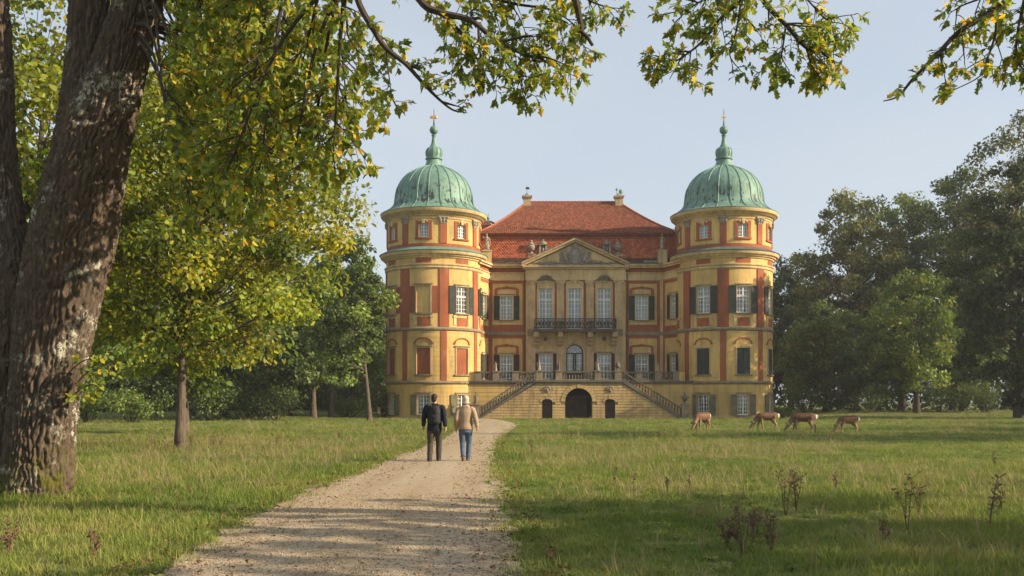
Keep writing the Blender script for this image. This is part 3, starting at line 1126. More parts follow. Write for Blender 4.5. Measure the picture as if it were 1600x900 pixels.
# carved coat of arms: oval shield under a crown, two supporters and scrolling leaves
mb = MB()
zc = 16.5
mb.ball(M1(pc, zc, 0.12), (0.5, 0.12, 0.72), 20, 12)
ring = [M1(pc + 0.58 * math.cos(2 * PI * i / 26), zc + 0.8 * math.sin(2 * PI * i / 26), 0.16) for i in range(27)]
mb.tube(ring, 0.09, 7, False)
mb.tube([M1(pc - 0.3, zc + 0.2, 0.23), M1(pc + 0.3, zc - 0.3, 0.23)], 0.05, 6)
mb.tube([M1(pc - 0.34, zc + 0.05, 0.23), M1(pc + 0.34, zc + 0.05, 0.23)], 0.04, 6)
mb.ball(M1(pc, zc + 0.95, 0.15), (0.34, 0.15, 0.13), 12, 8)
mb.ball(M1(pc, zc + 1.12, 0.15), (0.24, 0.14, 0.16), 12, 8)
for q in range(-2, 3):
    mb.ball(M1(pc + q * 0.15, zc + 1.18 - abs(q) * 0.05, 0.18), 0.07, 6, 5)
rg = random.Random(5)
for s in (-1, 1):
    # rearing animal: body, neck, head, legs, tail
    body = [(0.85, -0.55, 0.16), (1.05, -0.2, 0.2), (1.15, 0.15, 0.22), (1.05, 0.42, 0.15), (0.98, 0.62, 0.12), (0.85, 0.66, 0.09)]
    mb.tube([M1(pc + s * x, zc + z, 0.18) for x, z, r in body], [r for x, z, r in body], 8)
    mb.tube([M1(pc + s * x, zc + z, 0.2) for x, z in ((1.15, 0.2), (0.85, 0.1), (0.66, 0.3))], [0.1, 0.07, 0.05], 6)
    mb.tube([M1(pc + s * x, zc + z, 0.2) for x, z in ((1.12, 0.02), (0.85, -0.15), (0.64, -0.1))], [0.1, 0.07, 0.05], 6)
    mb.tube([M1(pc + s * x, zc + z, 0.2) for x, z in ((0.9, -0.4), (1.2, -0.55), (1.05, -0.85))], [0.14, 0.1, 0.07], 6)
    mb.tube([M1(pc + s * x, zc + z, 0.14) for x, z in ((1.2, -0.4), (1.5, -0.2), (1.55, 0.2), (1.4, 0.35))], [0.07, 0.06, 0.06, 0.1], 6)
    for i in range(26):
        x = 0.6 + rg.random() ** 1.2 * 3.0
        top = (hwP - x - 0.8) * 0.5 * 0.75
        z = -0.95 + rg.random() * max(0.1, min(top, 1.3 - 0.35 * x)) * 0.75
        rr = rg.uniform(0.07, 0.16)
        a = rg.uniform(0, PI)
        e = [M1(pc + s * x + rr * 1.7 * math.cos(a + k) * (1 - 0.16 * k), zc + z + rr * 1.3 * math.sin(a + k) * (1 - 0.16 * k), 0.12 + 0.02 * k) for k in range(5)]
        mb.tube(e, [rr * 0.5, rr * 0.55, rr * 0.45, rr * 0.4, rr * 0.5], 6)
mb.slab(M1, pc - 3.3, pc + 3.3, 15.452, 15.56, 0.08, 0.22)
M_['arms'] = stone('grey_carved_stone', (0.30, 0.275, 0.235), (0.09, 0.085, 0.075), 0.4)
obj('coat_of_arms', mb, M_['arms'], tym, 50)

# attic blocks beside the pediment
for a, b in ((826, 855), (944, 973.5)):
    u0_, u1_ = U1(a), U1(b)
    mb = MB().slab(M1, u0_, u1_, 15.46, Z1(397.5), -1.0, -0.62)
    mb.slab(M1, u0_ - 0.06, u1_ + 0.06, Z1(397.5), Z1(396), -1.06, -0.56)
    obj('attic_block', mb, M_['cream'], palace)
    uo0, uo1 = (u0_, u0_ + 0.72) if a < 900 else (u1_ - 0.72, u1_)
    mb = MB().slab(M1, uo0 - 0.03, uo1 + 0.03, 15.46, Z1(396.6), -0.98, -0.5)
    obj('attic_pier', mb, M_['cream'], palace)
for px in (761, 1035):
    u = PX(px, 101.3)
    mb = MB().box(u - 0.45, u + 0.45, 100.95, 101.75, 15.68, 16.9)
    mb.box(u - 0.52, u + 0.52, 100.88, 101.82, 16.9, 17.02)
    obj('attic_pier', mb, M_['cream'], palace)

# ------------------------------------------------------------------ balcony
bu0, bu1 = PX(835.5, 100.2), PX(962.5, 100.2)
mb = MB().box(bu0, bu1, 99.95, Y1 - 0.2, 8.66, 8.82)
mb.box(bu0 - 0.06, bu1 + 0.06, 99.88, Y1 - 0.2, 8.82, 8.94)
bal = obj('balcony', mb, M_['dstone'], palace)
for px in (838, 875.5, 921.8, 960):
    u = PX(px, 100.9)
    mb = MB()
    for (ya, yb, za, zb_) in ((100.1, 101.2, 8.4, 8.655), (100.45, 101.2, 8.05, 8.4), (100.8, 101.2, 7.6, 8.05)):
        mb.box(u - 0.24, u + 0.24, ya, yb, za, zb_ - 0.002)
    for yy, zz, r in ((100.35, 8.3, 0.2), (100.75, 7.9, 0.19), (101.0, 7.5, 0.15)):
        mb.tube([(u - 0.28, yy, zz), (u + 0.28, yy, zz)], r, 10)
    obj('corbel', mb, M_['buff'], bal)
rl = MB()
yF_, yB_ = 99.96, 101.15
for z in (9.95, 9.05):
    rl.tube([(bu0, yB_, z), (bu0, yF_, z), (bu1, yF_, z), (bu1, yB_, z)], 0.05, 6)
obj('rail', rl, M_['iron'], bal)
n = 46
bar = None
for i in range(n + 1):
    x = bu0 + (bu1 - bu0) * i / n
    if bar is None:
        mb = MB().tube([(0, 0, 9.05), (0, 0, 9.95)], 0.026, 5)
        bar = obj('bar', mb, M_['iron'], bal)
        bar.location = (x, yF_, 0)
    else:
        copy_of(bar, bal, (x, yF_, 0))
for x in (bu0, bu1):
    for k in range(1, 6):
        copy_of(bar, bal, (x, yF_ + (yB_ - yF_) * k / 6, 0))
orn = None
for i in range(24):
    x = bu0 + (bu1 - bu0) * (i + 0.5) / 24
    if orn is None:
        mb = MB()
        for s in (-1, 1):
            sp = [(s * 0.05 + s * 0.15 * (1 - k / 12) * math.cos(k * 0.75), -0.02, 9.48 + 0.3 * (1 - k / 14) * math.sin(k * 0.75 + 0.6)) for k in range(12)]
            mb.tube(sp, 0.03, 5)
        mb.ball((0, -0.02, 9.48), (0.07, 0.03, 0.12), 6, 5)
        orn = obj('scroll', mb, M_['iron'], bal)
        orn.location = (x, yF_, 0)
    else:
        copy_of(orn, bal, (x, yF_, 0))

# ------------------------------------------------------------------ roofs
def tiles(name, S_, na, nb, m, lift=0.05, seed=1, crown=0.025, b0=0.0, b1=1.0):
    """rows of overlapping clay tiles on the surface S_(a, b)"""
    rg = np.random.default_rng(seed)
    V, Fc, C = [], [], []
    for j in range(nb):
        t0, t1 = b0 + (b1 - b0) * j / nb, b0 + (b1 - b0) * (j + 1.12) / nb
        sh = 0.5 * (j % 2) / na
        for i in range(-1 if j % 2 else 0, na):
            a0, a1 = max(0.0, i / na + sh), min(1.0, (i + 0.94) / na + sh)
            if a1 <= a0:
                continue
            am = (a0 + a1) / 2
            o = len(V)
            l = lift * (0.75 + 0.5 * rg.random())
            for b_, k in ((t0, l), (min(t1, b1), 0.006)):
                for a_, c_ in ((a0, 0), (am, crown), (a1, 0)):
                    p, nrm = S_(a_, b_)
                    q = k + c_
                    V.append((p[0] + nrm[0] * q, p[1] + nrm[1] * q, p[2] + nrm[2] * q))
            for a_ in (a0, am, a1):
                p, nrm = S_(a_, t0)
                V.append(tuple(p))
            Fc += [(o, o + 1, o + 4, o + 3), (o + 1, o + 2, o + 5, o + 4), (o + 6, o + 7, o + 1, o), (o + 7, o + 8, o + 2, o + 1)]
            C += [(rg.random() ** 1.5 if rg.random() > 0.06 else 1.6,) * 3 + (1.0,)] * 9
    me = flat_mesh(name, V, Fc, 4)
    ca = me.color_attributes.new('Col', 'FLOAT_COLOR', 'POINT')
    ca.data.foreach_set('color', np.array(C, dtype=np.float32).ravel())
    return me


def surf(BL, BR, TL_, TR_, power=1.0):
    """four-cornered roof slope; power > 1 gives a concave flare"""
    BL, BR, TL_, TR_ = map(Vector, (BL, BR, TL_, TR_))
    n = (BR - BL).cross(TL_ - BL).normalized()

    def f(a, b):
        l = BL.lerp(TL_, b)
        r = BR.lerp(TR_, b)
        p = l.lerp(r, a)
        z0 = BL.z + (TL_.z - BL.z) * (b ** power)
        return (p.x, p.y, z0), (n.x, n.y, n.z)
    return f


def under(S_, n=8):
    mb = MB()
    v = []
    for j in range(n + 1):
        for a in (0, 1):
            p, nr = S_(a, j / n)
            v.append((p[0] - nr[0] * 0.03, p[1] - nr[1] * 0.03, p[2] - nr[2] * 0.03))
    mb.add(v, [(2 * j, 2 * j + 1, 2 * j + 3, 2 * j + 2) for j in range(n)])
    return mb


def roof_slope(name, S_, na, nb, m, **kw):
    r = obj(name, under(S_), M_['darktile'], palace)
    k = link('roof_tiles', tiles('roof_tiles', S_, na, nb, M_[m], **kw), M_[m], r)
    k['kind'] = 'stuff'
    return r


RX0, RX1 = -3.4, 17.1
mz0, mz1 = 15.72, 18.75
Sm = surf((RX0 - 1.5, 101.55, mz0), (RX1 + 1.5, 101.55, mz0), (RX0 - 1.2, 103.0, mz1), (RX1 + 1.2, 103.0, mz1), 1.08)
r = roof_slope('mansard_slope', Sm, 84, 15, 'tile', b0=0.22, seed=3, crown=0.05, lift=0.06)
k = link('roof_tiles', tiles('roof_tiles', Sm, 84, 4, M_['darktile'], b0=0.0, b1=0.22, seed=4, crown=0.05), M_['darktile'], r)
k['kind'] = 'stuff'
obj('gutter', MB().box(RX0 - 1.5, RX1 + 1.5, 101.35, 101.6, 15.69, 15.78), M_['darkroof'], palace)
obj('roof_flashing', MB().box(U1(1006), U1(1032), 101.3, 101.9, 15.8, 15.98), M_['copper'], palace)
obj('roof_band', MB().box(RX0 - 0.3, RX1 + 0.3, 102.75, 103.2, 18.45, 18.78), M_['red'], palace)
obj('roof_eaves', MB().box(RX0 - 0.6, RX1 + 0.6, 102.45, 103.3, 18.78, 18.95), M_['oldtile'] if False else M_['red'], palace)
EB = 119.0
ex0, ex1, ey0 = RX0 - 0.75, RX1 + 0.75, 102.35
rz0, rz1 = 18.92, 23.85
rA, rB = PX(824, 111), PX(966, 111)
roof_slope('roof_slope', surf((ex0, ey0, rz0), (ex1, ey0, rz0), (rA, 111, rz1), (rB, 111, rz1), 1.28), 92, 42, 'oldtile', seed=5)
roof_slope('roof_slope', surf((ex1, ey0, rz0), (ex1, EB, rz0), (rB, 111, rz1), (rB, 111.2, rz1), 1.28), 36, 26, 'oldtile', seed=6)
roof_slope('roof_slope', surf((ex0, EB, rz0), (ex0, ey0, rz0), (rA, 111.2, rz1), (rA, 111, rz1), 1.28), 36, 26, 'oldtile', seed=7)
roof_slope('roof_slope', surf((ex1, EB, rz0), (ex0, EB, rz0), (rB, 111.2, rz1), (rA, 111.2, rz1), 1.28), 24, 12, 'oldtile', seed=8)
mb = MB()
for i in range(26):
    x0 = rA - 0.2 + (rB - rA + 0.4) * i / 26
    mb.tube([(x0, 111.1, rz1 + 0.02), (x0 + 0.42, 111.1, rz1 + 0.06)], [0.13, 0.15], 7)
obj('ridge_tile', mb, M_['red'], palace)
for xa, xb in ((rA, ex0), (rB, ex1)):
    pts = []
    for j in range(15):
        b = 1 - j / 14
        f_ = surf((ex0, ey0, rz0), (ex1, ey0, rz0), (rA, 111, rz1), (rB, 111, rz1), 1.28)
        p, _ = f_(0.0 if xa == rA else 1.0, b)
        pts.append((p[0], p[1], p[2] + 0.04))
    obj('hip_tile', MB().tube(pts, 0.13, 7), M_['red'], palace)
# body of the house behind the facade and the side wings
mb = MB()
mb.box(-9.0, XL + 0.3, YF + 0.6, 118.5, -0.2, 15.6)
mb.box(XR - 0.3, 22.5, YF + 0.6, 118.5, -0.2, 15.6)
mb.box(XL + 0.3, XR - 0.3, 118.2, 118.5, -0.2, 18.7)
mb.box(RX0 - 0.2, RX1 + 0.2, 103.05, 118.4, 15.65, 18.7)
obj('rear_wall', mb, M_['yellow'], palace)
roof_slope('wing_roof', surf((-9.3, 104, 15.7), (0.5, 104, 15.7), (-6.5, 113.5, 22.25), (-2.6, 113.5, 22.25), 1.0), 40, 34, 'oldtile', seed=9)
roof_slope('wing_roof', surf((3.5, 106, 18.6), (3.5, 121, 18.6), (-2.6, 113.5, 22.25), (-2.6, 113.7, 22.25), 1.0), 40, 24, 'oldtile', seed=10)
obj('wing_finial', MB().lathe([(0.18, 0), (0.1, 0.15), (0.2, 0.35), (0.05, 0.6), (0.02, 0.9)], 8, (-2.7, 113.6, 22.2)), M_['copper'], palace)
roof_slope('wing_roof', surf((17.5, 104, 15.7), (22.8, 104, 15.7), (17.5, 112, 18.6), (20.0, 112, 18.6), 1.0), 20, 24, 'oldtile', seed=11)
# chimneys on the ridge ends
for px, s in ((823.5, -1), (967, 1)):
    x = PX(px, 110.6)
    zb = PZ(322, 110.6)
    zt = PZ(306.5, 110.6)
    mb = MB().box(x - 0.42, x + 0.42, 110.2, 111.0, zb - 0.6, zt - 0.16)
    mb.box(x - 0.56, x + 0.56, 110.05, 111.15, zt - 0.16, zt)
    mb.box(x - 0.48, x + 0.48, 110.14, 111.06, zt - 0.3, zt - 0.16)
    ch = obj('chimney', mb, M_['buff'], palace)
    if s > 0:
        mb = MB().lathe([(0.6, 0), (0.5, 0.06), (0.3, 0.14), (0.12, 0.2), (0.1, 0.3)], 10, (x, 110.6, zt))
        mb.tube([(x - 0.2, 110.6, zt + 0.1), (x - 0.22, 110.6, zt + 0.95)], 0.05, 6)
        mb.ball((x - 0.22, 110.6, zt + 0.72), (0.17, 0.06, 0.12), 8, 6)
        mb.ball((x + 0.22, 110.6, zt + 0.5), (0.24, 0.12, 0.28), 10, 7)
        obj('chimney_cap', mb, M_['copper'], ch)
    else:
        obj('chimney_cap', MB().lathe([(0.4, 0), (0.2, 0.2), (0.05, 0.35)], 10, (x, 110.6, zt)), M_['copper'], ch)
        mb = MB().tube([(x, 110.6, zt + 0.3), (x, 110.6, zt + 1.15)], 0.03, 6)
        mb.poly(Flat(0, 110.6), [(x - 0.2, zt + 0.78), (x + 0.28, zt + 0.74), (x + 0.24, zt + 1.0), (x - 0.1, zt + 1.02)], -0.02, 0.02)
        obj('weather_vane', mb, M_['iron'], ch)
# ================================================================== TERRACE WITH DOUBLE STAIRCASE
M_['mortar'] = stone('mortar', (0.26, 0.19, 0.105), (0.10, 0.08, 0.05), 0.4)
YS = 94.9                     # front plane of stairs and middle terrace
YW = 96.9                     # wall behind the flights
TZ = 3.6                      # terrace floor
US = lambda px: PX(px, YS)
tx0, tx1 = US(836.5), US(972.5)
sx0, sx1 = US(747), US(1067)  # feet of the flights
terr = thing('terrace_staircase', (6.4, YS, 0), 'stone terrace with a double flight of balustraded stairs in front of the palace', 'staircase')
MS = Flat(0, YS)
MW = Flat(0, YW)


def clip_below(poly, x0, z0, x1, z1):
    """keep the part of the polygon under the line"""
    def side(p):
        return (z0 + (z1 - z0) * (p[0] - x0) / (x1 - x0)) - p[1]
    out = []
    for i in range(len(poly)):
        a, b = poly[i], poly[(i + 1) % len(poly)]
        sa, sb = side(a), side(b)
        if sa >= 0:
            out.append(a)
        if (sa >= 0) != (sb >= 0):
            t = sa / (sa - sb)
            out.append((a[0] + (b[0] - a[0]) * t, a[1] + (b[1] - a[1]) * t))
    return out


ac, ahw, asp = US(904.3), 1.3, 1.62          # carriage arch
sd = [US(855), US(953.2)]                    # small side doors
shw, ssp, srise = 0.49, 1.6, 0.28


def half_open(cx, hw, spring, rise, z, extra):
    """half width of an arched opening (plus its voussoir ring) at height z; None above it"""
    if z <= spring:
        return hw + extra
    t = (z - spring) / (rise + extra)
    if t >= 1:
        return None
    return (hw + extra) * math.sqrt(1 - t * t)


# backing wall (the bottom of the joints)
def backing():
    mb = MB()
    D = 0.5
    xs = [tx0, sd[0] - shw, sd[0] + shw, ac - ahw, ac + ahw, sd[1] - shw, sd[1] + shw, tx1]
    for i in (0, 2, 4, 6):
        mb.slab(MS, xs[i], xs[i + 1], -0.2, 3.36, -D, -0.035)
    for c, hw, sp, ri in ((sd[0], shw, ssp, srise), (ac, ahw, asp, ahw), (sd[1], shw, ssp, srise)):
        A = arc_pts(c, sp, hw, ri, 16)
        for i in range(16):
            mb.poly(MS, [A[i], (A[i][0], 3.36), (A[i + 1][0], 3.36), A[i + 1]], -D, -0.035)
    for xa, xb in ((sx0, tx0), (sx1, tx1)):
        mb.poly(MS, [(xa, -0.2), (xb, -0.2), (xb, 3.34), (xa, -0.05)] if xa < xb else [(xb, -0.2), (xa, -0.2), (xa, -0.05), (xb, 3.34)], -0.4, -0.035)
    mb.box(tx0, tx1, YW + 0.3, YW + 0.5, -0.2, 3.4)
    return mb


obj('wall', backing(), M_['mortar'], terr)
rg = random.Random(11)
course = 0.267
for r_ in range(13):
    za, zb = r_ * course + 0.022, (r_ + 1) * course - 0.022
    if r_ == 12:
        zb = 3.35
    if za > 3.3:
        break
    # free intervals of the course, as (left edge at za, zb ; right edge at za, zb)
    edges = [(sx0, sx0)]
    for c, hw, sp, ri, ex in ((sd[0], shw, ssp, srise, 0.26), (ac, ahw, asp, ahw, 0.42), (sd[1], shw, ssp, srise, 0.26)):
        a, b = half_open(c, hw, sp, ri, za, ex if za > sp - 0.3 else 0.0), half_open(c, hw, sp, ri, zb, ex if zb > sp else 0.0)
        if a is None:
            continue
        b = b if b is not None else 0.05
        if za <= sp - 0.3 or zb <= sp:
            b = a
        edges += [(c - a, c - b), (c + a, c + b)]
    edges.append((sx1, sx1))
    for i in range(0, len(edges) - 1, 2):
        (la, lb), (ra, rb) = edges[i], edges[i + 1]
        L = min(ra, rb) - max(la, lb)
        if L < 0.1:
            continue
        n = max(1, round(L / 1.25))
        cuts = [max(la, lb) + L * (k + 0.5 * (r_ % 2) * (1 if 0 < k < n else 0)) / n for k in range(n + 1)]
        for k in range(n):
            x0a = la if k == 0 else cuts[k] + 0.02
            x0b = lb if k == 0 else cuts[k] + 0.02
            x1a = ra if k == n - 1 else cuts[k + 1] - 0.02
            x1b = rb if k == n - 1 else cuts[k + 1] - 0.02
            poly = [(x0a, za), (x1a, za), (x1b, zb), (x0b, zb)]
            poly = clip_below(poly, sx0, -0.1, tx0, 3.3) if min(x0a, x0b) < tx0 else poly
            if max(p[0] for p in poly) > tx1 if poly else False:
                poly = clip_below(poly, sx1, -0.1, tx1, 3.3)
            if len(poly) < 3:
                continue
            ar = abs(sum(poly[q][0] * poly[(q + 1) % len(poly)][1] - poly[(q + 1) % len(poly)][0] * poly[q][1] for q in range(len(poly)))) / 2
            if ar < 0.01:
                continue
            obj('block', MB().poly(MS, poly, -0.034, rg.uniform(0.008, 0.022)), M_['ash'], terr)
# voussoirs
for c, hw, sp, ri, ex, n in ((sd[0], shw, ssp, srise, 0.24, 7), (ac, ahw, asp, ahw, 0.4, 13), (sd[1], shw, ssp, srise, 0.24, 7)):
    for i in range(n):
        g = 0.022 / (hw + ex)
        a0, a1 = PI * i / n + g, PI * (i + 1) / n - g
        pts = [(c + hw * math.cos(a0), sp + ri * math.sin(a0)), (c + (hw + ex) * math.cos(a0), sp + (ri + ex) * math.sin(a0)),
               (c + (hw + ex) * math.cos(a1), sp + (ri + ex) * math.sin(a1)), (c + hw * math.cos(a1), sp + ri * math.sin(a1))]
        key = i == n // 2
        obj('voussoir', MB().poly(MS, pts, -0.034, 0.08 if key else 0.045), M_['ash'], terr)
for c in sd:
    mb = MB().ball((c, YS - 0.03, 2.75), (0.24, 0.08, 0.28), 12, 8)
    mb.ball((c, YS - 0.09, 2.72), (0.1, 0.05, 0.12), 8, 6)
    for q in range(7):
        a = PI * q / 6
        mb.ball((c + 0.26 * math.cos(a), YS - 0.03, 2.82 + 0.24 * math.sin(a)), 0.09, 6, 5)
    obj('lion_mask', mb, M_['stone'], terr)
    d_ = obj('door', MB().box(c - shw - 0.05, c + shw + 0.05, YS + 0.28, YS + 0.34, -0.1, 1.95), M_['brown'], terr)
    mb = MB()
    for q in range(6):
        x0 = c - shw + q * 2 * shw / 6
        mb.box(x0 + 0.008, x0 + 2 * shw / 6 - 0.008, YS + 0.255, YS + 0.278, 0.02, 1.9)
    obj('board', mb, M_['brown'], d_)
# carriage door deep in the arch
d_ = obj('door', MB().box(ac - ahw - 0.1, ac + ahw + 0.1, YS + 1.5, YS + 1.56, -0.1, 3.1), M_['dark'], terr)
mb = MB()
for s in (-1, 1):
    mb.box(ac - 0.35 + s * 0.62 - 0.6, ac - 0.35 + s * 0.62 + 0.6, YS + 1.42, YS + 1.49, 0.02, 2.05)
leafd = obj('door_leaf', mb, M_['brown'], d_)
mb = MB()
for q in range(12):
    x0 = ac - 0.35 - 1.22 + q * 0.2033
    mb.box(x0 + 0.01, x0 + 0.193, YS + 1.395, YS + 1.418, 0.05, 2.0)
obj('door_board', mb, M_['brown'], d_)
obj('beam', MB().box(ac - ahw - 0.1, ac + ahw + 0.1, YS + 1.38, YS + 1.49, 2.06, 2.22), M_['brown'], d_)
mb = MB()
for s in (-1, 1):
    mb.box(ac + s * (ahw + 0.001) - 0.1 + s * 0.1, ac + s * (ahw + 0.001) + 0.1 + s * 0.1, YS + 0.5, YS + 1.6, -0.1, 1.7)
obj('passage_wall', mb, M_['ash'], terr)
obj('floor', MB().box(tx0 - 0.05, tx1 + 0.05, YS - 0.02, 101.2, 3.37, TZ), M_['stone'], terr)
# side terraces behind the flights
for xa, xb in ((-4.6, tx0), (tx1, 17.9)):
    gro = [z for z in np.arange(0.42, 3.2, 0.42)]
    obj('wall', wall(MW, xa, xb, -0.2, 3.36, (), 0.2, gro, 0.04, 0.025), M_['yellow'], terr)
    obj('floor', MB().box(xa, xb, YW - 0.002, 102.2, 3.372, TZ - 0.003), M_['stone'], terr)
for xa, xb, y in ((tx0 - 0.12, tx1 + 0.12, YS), (-4.6, tx0 - 0.13, YW), (tx1 + 0.13, 17.9, YW)):
    mb = MB().box(xa, xb, y - 0.14, y + 0.3, 3.362, 3.5)
    mb.box(xa - 0.05 * (y == YS), xb + 0.05 * (y == YS), y - 0.2, y + 0.35, 3.5, 3.66)
    obj('cornice', mb, M_['dstone'], terr)

# balusters, rails and posts
bprof = [(0.075, 0), (0.075, 0.06), (0.04, 0.09), (0.05, 0.14), (0.085, 0.24), (0.08, 0.33), (0.045, 0.45), (0.04, 0.52), (0.06, 0.55), (0.075, 0.58), (0.075, 0.63)]
balus = None


def baluster(x, y, z):
    global balus
    if balus is None:
        balus = obj('baluster', MB().lathe(bprof, 8), M_['dstone'], terr, 60)
        balus.location = (x, y, z)
    else:
        copy_of(balus, terr, (x, y, z))


def post(x, y, z0, h=0.93, w=0.3):
    mb = MB().box(x - w, x + w, y - w * 0.85, y + w * 0.85, z0, z0 + h - 0.1)
    mb.box(x - w - 0.05, x + w + 0.05, y - w * 0.85 - 0.05, y + w * 0.85 + 0.05, z0, z0 + 0.13)
    mb.box(x - w - 0.06, x + w + 0.06, y - w * 0.85 - 0.06, y + w * 0.85 + 0.06, z0 + h - 0.1, z0 + h)
    return obj('post', mb, M_['stone'], terr)


def run(xa, xb, y, z):
    """level balustrade between two post faces"""
    mb = MB().box(xa, xb, y - 0.14, y + 0.14, z, z + 0.1)
    obj('base_rail', mb, M_['stone'], terr)
    mb = MB().box(xa, xb, y - 0.16, y + 0.16, z + 0.73, z + 0.88)
    obj('hand_rail', mb, M_['dstone'], terr)
    n = max(1, int((xb - xa) / 0.27))
    for i in range(n):
        baluster(xa + (xb - xa) * (i + 0.5) / n, y, z + 0.1)


zt = 3.662
yp = YS + 0.12
pxs = [US(842.5), US(873), US(934.3), US(965.5)]
for x in pxs:
    post(x, yp, zt)
for a, b in zip(pxs[:-1], pxs[1:]):
    run(a + 0.31, b - 0.31, yp, zt)
yq = YW + 0.12
UW = lambda px: PX(px, YW)
lp_ = [UW(747), UW(775), UW(806)]
obj('parapet', MB().box(UW(728), lp_[0] - 0.31, yq - 0.15, yq + 0.15, zt, zt + 0.86), M_['yellow'], terr)
for x in lp_:
    post(x, yq, zt)
for a, b in zip(lp_[:-1], lp_[1:]):
    run(a + 0.31, b - 0.31, yq, zt)
run(lp_[-1] + 0.31, tx0 + 0.1, yq, zt)
rp_ = [UW(999), UW(1028), UW(1056)]
for x in rp_:
    post(x, yq, zt)
for a, b in zip(rp_[:-1], rp_[1:]):
    run(a + 0.31, b - 0.31, yq, zt)
run(tx1 - 0.1, rp_[0] - 0.31, yq, zt)
obj('parapet', MB().box(rp_[-1] + 0.31, UW(1070), yq - 0.15, yq + 0.15, zt, zt + 0.86), M_['yellow'], terr)

# flights
NST = 22
for xf, xt in ((sx0, tx0), (sx1, tx1)):
    dx = (xt - xf) / NST
    for i in range(NST):
        xa, xb = xf + dx * i, xf + dx * (i + 1)
        z = TZ * (i + 1) / NST - 0.02
        lo, hi = min(xa, xb), max(xa, xb)
        if i < NST - 1:
            obj('step', MB().box(lo - (0.02 if dx > 0 else 0), hi + (0.02 if dx < 0 else 0), YS + 0.32, YW - 0.01, z - 0.16, z), M_['stone'], terr)
    sl = TZ / (xt - xf)
    # stringer with a dark moulded edge
    for nm, o0, o1, y0, y1, mm in (('stringer', -0.16, 0.1, YS - 0.1, YS + 0.3, 'dstone'), ('base_rail', 0.1, 0.2, YS, YS + 0.24, 'dstone'), ('hand_rail', 0.83, 0.97, YS - 0.03, YS + 0.27, 'dstone')):
        mb = MB()
        za, zb = 0.0, TZ
        pts = [(xf, za + o0), (xt, zb + o0), (xt, zb + o1), (xf, za + o1)]
        if dx < 0:
            pts = pts[::-1]
        mb.poly(Flat(0, y1), pts, 0, y1 - y0)
        obj(nm, mb, M_[mm], terr)
    n = 20
    for i in range(n):
        x = xf + (xt - xf) * (i + 0.7) / (n + 0.6)
        baluster(x, YS + 0.12, sl * (x - xf) + 0.2)
    post(xf + (-0.2 if dx > 0 else 0.2), YS + 0.1, -0.05, 1.45, 0.32)

# ------------------------------------------------------------------ sculpture
def remesh(o, vox=0.02, smooth=3):
    m = o.modifiers.new('remesh', 'REMESH')
    m.mode = 'VOXEL'
    m.voxel_size = vox
    m.use_smooth_shade = True
    s = o.modifiers.new('smooth', 'SMOOTH')
    s.factor = 0.5
    s.iterations = smooth
    return o


def put(o, loc, rz=0.0, s=1.0):
    o.location = loc
    o.rotation_euler = (0, 0, rz)
    o.scale = (s, s, s)
    return o


def urn(loc, h, label, m='stone', group=None):
    k = h
    t_ = thing('urn', loc, label, 'urn', group)
    mb = MB().box(-0.2 * k, 0.2 * k, -0.2 * k, 0.2 * k, 0, 0.08 * k)
    mb.lathe([(0.16 * k, 0.08 * k), (0.09 * k, 0.14 * k), (0.07 * k, 0.2 * k), (0.12 * k, 0.25 * k)], 12)
    put(obj('foot', mb, M_[m], None), (0, 0, 0)).parent = t_
    mb = MB().lathe([(0.11 * k, 0.24 * k), (0.2 * k, 0.34 * k), (0.26 * k, 0.48 * k), (0.25 * k, 0.58 * k), (0.16 * k, 0.66 * k), (0.2 * k, 0.7 * k)], 14)
    for s in (-1, 1):
        mb.tube([(s * 0.24 * k, 0, 0.45 * k), (s * 0.36 * k, 0, 0.55 * k), (s * 0.33 * k, 0, 0.66 * k), (s * 0.19 * k, 0, 0.66 * k)], 0.03 * k, 6)
    put(obj('bowl', mb, M_[m], None, 50), (0, 0, 0)).parent = t_
    mb = MB().lathe([(0.19 * k, 0.7 * k), (0.14 * k, 0.78 * k), (0.06 * k, 0.84 * k), (0.09 * k, 0.9 * k), (0.05 * k, 0.96 * k), (0.01 * k, k)], 12)
    put(obj('lid', mb, M_[m], None, 50), (0, 0, 0)).parent = t_
    return t_


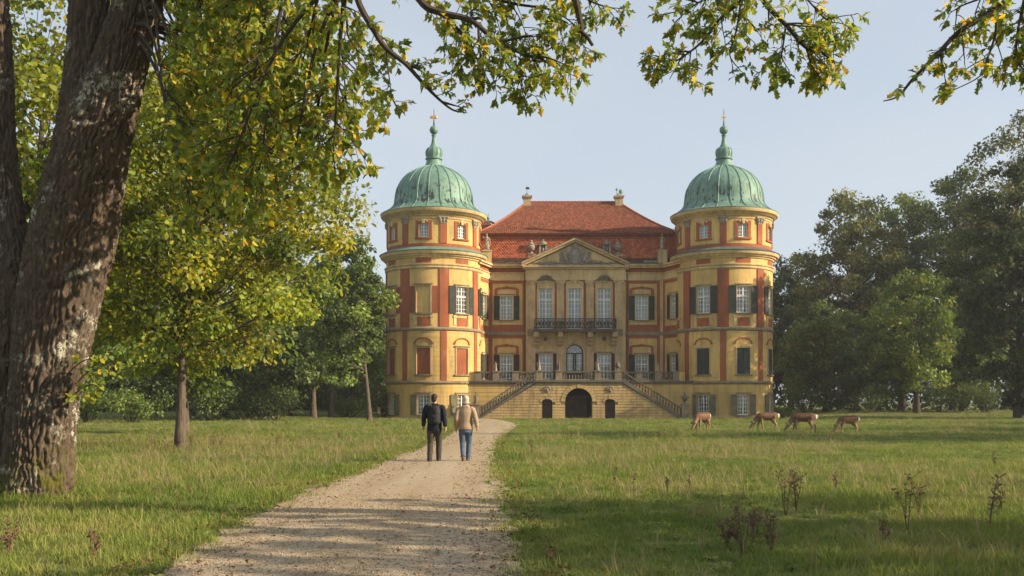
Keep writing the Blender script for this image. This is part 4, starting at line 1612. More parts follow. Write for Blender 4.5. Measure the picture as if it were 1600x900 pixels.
def statue(loc, h, label, seed=0, rz=0.0, m='statue'):
    """draped standing figure with one raised arm on a small base"""
    t_ = thing('statue', loc, label, 'statue')
    t_.rotation_euler = (0, 0, rz)
    rg = random.Random(seed)
    k = h / 1.9
    mb = MB()
    lean = rg.uniform(-0.06, 0.06)
    mb.lathe([(0.26, 0.1), (0.28, 0.25), (0.24, 0.5), (0.21, 0.8), (0.22, 0.95), (0.17, 1.12), (0.2, 1.3), (0.21, 1.42), (0.12, 1.53), (0.07, 1.58), (0.07, 1.64)], 14, (lean, 0, 0), True, 1.0, 0.8)
    mb.ball((lean, -0.02, 1.75), (0.105, 0.12, 0.14), 10, 8)
    for q in range(9):
        a = rg.uniform(0, 6.28)
        mb.tube([(0.24 * math.cos(a) + lean, 0.2 * math.sin(a), 0.12), (0.22 * math.cos(a + 0.3) + lean, 0.18 * math.sin(a + 0.3), 0.6), (0.17 * math.cos(a + 0.7) + lean, 0.14 * math.sin(a + 0.7), 1.1)], [0.06, 0.05, 0.03], 6)
    s = rg.choice((-1, 1))
    mb.tube([(lean + s * 0.19, 0, 1.42), (lean + s * 0.36, -0.05, 1.2), (lean + s * 0.2, -0.2, 1.08)], [0.08, 0.065, 0.05], 7)
    mb.tube([(lean - s * 0.19, 0, 1.42), (lean - s * 0.38, -0.06, 1.36), (lean - s * 0.42, -0.1, 1.62)], [0.08, 0.06, 0.05], 7)
    mb.tube([(lean + s * 0.2, 0.05, 1.4), (lean + s * 0.34, 0.1, 1.0), (lean + s * 0.3, 0.08, 0.4)], [0.07, 0.09, 0.05], 7)
    fig = obj('figure', mb, M_[m], None)
    fig.scale = (k, k, k)
    fig.parent = t_
    remesh(fig, 0.03, 2)
    b_ = obj('base', MB().box(-0.3 * k, 0.3 * k, -0.26 * k, 0.26 * k, 0, 0.13 * k), M_[m], None)
    b_.parent = t_
    return t_


def aedicule(loc, h, label):
    """little stone niche under a domed cap"""
    t_ = thing('stone_niche', loc, label, 'ornament')
    w = 0.42
    mb = MB()
    mb.box(-w, -w * 0.5, -0.25, 0.3, 0.12, h * 0.6)
    mb.box(w * 0.5, w, -0.25, 0.3, 0.12, h * 0.6)
    mb.box(-w * 0.5, w * 0.5, 0.05, 0.3, 0.12, h * 0.6)
    mb.box(-w - 0.08, w + 0.08, -0.32, 0.35, 0, 0.12)
    a = obj('niche', mb, M_['statue'], None)
    a.parent = t_
    mb = MB().box(-w - 0.07, w + 0.07, -0.33, 0.36, h * 0.6, h * 0.66)
    mb.lathe([(w, h * 0.66), (w * 0.95, h * 0.74), (w * 0.7, h * 0.82), (w * 0.3, h * 0.87), (0.08, h * 0.9), (0.12, h * 0.95), (0.02, h)], 12, (0, 0.02, 0), True, 1.0, 0.8)
    a = obj('domed_cap', mb, M_['stone'], None, 50)
    a.parent = t_
    mb = MB().lathe([(0.13, 0), (0.12, 0.25), (0.15, 0.45), (0.06, 0.55), (0.08, 0.62), (0.02, 0.72)], 8, (0, -0.12, 0.122))
    a = obj('relief_figure', mb, M_['statue'], None, 60)
    a.parent = t_
    return t_


zA = Z1(396) + 0.0
yA = Y1 + 0.81
urn((U1(830) + 0.02, Y1 + 0.74, Z1(396.6)), 1.55, 'lidded stone urn on the roof edge left of the pediment', 'statue')
urn((U1(966.5), Y1 + 0.74, Z1(396.6)), 1.55, 'lidded stone urn on the roof edge right of the pediment', 'statue')
aedicule((U1(849), yA, zA), 1.6, 'small stone niche with domed cap on the left slope of the pediment')
aedicule((U1(949), yA, zA), 1.65, 'small stone niche with domed cap on the right slope of the pediment')
statue((PX(761, 101.35), 101.35, 17.02), 1.75, 'stone figure on a pier beside the left tower at the roof edge', 3)
statue((PX(1035, 101.35), 101.35, 17.02), 1.7, 'stone figure on a pier beside the right tower at the roof edge', 8, 0.5)
pz = zt + 0.93
statue((pxs[0], yp, pz), 1.05, 'small stone figure on the post at the head of the left flight', 12)
statue((pxs[1], yp, pz), 0.95, 'small stone figure on the balustrade post left of the glass door', 15, 0.3, 'dstone')
statue((pxs[2], yp, pz), 1.15, 'small stone figure on the balustrade post right of the glass door', 21, -0.3)
urn((pxs[3], yp, pz), 0.95, 'dark stone urn on the post at the head of the right flight', 'dstone')
statue((lp_[1], yq, pz), 0.95, 'small pale stone figure on the terrace post left of the staircase', 31)
statue((rp_[1], yq, pz), 0.85, 'small pale stone figure on the terrace post right of the staircase', 33, 0.4)
statue((sx0 - 0.2, YS + 0.1, 1.4), 1.15, 'dark figure on the post at the foot of the left flight', 41, 0.8, 'dstone')
urn((sx1 + 0.2, YS + 0.1, 1.4), 1.1, 'dark stone urn on the post at the foot of the right flight', 'dstone')


def flower_pot(loc, label, seed):
    t_ = thing('flower_pot', loc, label, 'flower pot')
    a = obj('pot', MB().lathe([(0.12, 0), (0.14, 0.03), (0.2, 0.3), (0.23, 0.32), (0.23, 0.38), (0.18, 0.38)], 12), M_['buff'], None, 50)
    a.parent = t_
    V, Fc, C = [], [], []
    r2 = random.Random(seed)
    mb = MB()
    for i in range(120):
        d = Vector((r2.gauss(0, 1), r2.gauss(0, 1), r2.gauss(0, 1))).normalized() * r2.uniform(0.1, 0.33)
        c = Vector((0, 0, 0.62)) + d
        x = Vector((r2.gauss(0, 1), r2.gauss(0, 1), r2.gauss(0, 1))).normalized()
        y = x.orthogonal().normalized()
        mb.add([c - x * 0.06, c + y * 0.04, c + x * 0.06, c - y * 0.04], [(0, 1, 2, 3)])
    a = obj('plant', mb, M_['balplant'], None)
    a.parent = t_
    return t_


M_['balplant'] = simple('balcony_plant_leaf', (0.10, 0.085, 0.045), 0.8, 0.5, 5)
flower_pot((U1(875.5), 100.4, 8.942), 'potted plant on the balcony left of the middle window', 1)
flower_pot((U1(921.8), 100.4, 8.942), 'potted plant on the balcony right of the middle window', 2)
# ================================================================== PEOPLE
M_['skin'] = simple('skin', (0.42, 0.21, 0.14), 0.55, 0.1, 10, 0.05, 0.4, 0, 'Object')
M_['navy'] = simple('navy_cloth', (0.014, 0.017, 0.026), 0.85, 0.3, 9, 0.5, 0.2, 0, 'Object')
M_['trouser'] = simple('brown_grey_cloth', (0.062, 0.05, 0.045), 0.9, 0.25, 7, 0.5, 0.15, 0, 'Object')
M_['jean'] = simple('blue_denim', (0.08, 0.112, 0.16), 0.9, 0.3, 6, 0.5, 0.15, 0, 'Object')
M_['beige'] = simple('beige_cloth', (0.36, 0.262, 0.175), 0.9, 0.18, 7, 0.6, 0.15, 0, 'Object')
M_['knit'] = simple('cream_wool', (0.52, 0.43, 0.32), 0.95, 0.15, 30, 0.8, 0.1, 0, 'Object')
M_['hair'] = simple('dark_hair', (0.022, 0.014, 0.010), 0.6, 0.4, 40, 0.6, 0.3, 0, 'Object')
M_['shoe'] = simple('dark_leather', (0.03, 0.022, 0.018), 0.6, 0.3, 8, 0.2, 0.4, 0, 'Object')
M_['sole'] = simple('tan_leather', (0.16, 0.11, 0.08), 0.8, 0.3, 8, 0.2, 0.3, 0, 'Object')
M_['pack'] = simple('black_nylon', (0.012, 0.012, 0.013), 0.7, 0.3, 8, 0.3, 0.35, 0, 'Object')
M_['packtrim'] = simple('grey_webbing', (0.05, 0.05, 0.052), 0.7, 0.2, 8, 0.2, 0.3, 0, 'Object')


def ering(z, rx, ry, cx=0.0, cy=0.0, n=18):
    return [(cx + rx * math.cos(2 * PI * k / n), cy + ry * math.sin(2 * PI * k / n), z) for k in range(n)]


def child(name, mb, m, root, vox=None, sm=2, smooth=False):
    o = obj(name, mb, M_[m], None, smooth)
    o.parent = root
    if vox:
        remesh(o, vox, sm)
    return o


def hand(mb, wrist, s, fwd=0.02):
    """relaxed hanging hand: palm, four curled fingers of unequal length and a thumb on the forward side"""
    w = Vector(wrist)
    mb.tube([w, w + Vector((s * 0.005, 0.0, -0.045)), w + Vector((s * 0.004, fwd * 0.4, -0.085))], [0.026, 0.034, 0.032], 8)
    for i, (dy, L) in enumerate(((0.033, 0.068), (0.011, 0.078), (-0.011, 0.072), (-0.031, 0.056))):
        b = w + Vector((0.0, dy, -0.082))
        mb.tube([b, b + Vector((-s * 0.004, 0.002, -L * 0.5)), b + Vector((-s * 0.022, 0.002, -L * 0.95))], [0.0105, 0.0098, 0.0082], 6)
    t0 = w + Vector((-s * 0.008, 0.03, -0.03))
    mb.tube([t0, t0 + Vector((-s * 0.008, 0.03, -0.035)), t0 + Vector((-s * 0.014, 0.03, -0.068))], [0.0135, 0.0115, 0.009], 6)


def head(mb, z, yaw=0.0, cx=0.0, cy=0.0):
    """skull, jaw, nose, ears, neck; the face looks along +Y turned by yaw"""
    R = Matrix.Rotation(yaw, 3, 'Z')
    c = Vector((cx, cy, z))
    f = lambda p: c + R @ Vector(p)
    mb.ball(f((0, -0.01, 0.12)), (0.077, 0.098, 0.105), 14, 10, R)
    mb.ball(f((0, 0.035, 0.055)), (0.058, 0.062, 0.07), 12, 8, R)
    mb.ball(f((0, 0.1, 0.085)), (0.014, 0.022, 0.026), 8, 6, R)
    mb.ball(f((0, 0.086, 0.045)), (0.025, 0.014, 0.012), 8, 6, R)
    for s in (-1, 1):
        mb.ball(f((s * 0.031, 0.078, 0.11)), (0.015, 0.014, 0.011), 8, 6, R)
        mb.ball(f((s * 0.079, -0.008, 0.1)), (0.012, 0.022, 0.034), 8, 6, R)
    mb.tube([(cx * 0.6, cy - 0.02, z - 0.13), (cx, cy - 0.012, z - 0.03), f((0, -0.01, 0.06))], [0.068, 0.058, 0.056], 10)


def leg_pts(hip, knee, ankle):
    return [hip, (Vector(hip) + Vector(knee)) / 2, knee, (Vector(knee) * 0.62 + Vector(ankle) * 0.38), ankle]


# ---- man in a dark jacket with a backpack
mY = GY(722.5)
man = thing('person', (PX(679, mY), mY, 0), 'person in dark jacket and brown trousers walking away along the path', 'person')
legsM = [[(-0.095, 0, 0.93), (-0.11, 0.02, 0.50), (-0.115, -0.16, 0.09)], [(0.095, 0, 0.93), (0.105, 0.12, 0.51), (0.10, 0.13, 0.09)]]
armsM = [[(-0.2, 0, 1.47), (-0.285, 0.03, 1.17), (-0.305, 0.13, 0.95)], [(0.2, 0, 1.47), (0.265, -0.09, 1.18), (0.295, -0.1, 0.93)]]
mb = MB()
mb.loft([ering(0.9, 0.15, 0.1), ering(1.05, 0.14, 0.095), ering(1.25, 0.16, 0.105), ering(1.42, 0.17, 0.095), ering(1.52, 0.07, 0.06)])
head(mb, 1.585, -0.25)
for L in legsM:
    mb.tube(leg_pts(*L), [0.08, 0.075, 0.055, 0.055, 0.038], 10)
    mb.ball((L[2][0], L[2][1] + 0.06, 0.045), (0.04, 0.12, 0.04), 10, 7)
for A_, s in zip(armsM, (-1, 1)):
    mb.tube(A_, [0.05, 0.042, 0.029], 10)
    hand(mb, A_[2], s)
child('body', mb, 'skin', man, 0.0085, 2)
mb = MB()
mb.loft([ering(0.83, 0.195, 0.15), ering(0.9, 0.2, 0.152), ering(1.05, 0.19, 0.14), ering(1.22, 0.205, 0.145), ering(1.38, 0.222, 0.14), ering(1.47, 0.205, 0.12), ering(1.52, 0.12, 0.095), ering(1.56, 0.085, 0.085)], True)
for A_, s in zip(armsM, (-1, 1)):
    a, b, c = map(Vector, A_)
    mb.tube([a + Vector((-s * 0.05, 0, 0.0)), a + Vector((s * 0.012, 0, -0.03)), (a + b) / 2 + Vector((s * 0.008, 0, 0)), b, (b + c) / 2, c + Vector((0, 0, 0.015))], [0.085, 0.088, 0.078, 0.068, 0.062, 0.054], 12)
child('jacket', mb, 'navy', man, 0.014, 3)
mb = MB()
mb.loft([ering(0.82, 0.165, 0.13), ering(0.95, 0.175, 0.13), ering(1.0, 0.165, 0.12)])
for L in legsM:
    h, k, a = map(Vector, L)
    mb.tube([h + Vector((0, 0, -0.02)), (h + k) / 2, k, k * 0.6 + a * 0.4, a + Vector((0, 0, 0.03)), a + Vector((0, 0.01, -0.03))], [0.11, 0.098, 0.08, 0.079, 0.07, 0.072], 12)
child('trousers', mb, 'trouser', man, 0.014, 3)
for L in legsM:
    x, y = L[2][0], L[2][1]
    mb = MB()
    mb.loft([[(x + px_, y + py_, z) for px_, py_ in ((-0.04, -0.09), (0.04, -0.09), (0.05, 0.02), (0.052, 0.12), (0.03, 0.19), (-0.03, 0.19), (-0.052, 0.12), (-0.05, 0.02))] for z in (0.0, 0.05)])
    mb.ball((x, y - 0.02, 0.06), (0.047, 0.075, 0.055), 10, 7)
    child('shoe', mb, 'shoe', man, 0.012, 2)
mb = MB()
R = Matrix.Rotation(-0.25, 3, 'Z')
mb.ball(Vector((0, 0, 1.585)) + R @ Vector((0, -0.02, 0.138)), (0.084, 0.1, 0.098), 14, 10, R)
mb.ball(Vector((0, 0, 1.585)) + R @ Vector((0, -0.055, 0.075)), (0.07, 0.06, 0.07), 12, 8, R)
child('hair', mb, 'hair', man, 0.01, 1)

pack = thing('backpack', (PX(679, mY) + 0.02, mY - 0.2, 1.02), 'black backpack on the back of the person in the dark jacket', 'backpack')
mb = MB()
mb.loft([ering(0.0, 0.13, 0.085, 0, 0), ering(0.06, 0.155, 0.1), ering(0.3, 0.15, 0.095), ering(0.42, 0.12, 0.075), ering(0.48, 0.06, 0.04)])
child('bag', mb, 'pack', pack, 0.012, 2)
mb = MB().loft([ering(0.04, 0.10, 0.05, 0, -0.075), ering(0.2, 0.105, 0.05, 0, -0.075), ering(0.25, 0.08, 0.03, 0, -0.07)])
pk = child('pocket', mb, 'pack', pack, 0.01, 2)
mb = MB().box(-0.012, 0.012, -0.135, -0.12, 0.05, 0.1)
mb.box(0.03, 0.05, -0.105, -0.09, 0.26, 0.36)
child('buckle', mb, 'packtrim', pack)
for s in (-1, 1):
    mb = MB().tube([(s * 0.08, 0.02, 0.44), (s * 0.11, 0.1, 0.51), (s * 0.125, 0.2, 0.5), (s * 0.13, 0.345, 0.4), (s * 0.145, 0.35, 0.2), (s * 0.18, 0.24, 0.06), (s * 0.14, 0.05, 0.04)], 0.018, 6)
    child('strap', mb, 'packtrim', pack)
mb = MB().tube([(-0.04, -0.01, 0.47), (-0.03, -0.02, 0.53), (0.03, -0.02, 0.53), (0.04, -0.01, 0.47)], 0.01, 6)
child('grab_loop', mb, 'pack', pack)

# ---- second walker: beige jacket, jeans, woollen hat
wY = GY(721.5)
wom = thing('person', (PX(727.5, wY), wY, 0), 'person in beige jacket, blue jeans and cream woollen hat walking away along the path', 'person')
legsW = [[(-0.09, 0, 0.9), (-0.085, 0.03, 0.49), (-0.055, -0.25, 0.17)], [(0.085, 0, 0.9), (0.085, 0.09, 0.48), (0.06, 0.08, 0.085)]]
armsW = [[(-0.175, 0, 1.42), (-0.25, -0.06, 1.15), (-0.255, 0.06, 0.90)], [(0.175, 0, 1.42), (0.27, -0.08, 1.15), (0.315, -0.06, 0.92)]]
mb = MB()
mb.loft([ering(0.86, 0.15, 0.1), ering(1.02, 0.13, 0.09), ering(1.2, 0.15, 0.1), ering(1.37, 0.15, 0.09), ering(1.46, 0.06, 0.055)])
head(mb, 1.525, 0.15)
for L in legsW:
    mb.tube(leg_pts(*L), [0.08, 0.072, 0.053, 0.052, 0.036], 10)
mb.ball((0.06, 0.14, 0.045), (0.038, 0.11, 0.038), 10, 7)
mb.tube([(-0.055, -0.25, 0.17), (-0.055, -0.25, 0.12), (-0.055, -0.2, 0.04)], [0.036, 0.04, 0.034], 8)
for A_, s in zip(armsW, (-1, 1)):
    mb.tube(A_, [0.046, 0.038, 0.026], 10)
    hand(mb, A_[2], s)
child('body', mb, 'skin', wom, 0.0085, 2)
mb = MB()
mb.loft([ering(0.86, 0.19, 0.15), ering(0.92, 0.195, 0.152), ering(1.05, 0.178, 0.135), ering(1.2, 0.185, 0.135), ering(1.33, 0.2, 0.13), ering(1.43, 0.175, 0.11), ering(1.48, 0.1, 0.09), ering(1.54, 0.075, 0.08)], True)
mb.tube([(-0.085, 0.02, 1.49), (-0.06, -0.08, 1.47), (0.06, -0.08, 1.47), (0.085, 0.02, 1.49)], 0.035, 8)
for A_, s in zip(armsW, (-1, 1)):
    a, b, c = map(Vector, A_)
    mb.tube([a + Vector((-s * 0.05, 0, 0)), a + Vector((s * 0.012, 0, -0.03)), (a + b) / 2 + Vector((s * 0.008, 0, 0)), b, (b + c) / 2, c + Vector((0, 0, 0.01))], [0.075, 0.08, 0.074, 0.066, 0.06, 0.052], 12)
child('jacket', mb, 'beige', wom, 0.014, 3)
mb = MB()
mb.loft([ering(0.78, 0.16, 0.125), ering(0.9, 0.17, 0.125), ering(0.97, 0.16, 0.115)])
for L in legsW:
    h, k, a = map(Vector, L)
    mb.tube([h + Vector((0, 0, -0.02)), (h + k) / 2, k, k * 0.6 + a * 0.4, a - (k - a).normalized() * 0.03], [0.108, 0.092, 0.074, 0.07, 0.062], 12)
child('trousers', mb, 'jean', wom, 0.013, 3)
mb = MB()
x, y = 0.06, 0.08
mb.loft([[(x + px_, y + py_, z) for px_, py_ in ((-0.036, -0.08), (0.036, -0.08), (0.045, 0.02), (0.047, 0.12), (0.028, 0.18), (-0.028, 0.18), (-0.047, 0.12), (-0.045, 0.02))] for z in (0.0, 0.05)])
mb.ball((x, y - 0.01, 0.06), (0.042, 0.07, 0.05), 10, 7)
child('shoe', mb, 'sole', wom, 0.012, 2)
mb = MB()
c, d = Vector((-0.055, -0.255, 0.13)), Vector((-0.055, -0.2, 0.012))
ax = (d - c).normalized()
mb.tube([c - ax * 0.03, c, (c + d) / 2, d, d + Vector((0, 0.05, -0.002))], [0.035, 0.045, 0.047, 0.045, 0.03], 10)
child('shoe', mb, 'sole', wom, 0.012, 2)
mb = MB()
R = Matrix.Rotation(0.15, 3, 'Z')
mb.ball(Vector((0, 0, 1.525)) + R @ Vector((0, -0.012, 0.15)), (0.092, 0.112, 0.112), 16, 10, R)
mb.ball(Vector((0, 0, 1.525)) + R @ Vector((0, -0.035, 0.085)), (0.088, 0.085, 0.07), 14, 8, R)
child('hat', mb, 'knit', wom, 0.01, 2)
mb = MB().tube([Vector((0, 0, 1.525)) + R @ Vector((0.088 * math.cos(q * PI / 6), -0.02 + 0.1 * math.sin(q * PI / 6), 0.06 + 0.02 * math.sin(q * PI / 6))) for q in range(13)], 0.016, 7, False)
child('hat_brim', mb, 'knit', wom)

# ================================================================== DEER
def fur():
    t = NT('deer_fur')
    p = t.pos((1, 1, 1), 'Object')
    sz = t.n('ShaderNodeSeparateXYZ')
    t.l(p, sz.inputs[0])
    n = t.noise(p, 6, 4, 0.6)
    zz = t.math('ADD', sz.outputs['Z'], t.ramp(n, 0.3, 0.7, -0.05, 0.05))
    c = t.mix(t.ramp(zz, 0.5, 0.68), (0.27, 0.185, 0.11), (0.15, 0.075, 0.038))
    c = t.mix(t.ramp(zz, 0.84, 0.97), c, (0.075, 0.04, 0.024))
    c = t.mix(t.ramp(sz.outputs['X'], -0.7, -0.9, 0, 0.7), c, (0.11, 0.075, 0.05))
    vo = t.n('ShaderNodeTexVoronoi')
    vo.inputs['Scale'].default_value = 11
    t.l(p, vo.inputs['Vector'])
    sp = t.math('MULTIPLY', t.ramp(vo.outputs['Distance'], 0.26, 0.18), t.math('MULTIPLY', t.ramp(zz, 0.66, 0.72), t.ramp(sz.outputs['X'], -0.4, -0.3)))
    c = t.mix(t.math('MULTIPLY', sp, 0.45), c, (0.5, 0.38, 0.26))
    return t.done(t.bsdf(c, 0.8, 0.2, t.noise(p, 60, 3, 0.6), 0.5, 0.006))


M_['fur'] = fur()
M_['rump'] = simple('white_fur', (0.68, 0.62, 0.52), 0.9, 0.1, 20, 0.4, 0.1, 0, 'Object')
M_['hoof'] = simple('dark_hoof', (0.03, 0.025, 0.02), 0.5, 0.2, 9, 0.1, 0.3, 0, 'Object')


def deer(px, py, label, yaw, scale, stride, seed):
    Y = GY(py)
    t_ = thing('deer', (PX(px, Y), Y, 0), label, 'deer', 'deer grazing on the lawn')
    t_.rotation_euler = (0, 0, yaw)
    t_.scale = (scale * 1.05,) * 3
    rg = random.Random(seed)
    mb = MB()
    nk = rg.uniform(-0.05, 0.05)
    mb.tube([(0.53, 0, 0.80), (0.47, 0, 0.80), (0.33, 0, 0.785), (0.05, 0, 0.75), (-0.22, 0, 0.745), (-0.40, 0, 0.735), (-0.50, 0, 0.69), (-0.62, nk, 0.55), (-0.72, nk, 0.39), (-0.78, nk, 0.29)],
            [0.09, 0.16, 0.2, 0.21, 0.215, 0.195, 0.16, 0.12, 0.092, 0.08], 14)
    mb.ball((0.05, 0, 0.70), (0.34, 0.15, 0.19), 12, 8)
    mb.ball((-0.33, 0, 0.70), (0.2, 0.145, 0.24), 12, 8)
    # head
    mb.tube([(-0.76, nk, 0.34), (-0.83, nk, 0.25), (-0.90, nk, 0.15), (-0.945, nk, 0.08)], [0.075, 0.08, 0.055, 0.04], 10)
    for s in (-1, 1):
        q = Matrix.Rotation(s * 0.9, 3, 'X') @ Matrix.Rotation(-0.5, 3, 'Y')
        mb.ball((-0.79, nk + s * 0.13, 0.43), (0.045, 0.026, 0.115), 8, 6, q)
        mb.tube([(-0.78, nk + s * 0.04, 0.34), (-0.79, nk + s * 0.09, 0.40)], 0.026, 6)
    legs = []
    for i, (s, fx) in enumerate(((-1, stride[0]), (1, stride[1]))):
        y = s * 0.095
        L = [(-0.36, y * 0.9, 0.66), (-0.36 + fx * 0.35, y, 0.44), (-0.365 + fx * 0.6, y, 0.31), (-0.355 + fx * 0.9, y, 0.09), (-0.375 + fx, y, 0.03)]
        mb.tube(L, [0.11, 0.068, 0.05, 0.036, 0.038], 8)
        legs.append(L[-1])
    for i, (s, fx) in enumerate(((-1, stride[2]), (1, stride[3]))):
        y = s * 0.105
        L = [(0.37, y * 0.8, 0.72), (0.29 + fx * 0.3, y * 1.15, 0.52), (0.40 + fx * 0.5, y, 0.40), (0.50 + fx * 0.7, y, 0.325), (0.475 + fx * 0.9, y, 0.2), (0.455 + fx, y, 0.08), (0.435 + fx, y, 0.03)]
        mb.tube(L, [0.15, 0.12, 0.076, 0.048, 0.038, 0.035, 0.037], 8)
        legs.append(L[-1])
    o = obj('body', mb, M_['fur'], None)
    o.parent = t_
    remesh(o, 0.014, 3)
    mb = MB()
    for s in (-1, 1):
        mb.ball((0.555, s * 0.055, 0.76), (0.055, 0.06, 0.13), 10, 8)
    o = obj('rump_patch', mb, M_['rump'], None, True)
    o.parent = t_
    mb = MB().tube([(0.58, 0, 0.86), (0.63, 0.01, 0.83), (0.645, 0.02, 0.74), (0.635, 0.02, 0.68)], [0.03, 0.034, 0.03, 0.014], 8)
    o = obj('tail', mb, M_['rump'], None, True)
    o.parent = t_
    for x, y, z in legs:
        mb = MB().loft([ering(0.0, 0.034, 0.028, x - 0.008, y, 8), ering(0.035, 0.029, 0.027, x, y, 8)])
        o = obj('hoof', mb, M_['hoof'], None)
        o.parent = t_
    return t_


deer(1097.5, 673.5, 'sunlit deer grazing in front of the right tower, leftmost of the four', 0.75, 1.03, (0.06, -0.04, -0.05, 0.08), 1)
deer(1199, 672.5, 'brown deer grazing at the right edge of the palace, second from left', 0.08, 1.02, (0.1, -0.16, -0.08, 0.06), 2)
deer(1256, 676, 'dark brown deer with white rump grazing, third from left', -0.14, 1.02, (-0.02, -0.14, -0.14, 0.1), 3)
deer(1326, 677, 'smaller brown deer grazing at the far right of the four', 0.22, 0.9, (-0.12, 0.04, -0.1, 0.12), 4)
# ================================================================== GROUND
def sstep(a, b, x):
    t = np.clip((x - a) / (b - a), 0, 1)
    return t * t * (3 - 2 * t)


def gz(x, y):
    x, y = np.asarray(x, float), np.asarray(y, float)
    r = 0.5 * sstep(84, 118, y) * sstep(19, 30, np.abs(x - 6.4))
    bump = 0.05 * (vnoise(x * 0.12, y * 0.12, 0, 3) - 0.5) * sstep(4.5, 9, np.abs(x + 1.8)) * sstep(97, 85, y)
    return r + bump


# path edges measured along the ground
LE = [(-4.2, -12), (-3.55, 0), (-3.3, 9.15), (-3.52, 12.3), (-3.6, 14.2), (-3.68, 17.05), (-3.5, 19.9), (-3.36, 22.4), (-3.42, 28.3), (-3.2, 34.1), (-2.95, 43.7), (-3.1, 55.3), (-2.75, 70), (-2.7, 80), (-3.9, 90), (-5.2, 94)]
RE = [(0.2, -12), (0.15, 0), (0.13, 9.15), (0.07, 11.0), (-0.03, 14.2), (-0.13, 17.05), (-0.28, 20), (-0.42, 24), (-0.58, 30), (-0.66, 36), (-0.62, 42), (-0.3, 50), (0.1, 58), (0.35, 66), (0.3, 74), (-0.3, 82), (-1.4, 90), (-2.0, 94)]


def edge_x(E, y):
    return np.interp(y, [p[1] for p in E], [p[0] for p in E])


def ground_sheet():
    def axis(lo, hi, dense_lo, dense_hi, step, far):
        a = list(np.arange(dense_lo, dense_hi + 1e-6, step))
        k, s = dense_hi, step
        while k < hi:
            s *= far
            k += s
            a.append(min(k, hi))
        k, s = dense_lo, step
        while k > lo:
            s *= far
            k -= s
            a.insert(0, max(k, lo))
        return np.array(a)
    xs = axis(-900, 900, -60, 75, 1.5, 1.35)
    ys = axis(-250, 1500, 0, 150, 1.5, 1.35)
    X, Y = np.meshgrid(xs, ys)
    Z = gz(X, Y)
    V = np.stack([X, Y, Z], -1).reshape(-1, 3)
    nx, ny = len(xs), len(ys)
    i, j = np.meshgrid(np.arange(nx - 1), np.arange(ny - 1))
    a = j * nx + i
    Fc = np.stack([a, a + 1, a + nx + 1, a + nx], -1).reshape(-1, 4)
    return flat_mesh('lawn', V, Fc, 4, True)


def lawn_mat():
    t = NT('lawn')
    p = t.pos()
    n1 = t.noise(p, 0.18, 5, 0.6)
    n2 = t.noise(p, 1.7, 5, 0.65)
    n3 = t.noise(p, 14, 4, 0.7)
    c = t.mix(t.ramp(n2, 0.32, 0.7), (0.09, 0.115, 0.032), (0.17, 0.185, 0.055))
    c = t.mix(t.ramp(n1, 0.48, 0.7, 0, 0.6), c, (0.19, 0.165, 0.065))
    c = t.mix(t.ramp(n3, 0.45, 0.8, 0, 0.5), c, (0.05, 0.045, 0.02))
    return t.done(t.bsdf(c, 0.95, 0.1, n3, 0.8, 0.05))


def gravel_mat():
    t = NT('gravel')
    p = t.pos()
    vo = t.n('ShaderNodeTexVoronoi')
    vo.inputs['Scale'].default_value = 42
    t.l(p, vo.inputs['Vector'])
    sp = t.n('ShaderNodeSeparateColor')
    t.l(vo.outputs['Color'], sp.inputs[0])
    n1 = t.noise(p, 0.5, 5, 0.6)
    n2 = t.noise(p, 4.0, 5, 0.7)
    c = t.mix(sp.outputs[0], (0.24, 0.175, 0.10), (0.54, 0.42, 0.28))
    c = t.mix(t.ramp(n1, 0.35, 0.7, 0, 0.55), c, (0.39, 0.30, 0.195))
    c = t.mix(t.ramp(n2, 0.52, 0.75, 0, 0.55), c, (0.16, 0.12, 0.075))
    n5 = t.noise(t.pos((1.5, 0.07, 1)), 1.0, 4, 0.6)
    c = t.mix(t.ramp(n5, 0.45, 0.68, 0, 0.5), c, (0.49, 0.405, 0.29))
    c = t.mix(t.ramp(n5, 0.42, 0.3, 0, 0.45), c, (0.20, 0.15, 0.09))
    h = t.math('ADD', t.ramp(vo.outputs['Distance'], 0.0, 0.6, 1, 0), t.math('MULTIPLY', n2, 1.2))
    return t.done(t.bsdf(c, 0.95, 0.15, h, 0.9, 0.02))


M_['lawn'] = lawn_mat()
M_['gravel'] = gravel_mat()
lawn = link('lawn', ground_sheet(), M_['lawn'])
tag(lawn, 'rough park lawn of short grass around the palace', 'lawn', kind='structure')

ys = np.concatenate([np.arange(-12, 9, 1.0), np.arange(9, 30, 0.2), np.arange(30, 94.1, 0.5)])
l = edge_x(LE, ys) + 0.28 * (vnoise(ys * 1.6, 3.1, 0, 5) - 0.5) + 0.16 * (vnoise(ys * 5.0, 1.1, 0, 6) - 0.5)
r = edge_x(RE, ys) + 0.28 * (vnoise(ys * 1.6, 9.1, 0, 7) - 0.5) + 0.16 * (vnoise(ys * 5.0, 4.1, 0, 8) - 0.5)
NX = 12
V, Fc = [], []
for j, y in enumerate(ys):
    for i in range(NX + 1):
        x = l[j] + (r[j] - l[j]) * i / NX
        V.append((x, y, float(gz(x, y)) + 0.014 + 0.02 * math.sin(PI * i / NX)))
for j in range(len(ys) - 1):
    for i in range(NX):
        a = j * (NX + 1) + i
        Fc.append((a, a + 1, a + NX + 2, a + NX + 1))
path = link('path', flat_mesh('path', V, Fc, 4, True), M_['gravel'])
tag(path, 'pale gravel path leading to the palace', 'path', kind='structure')
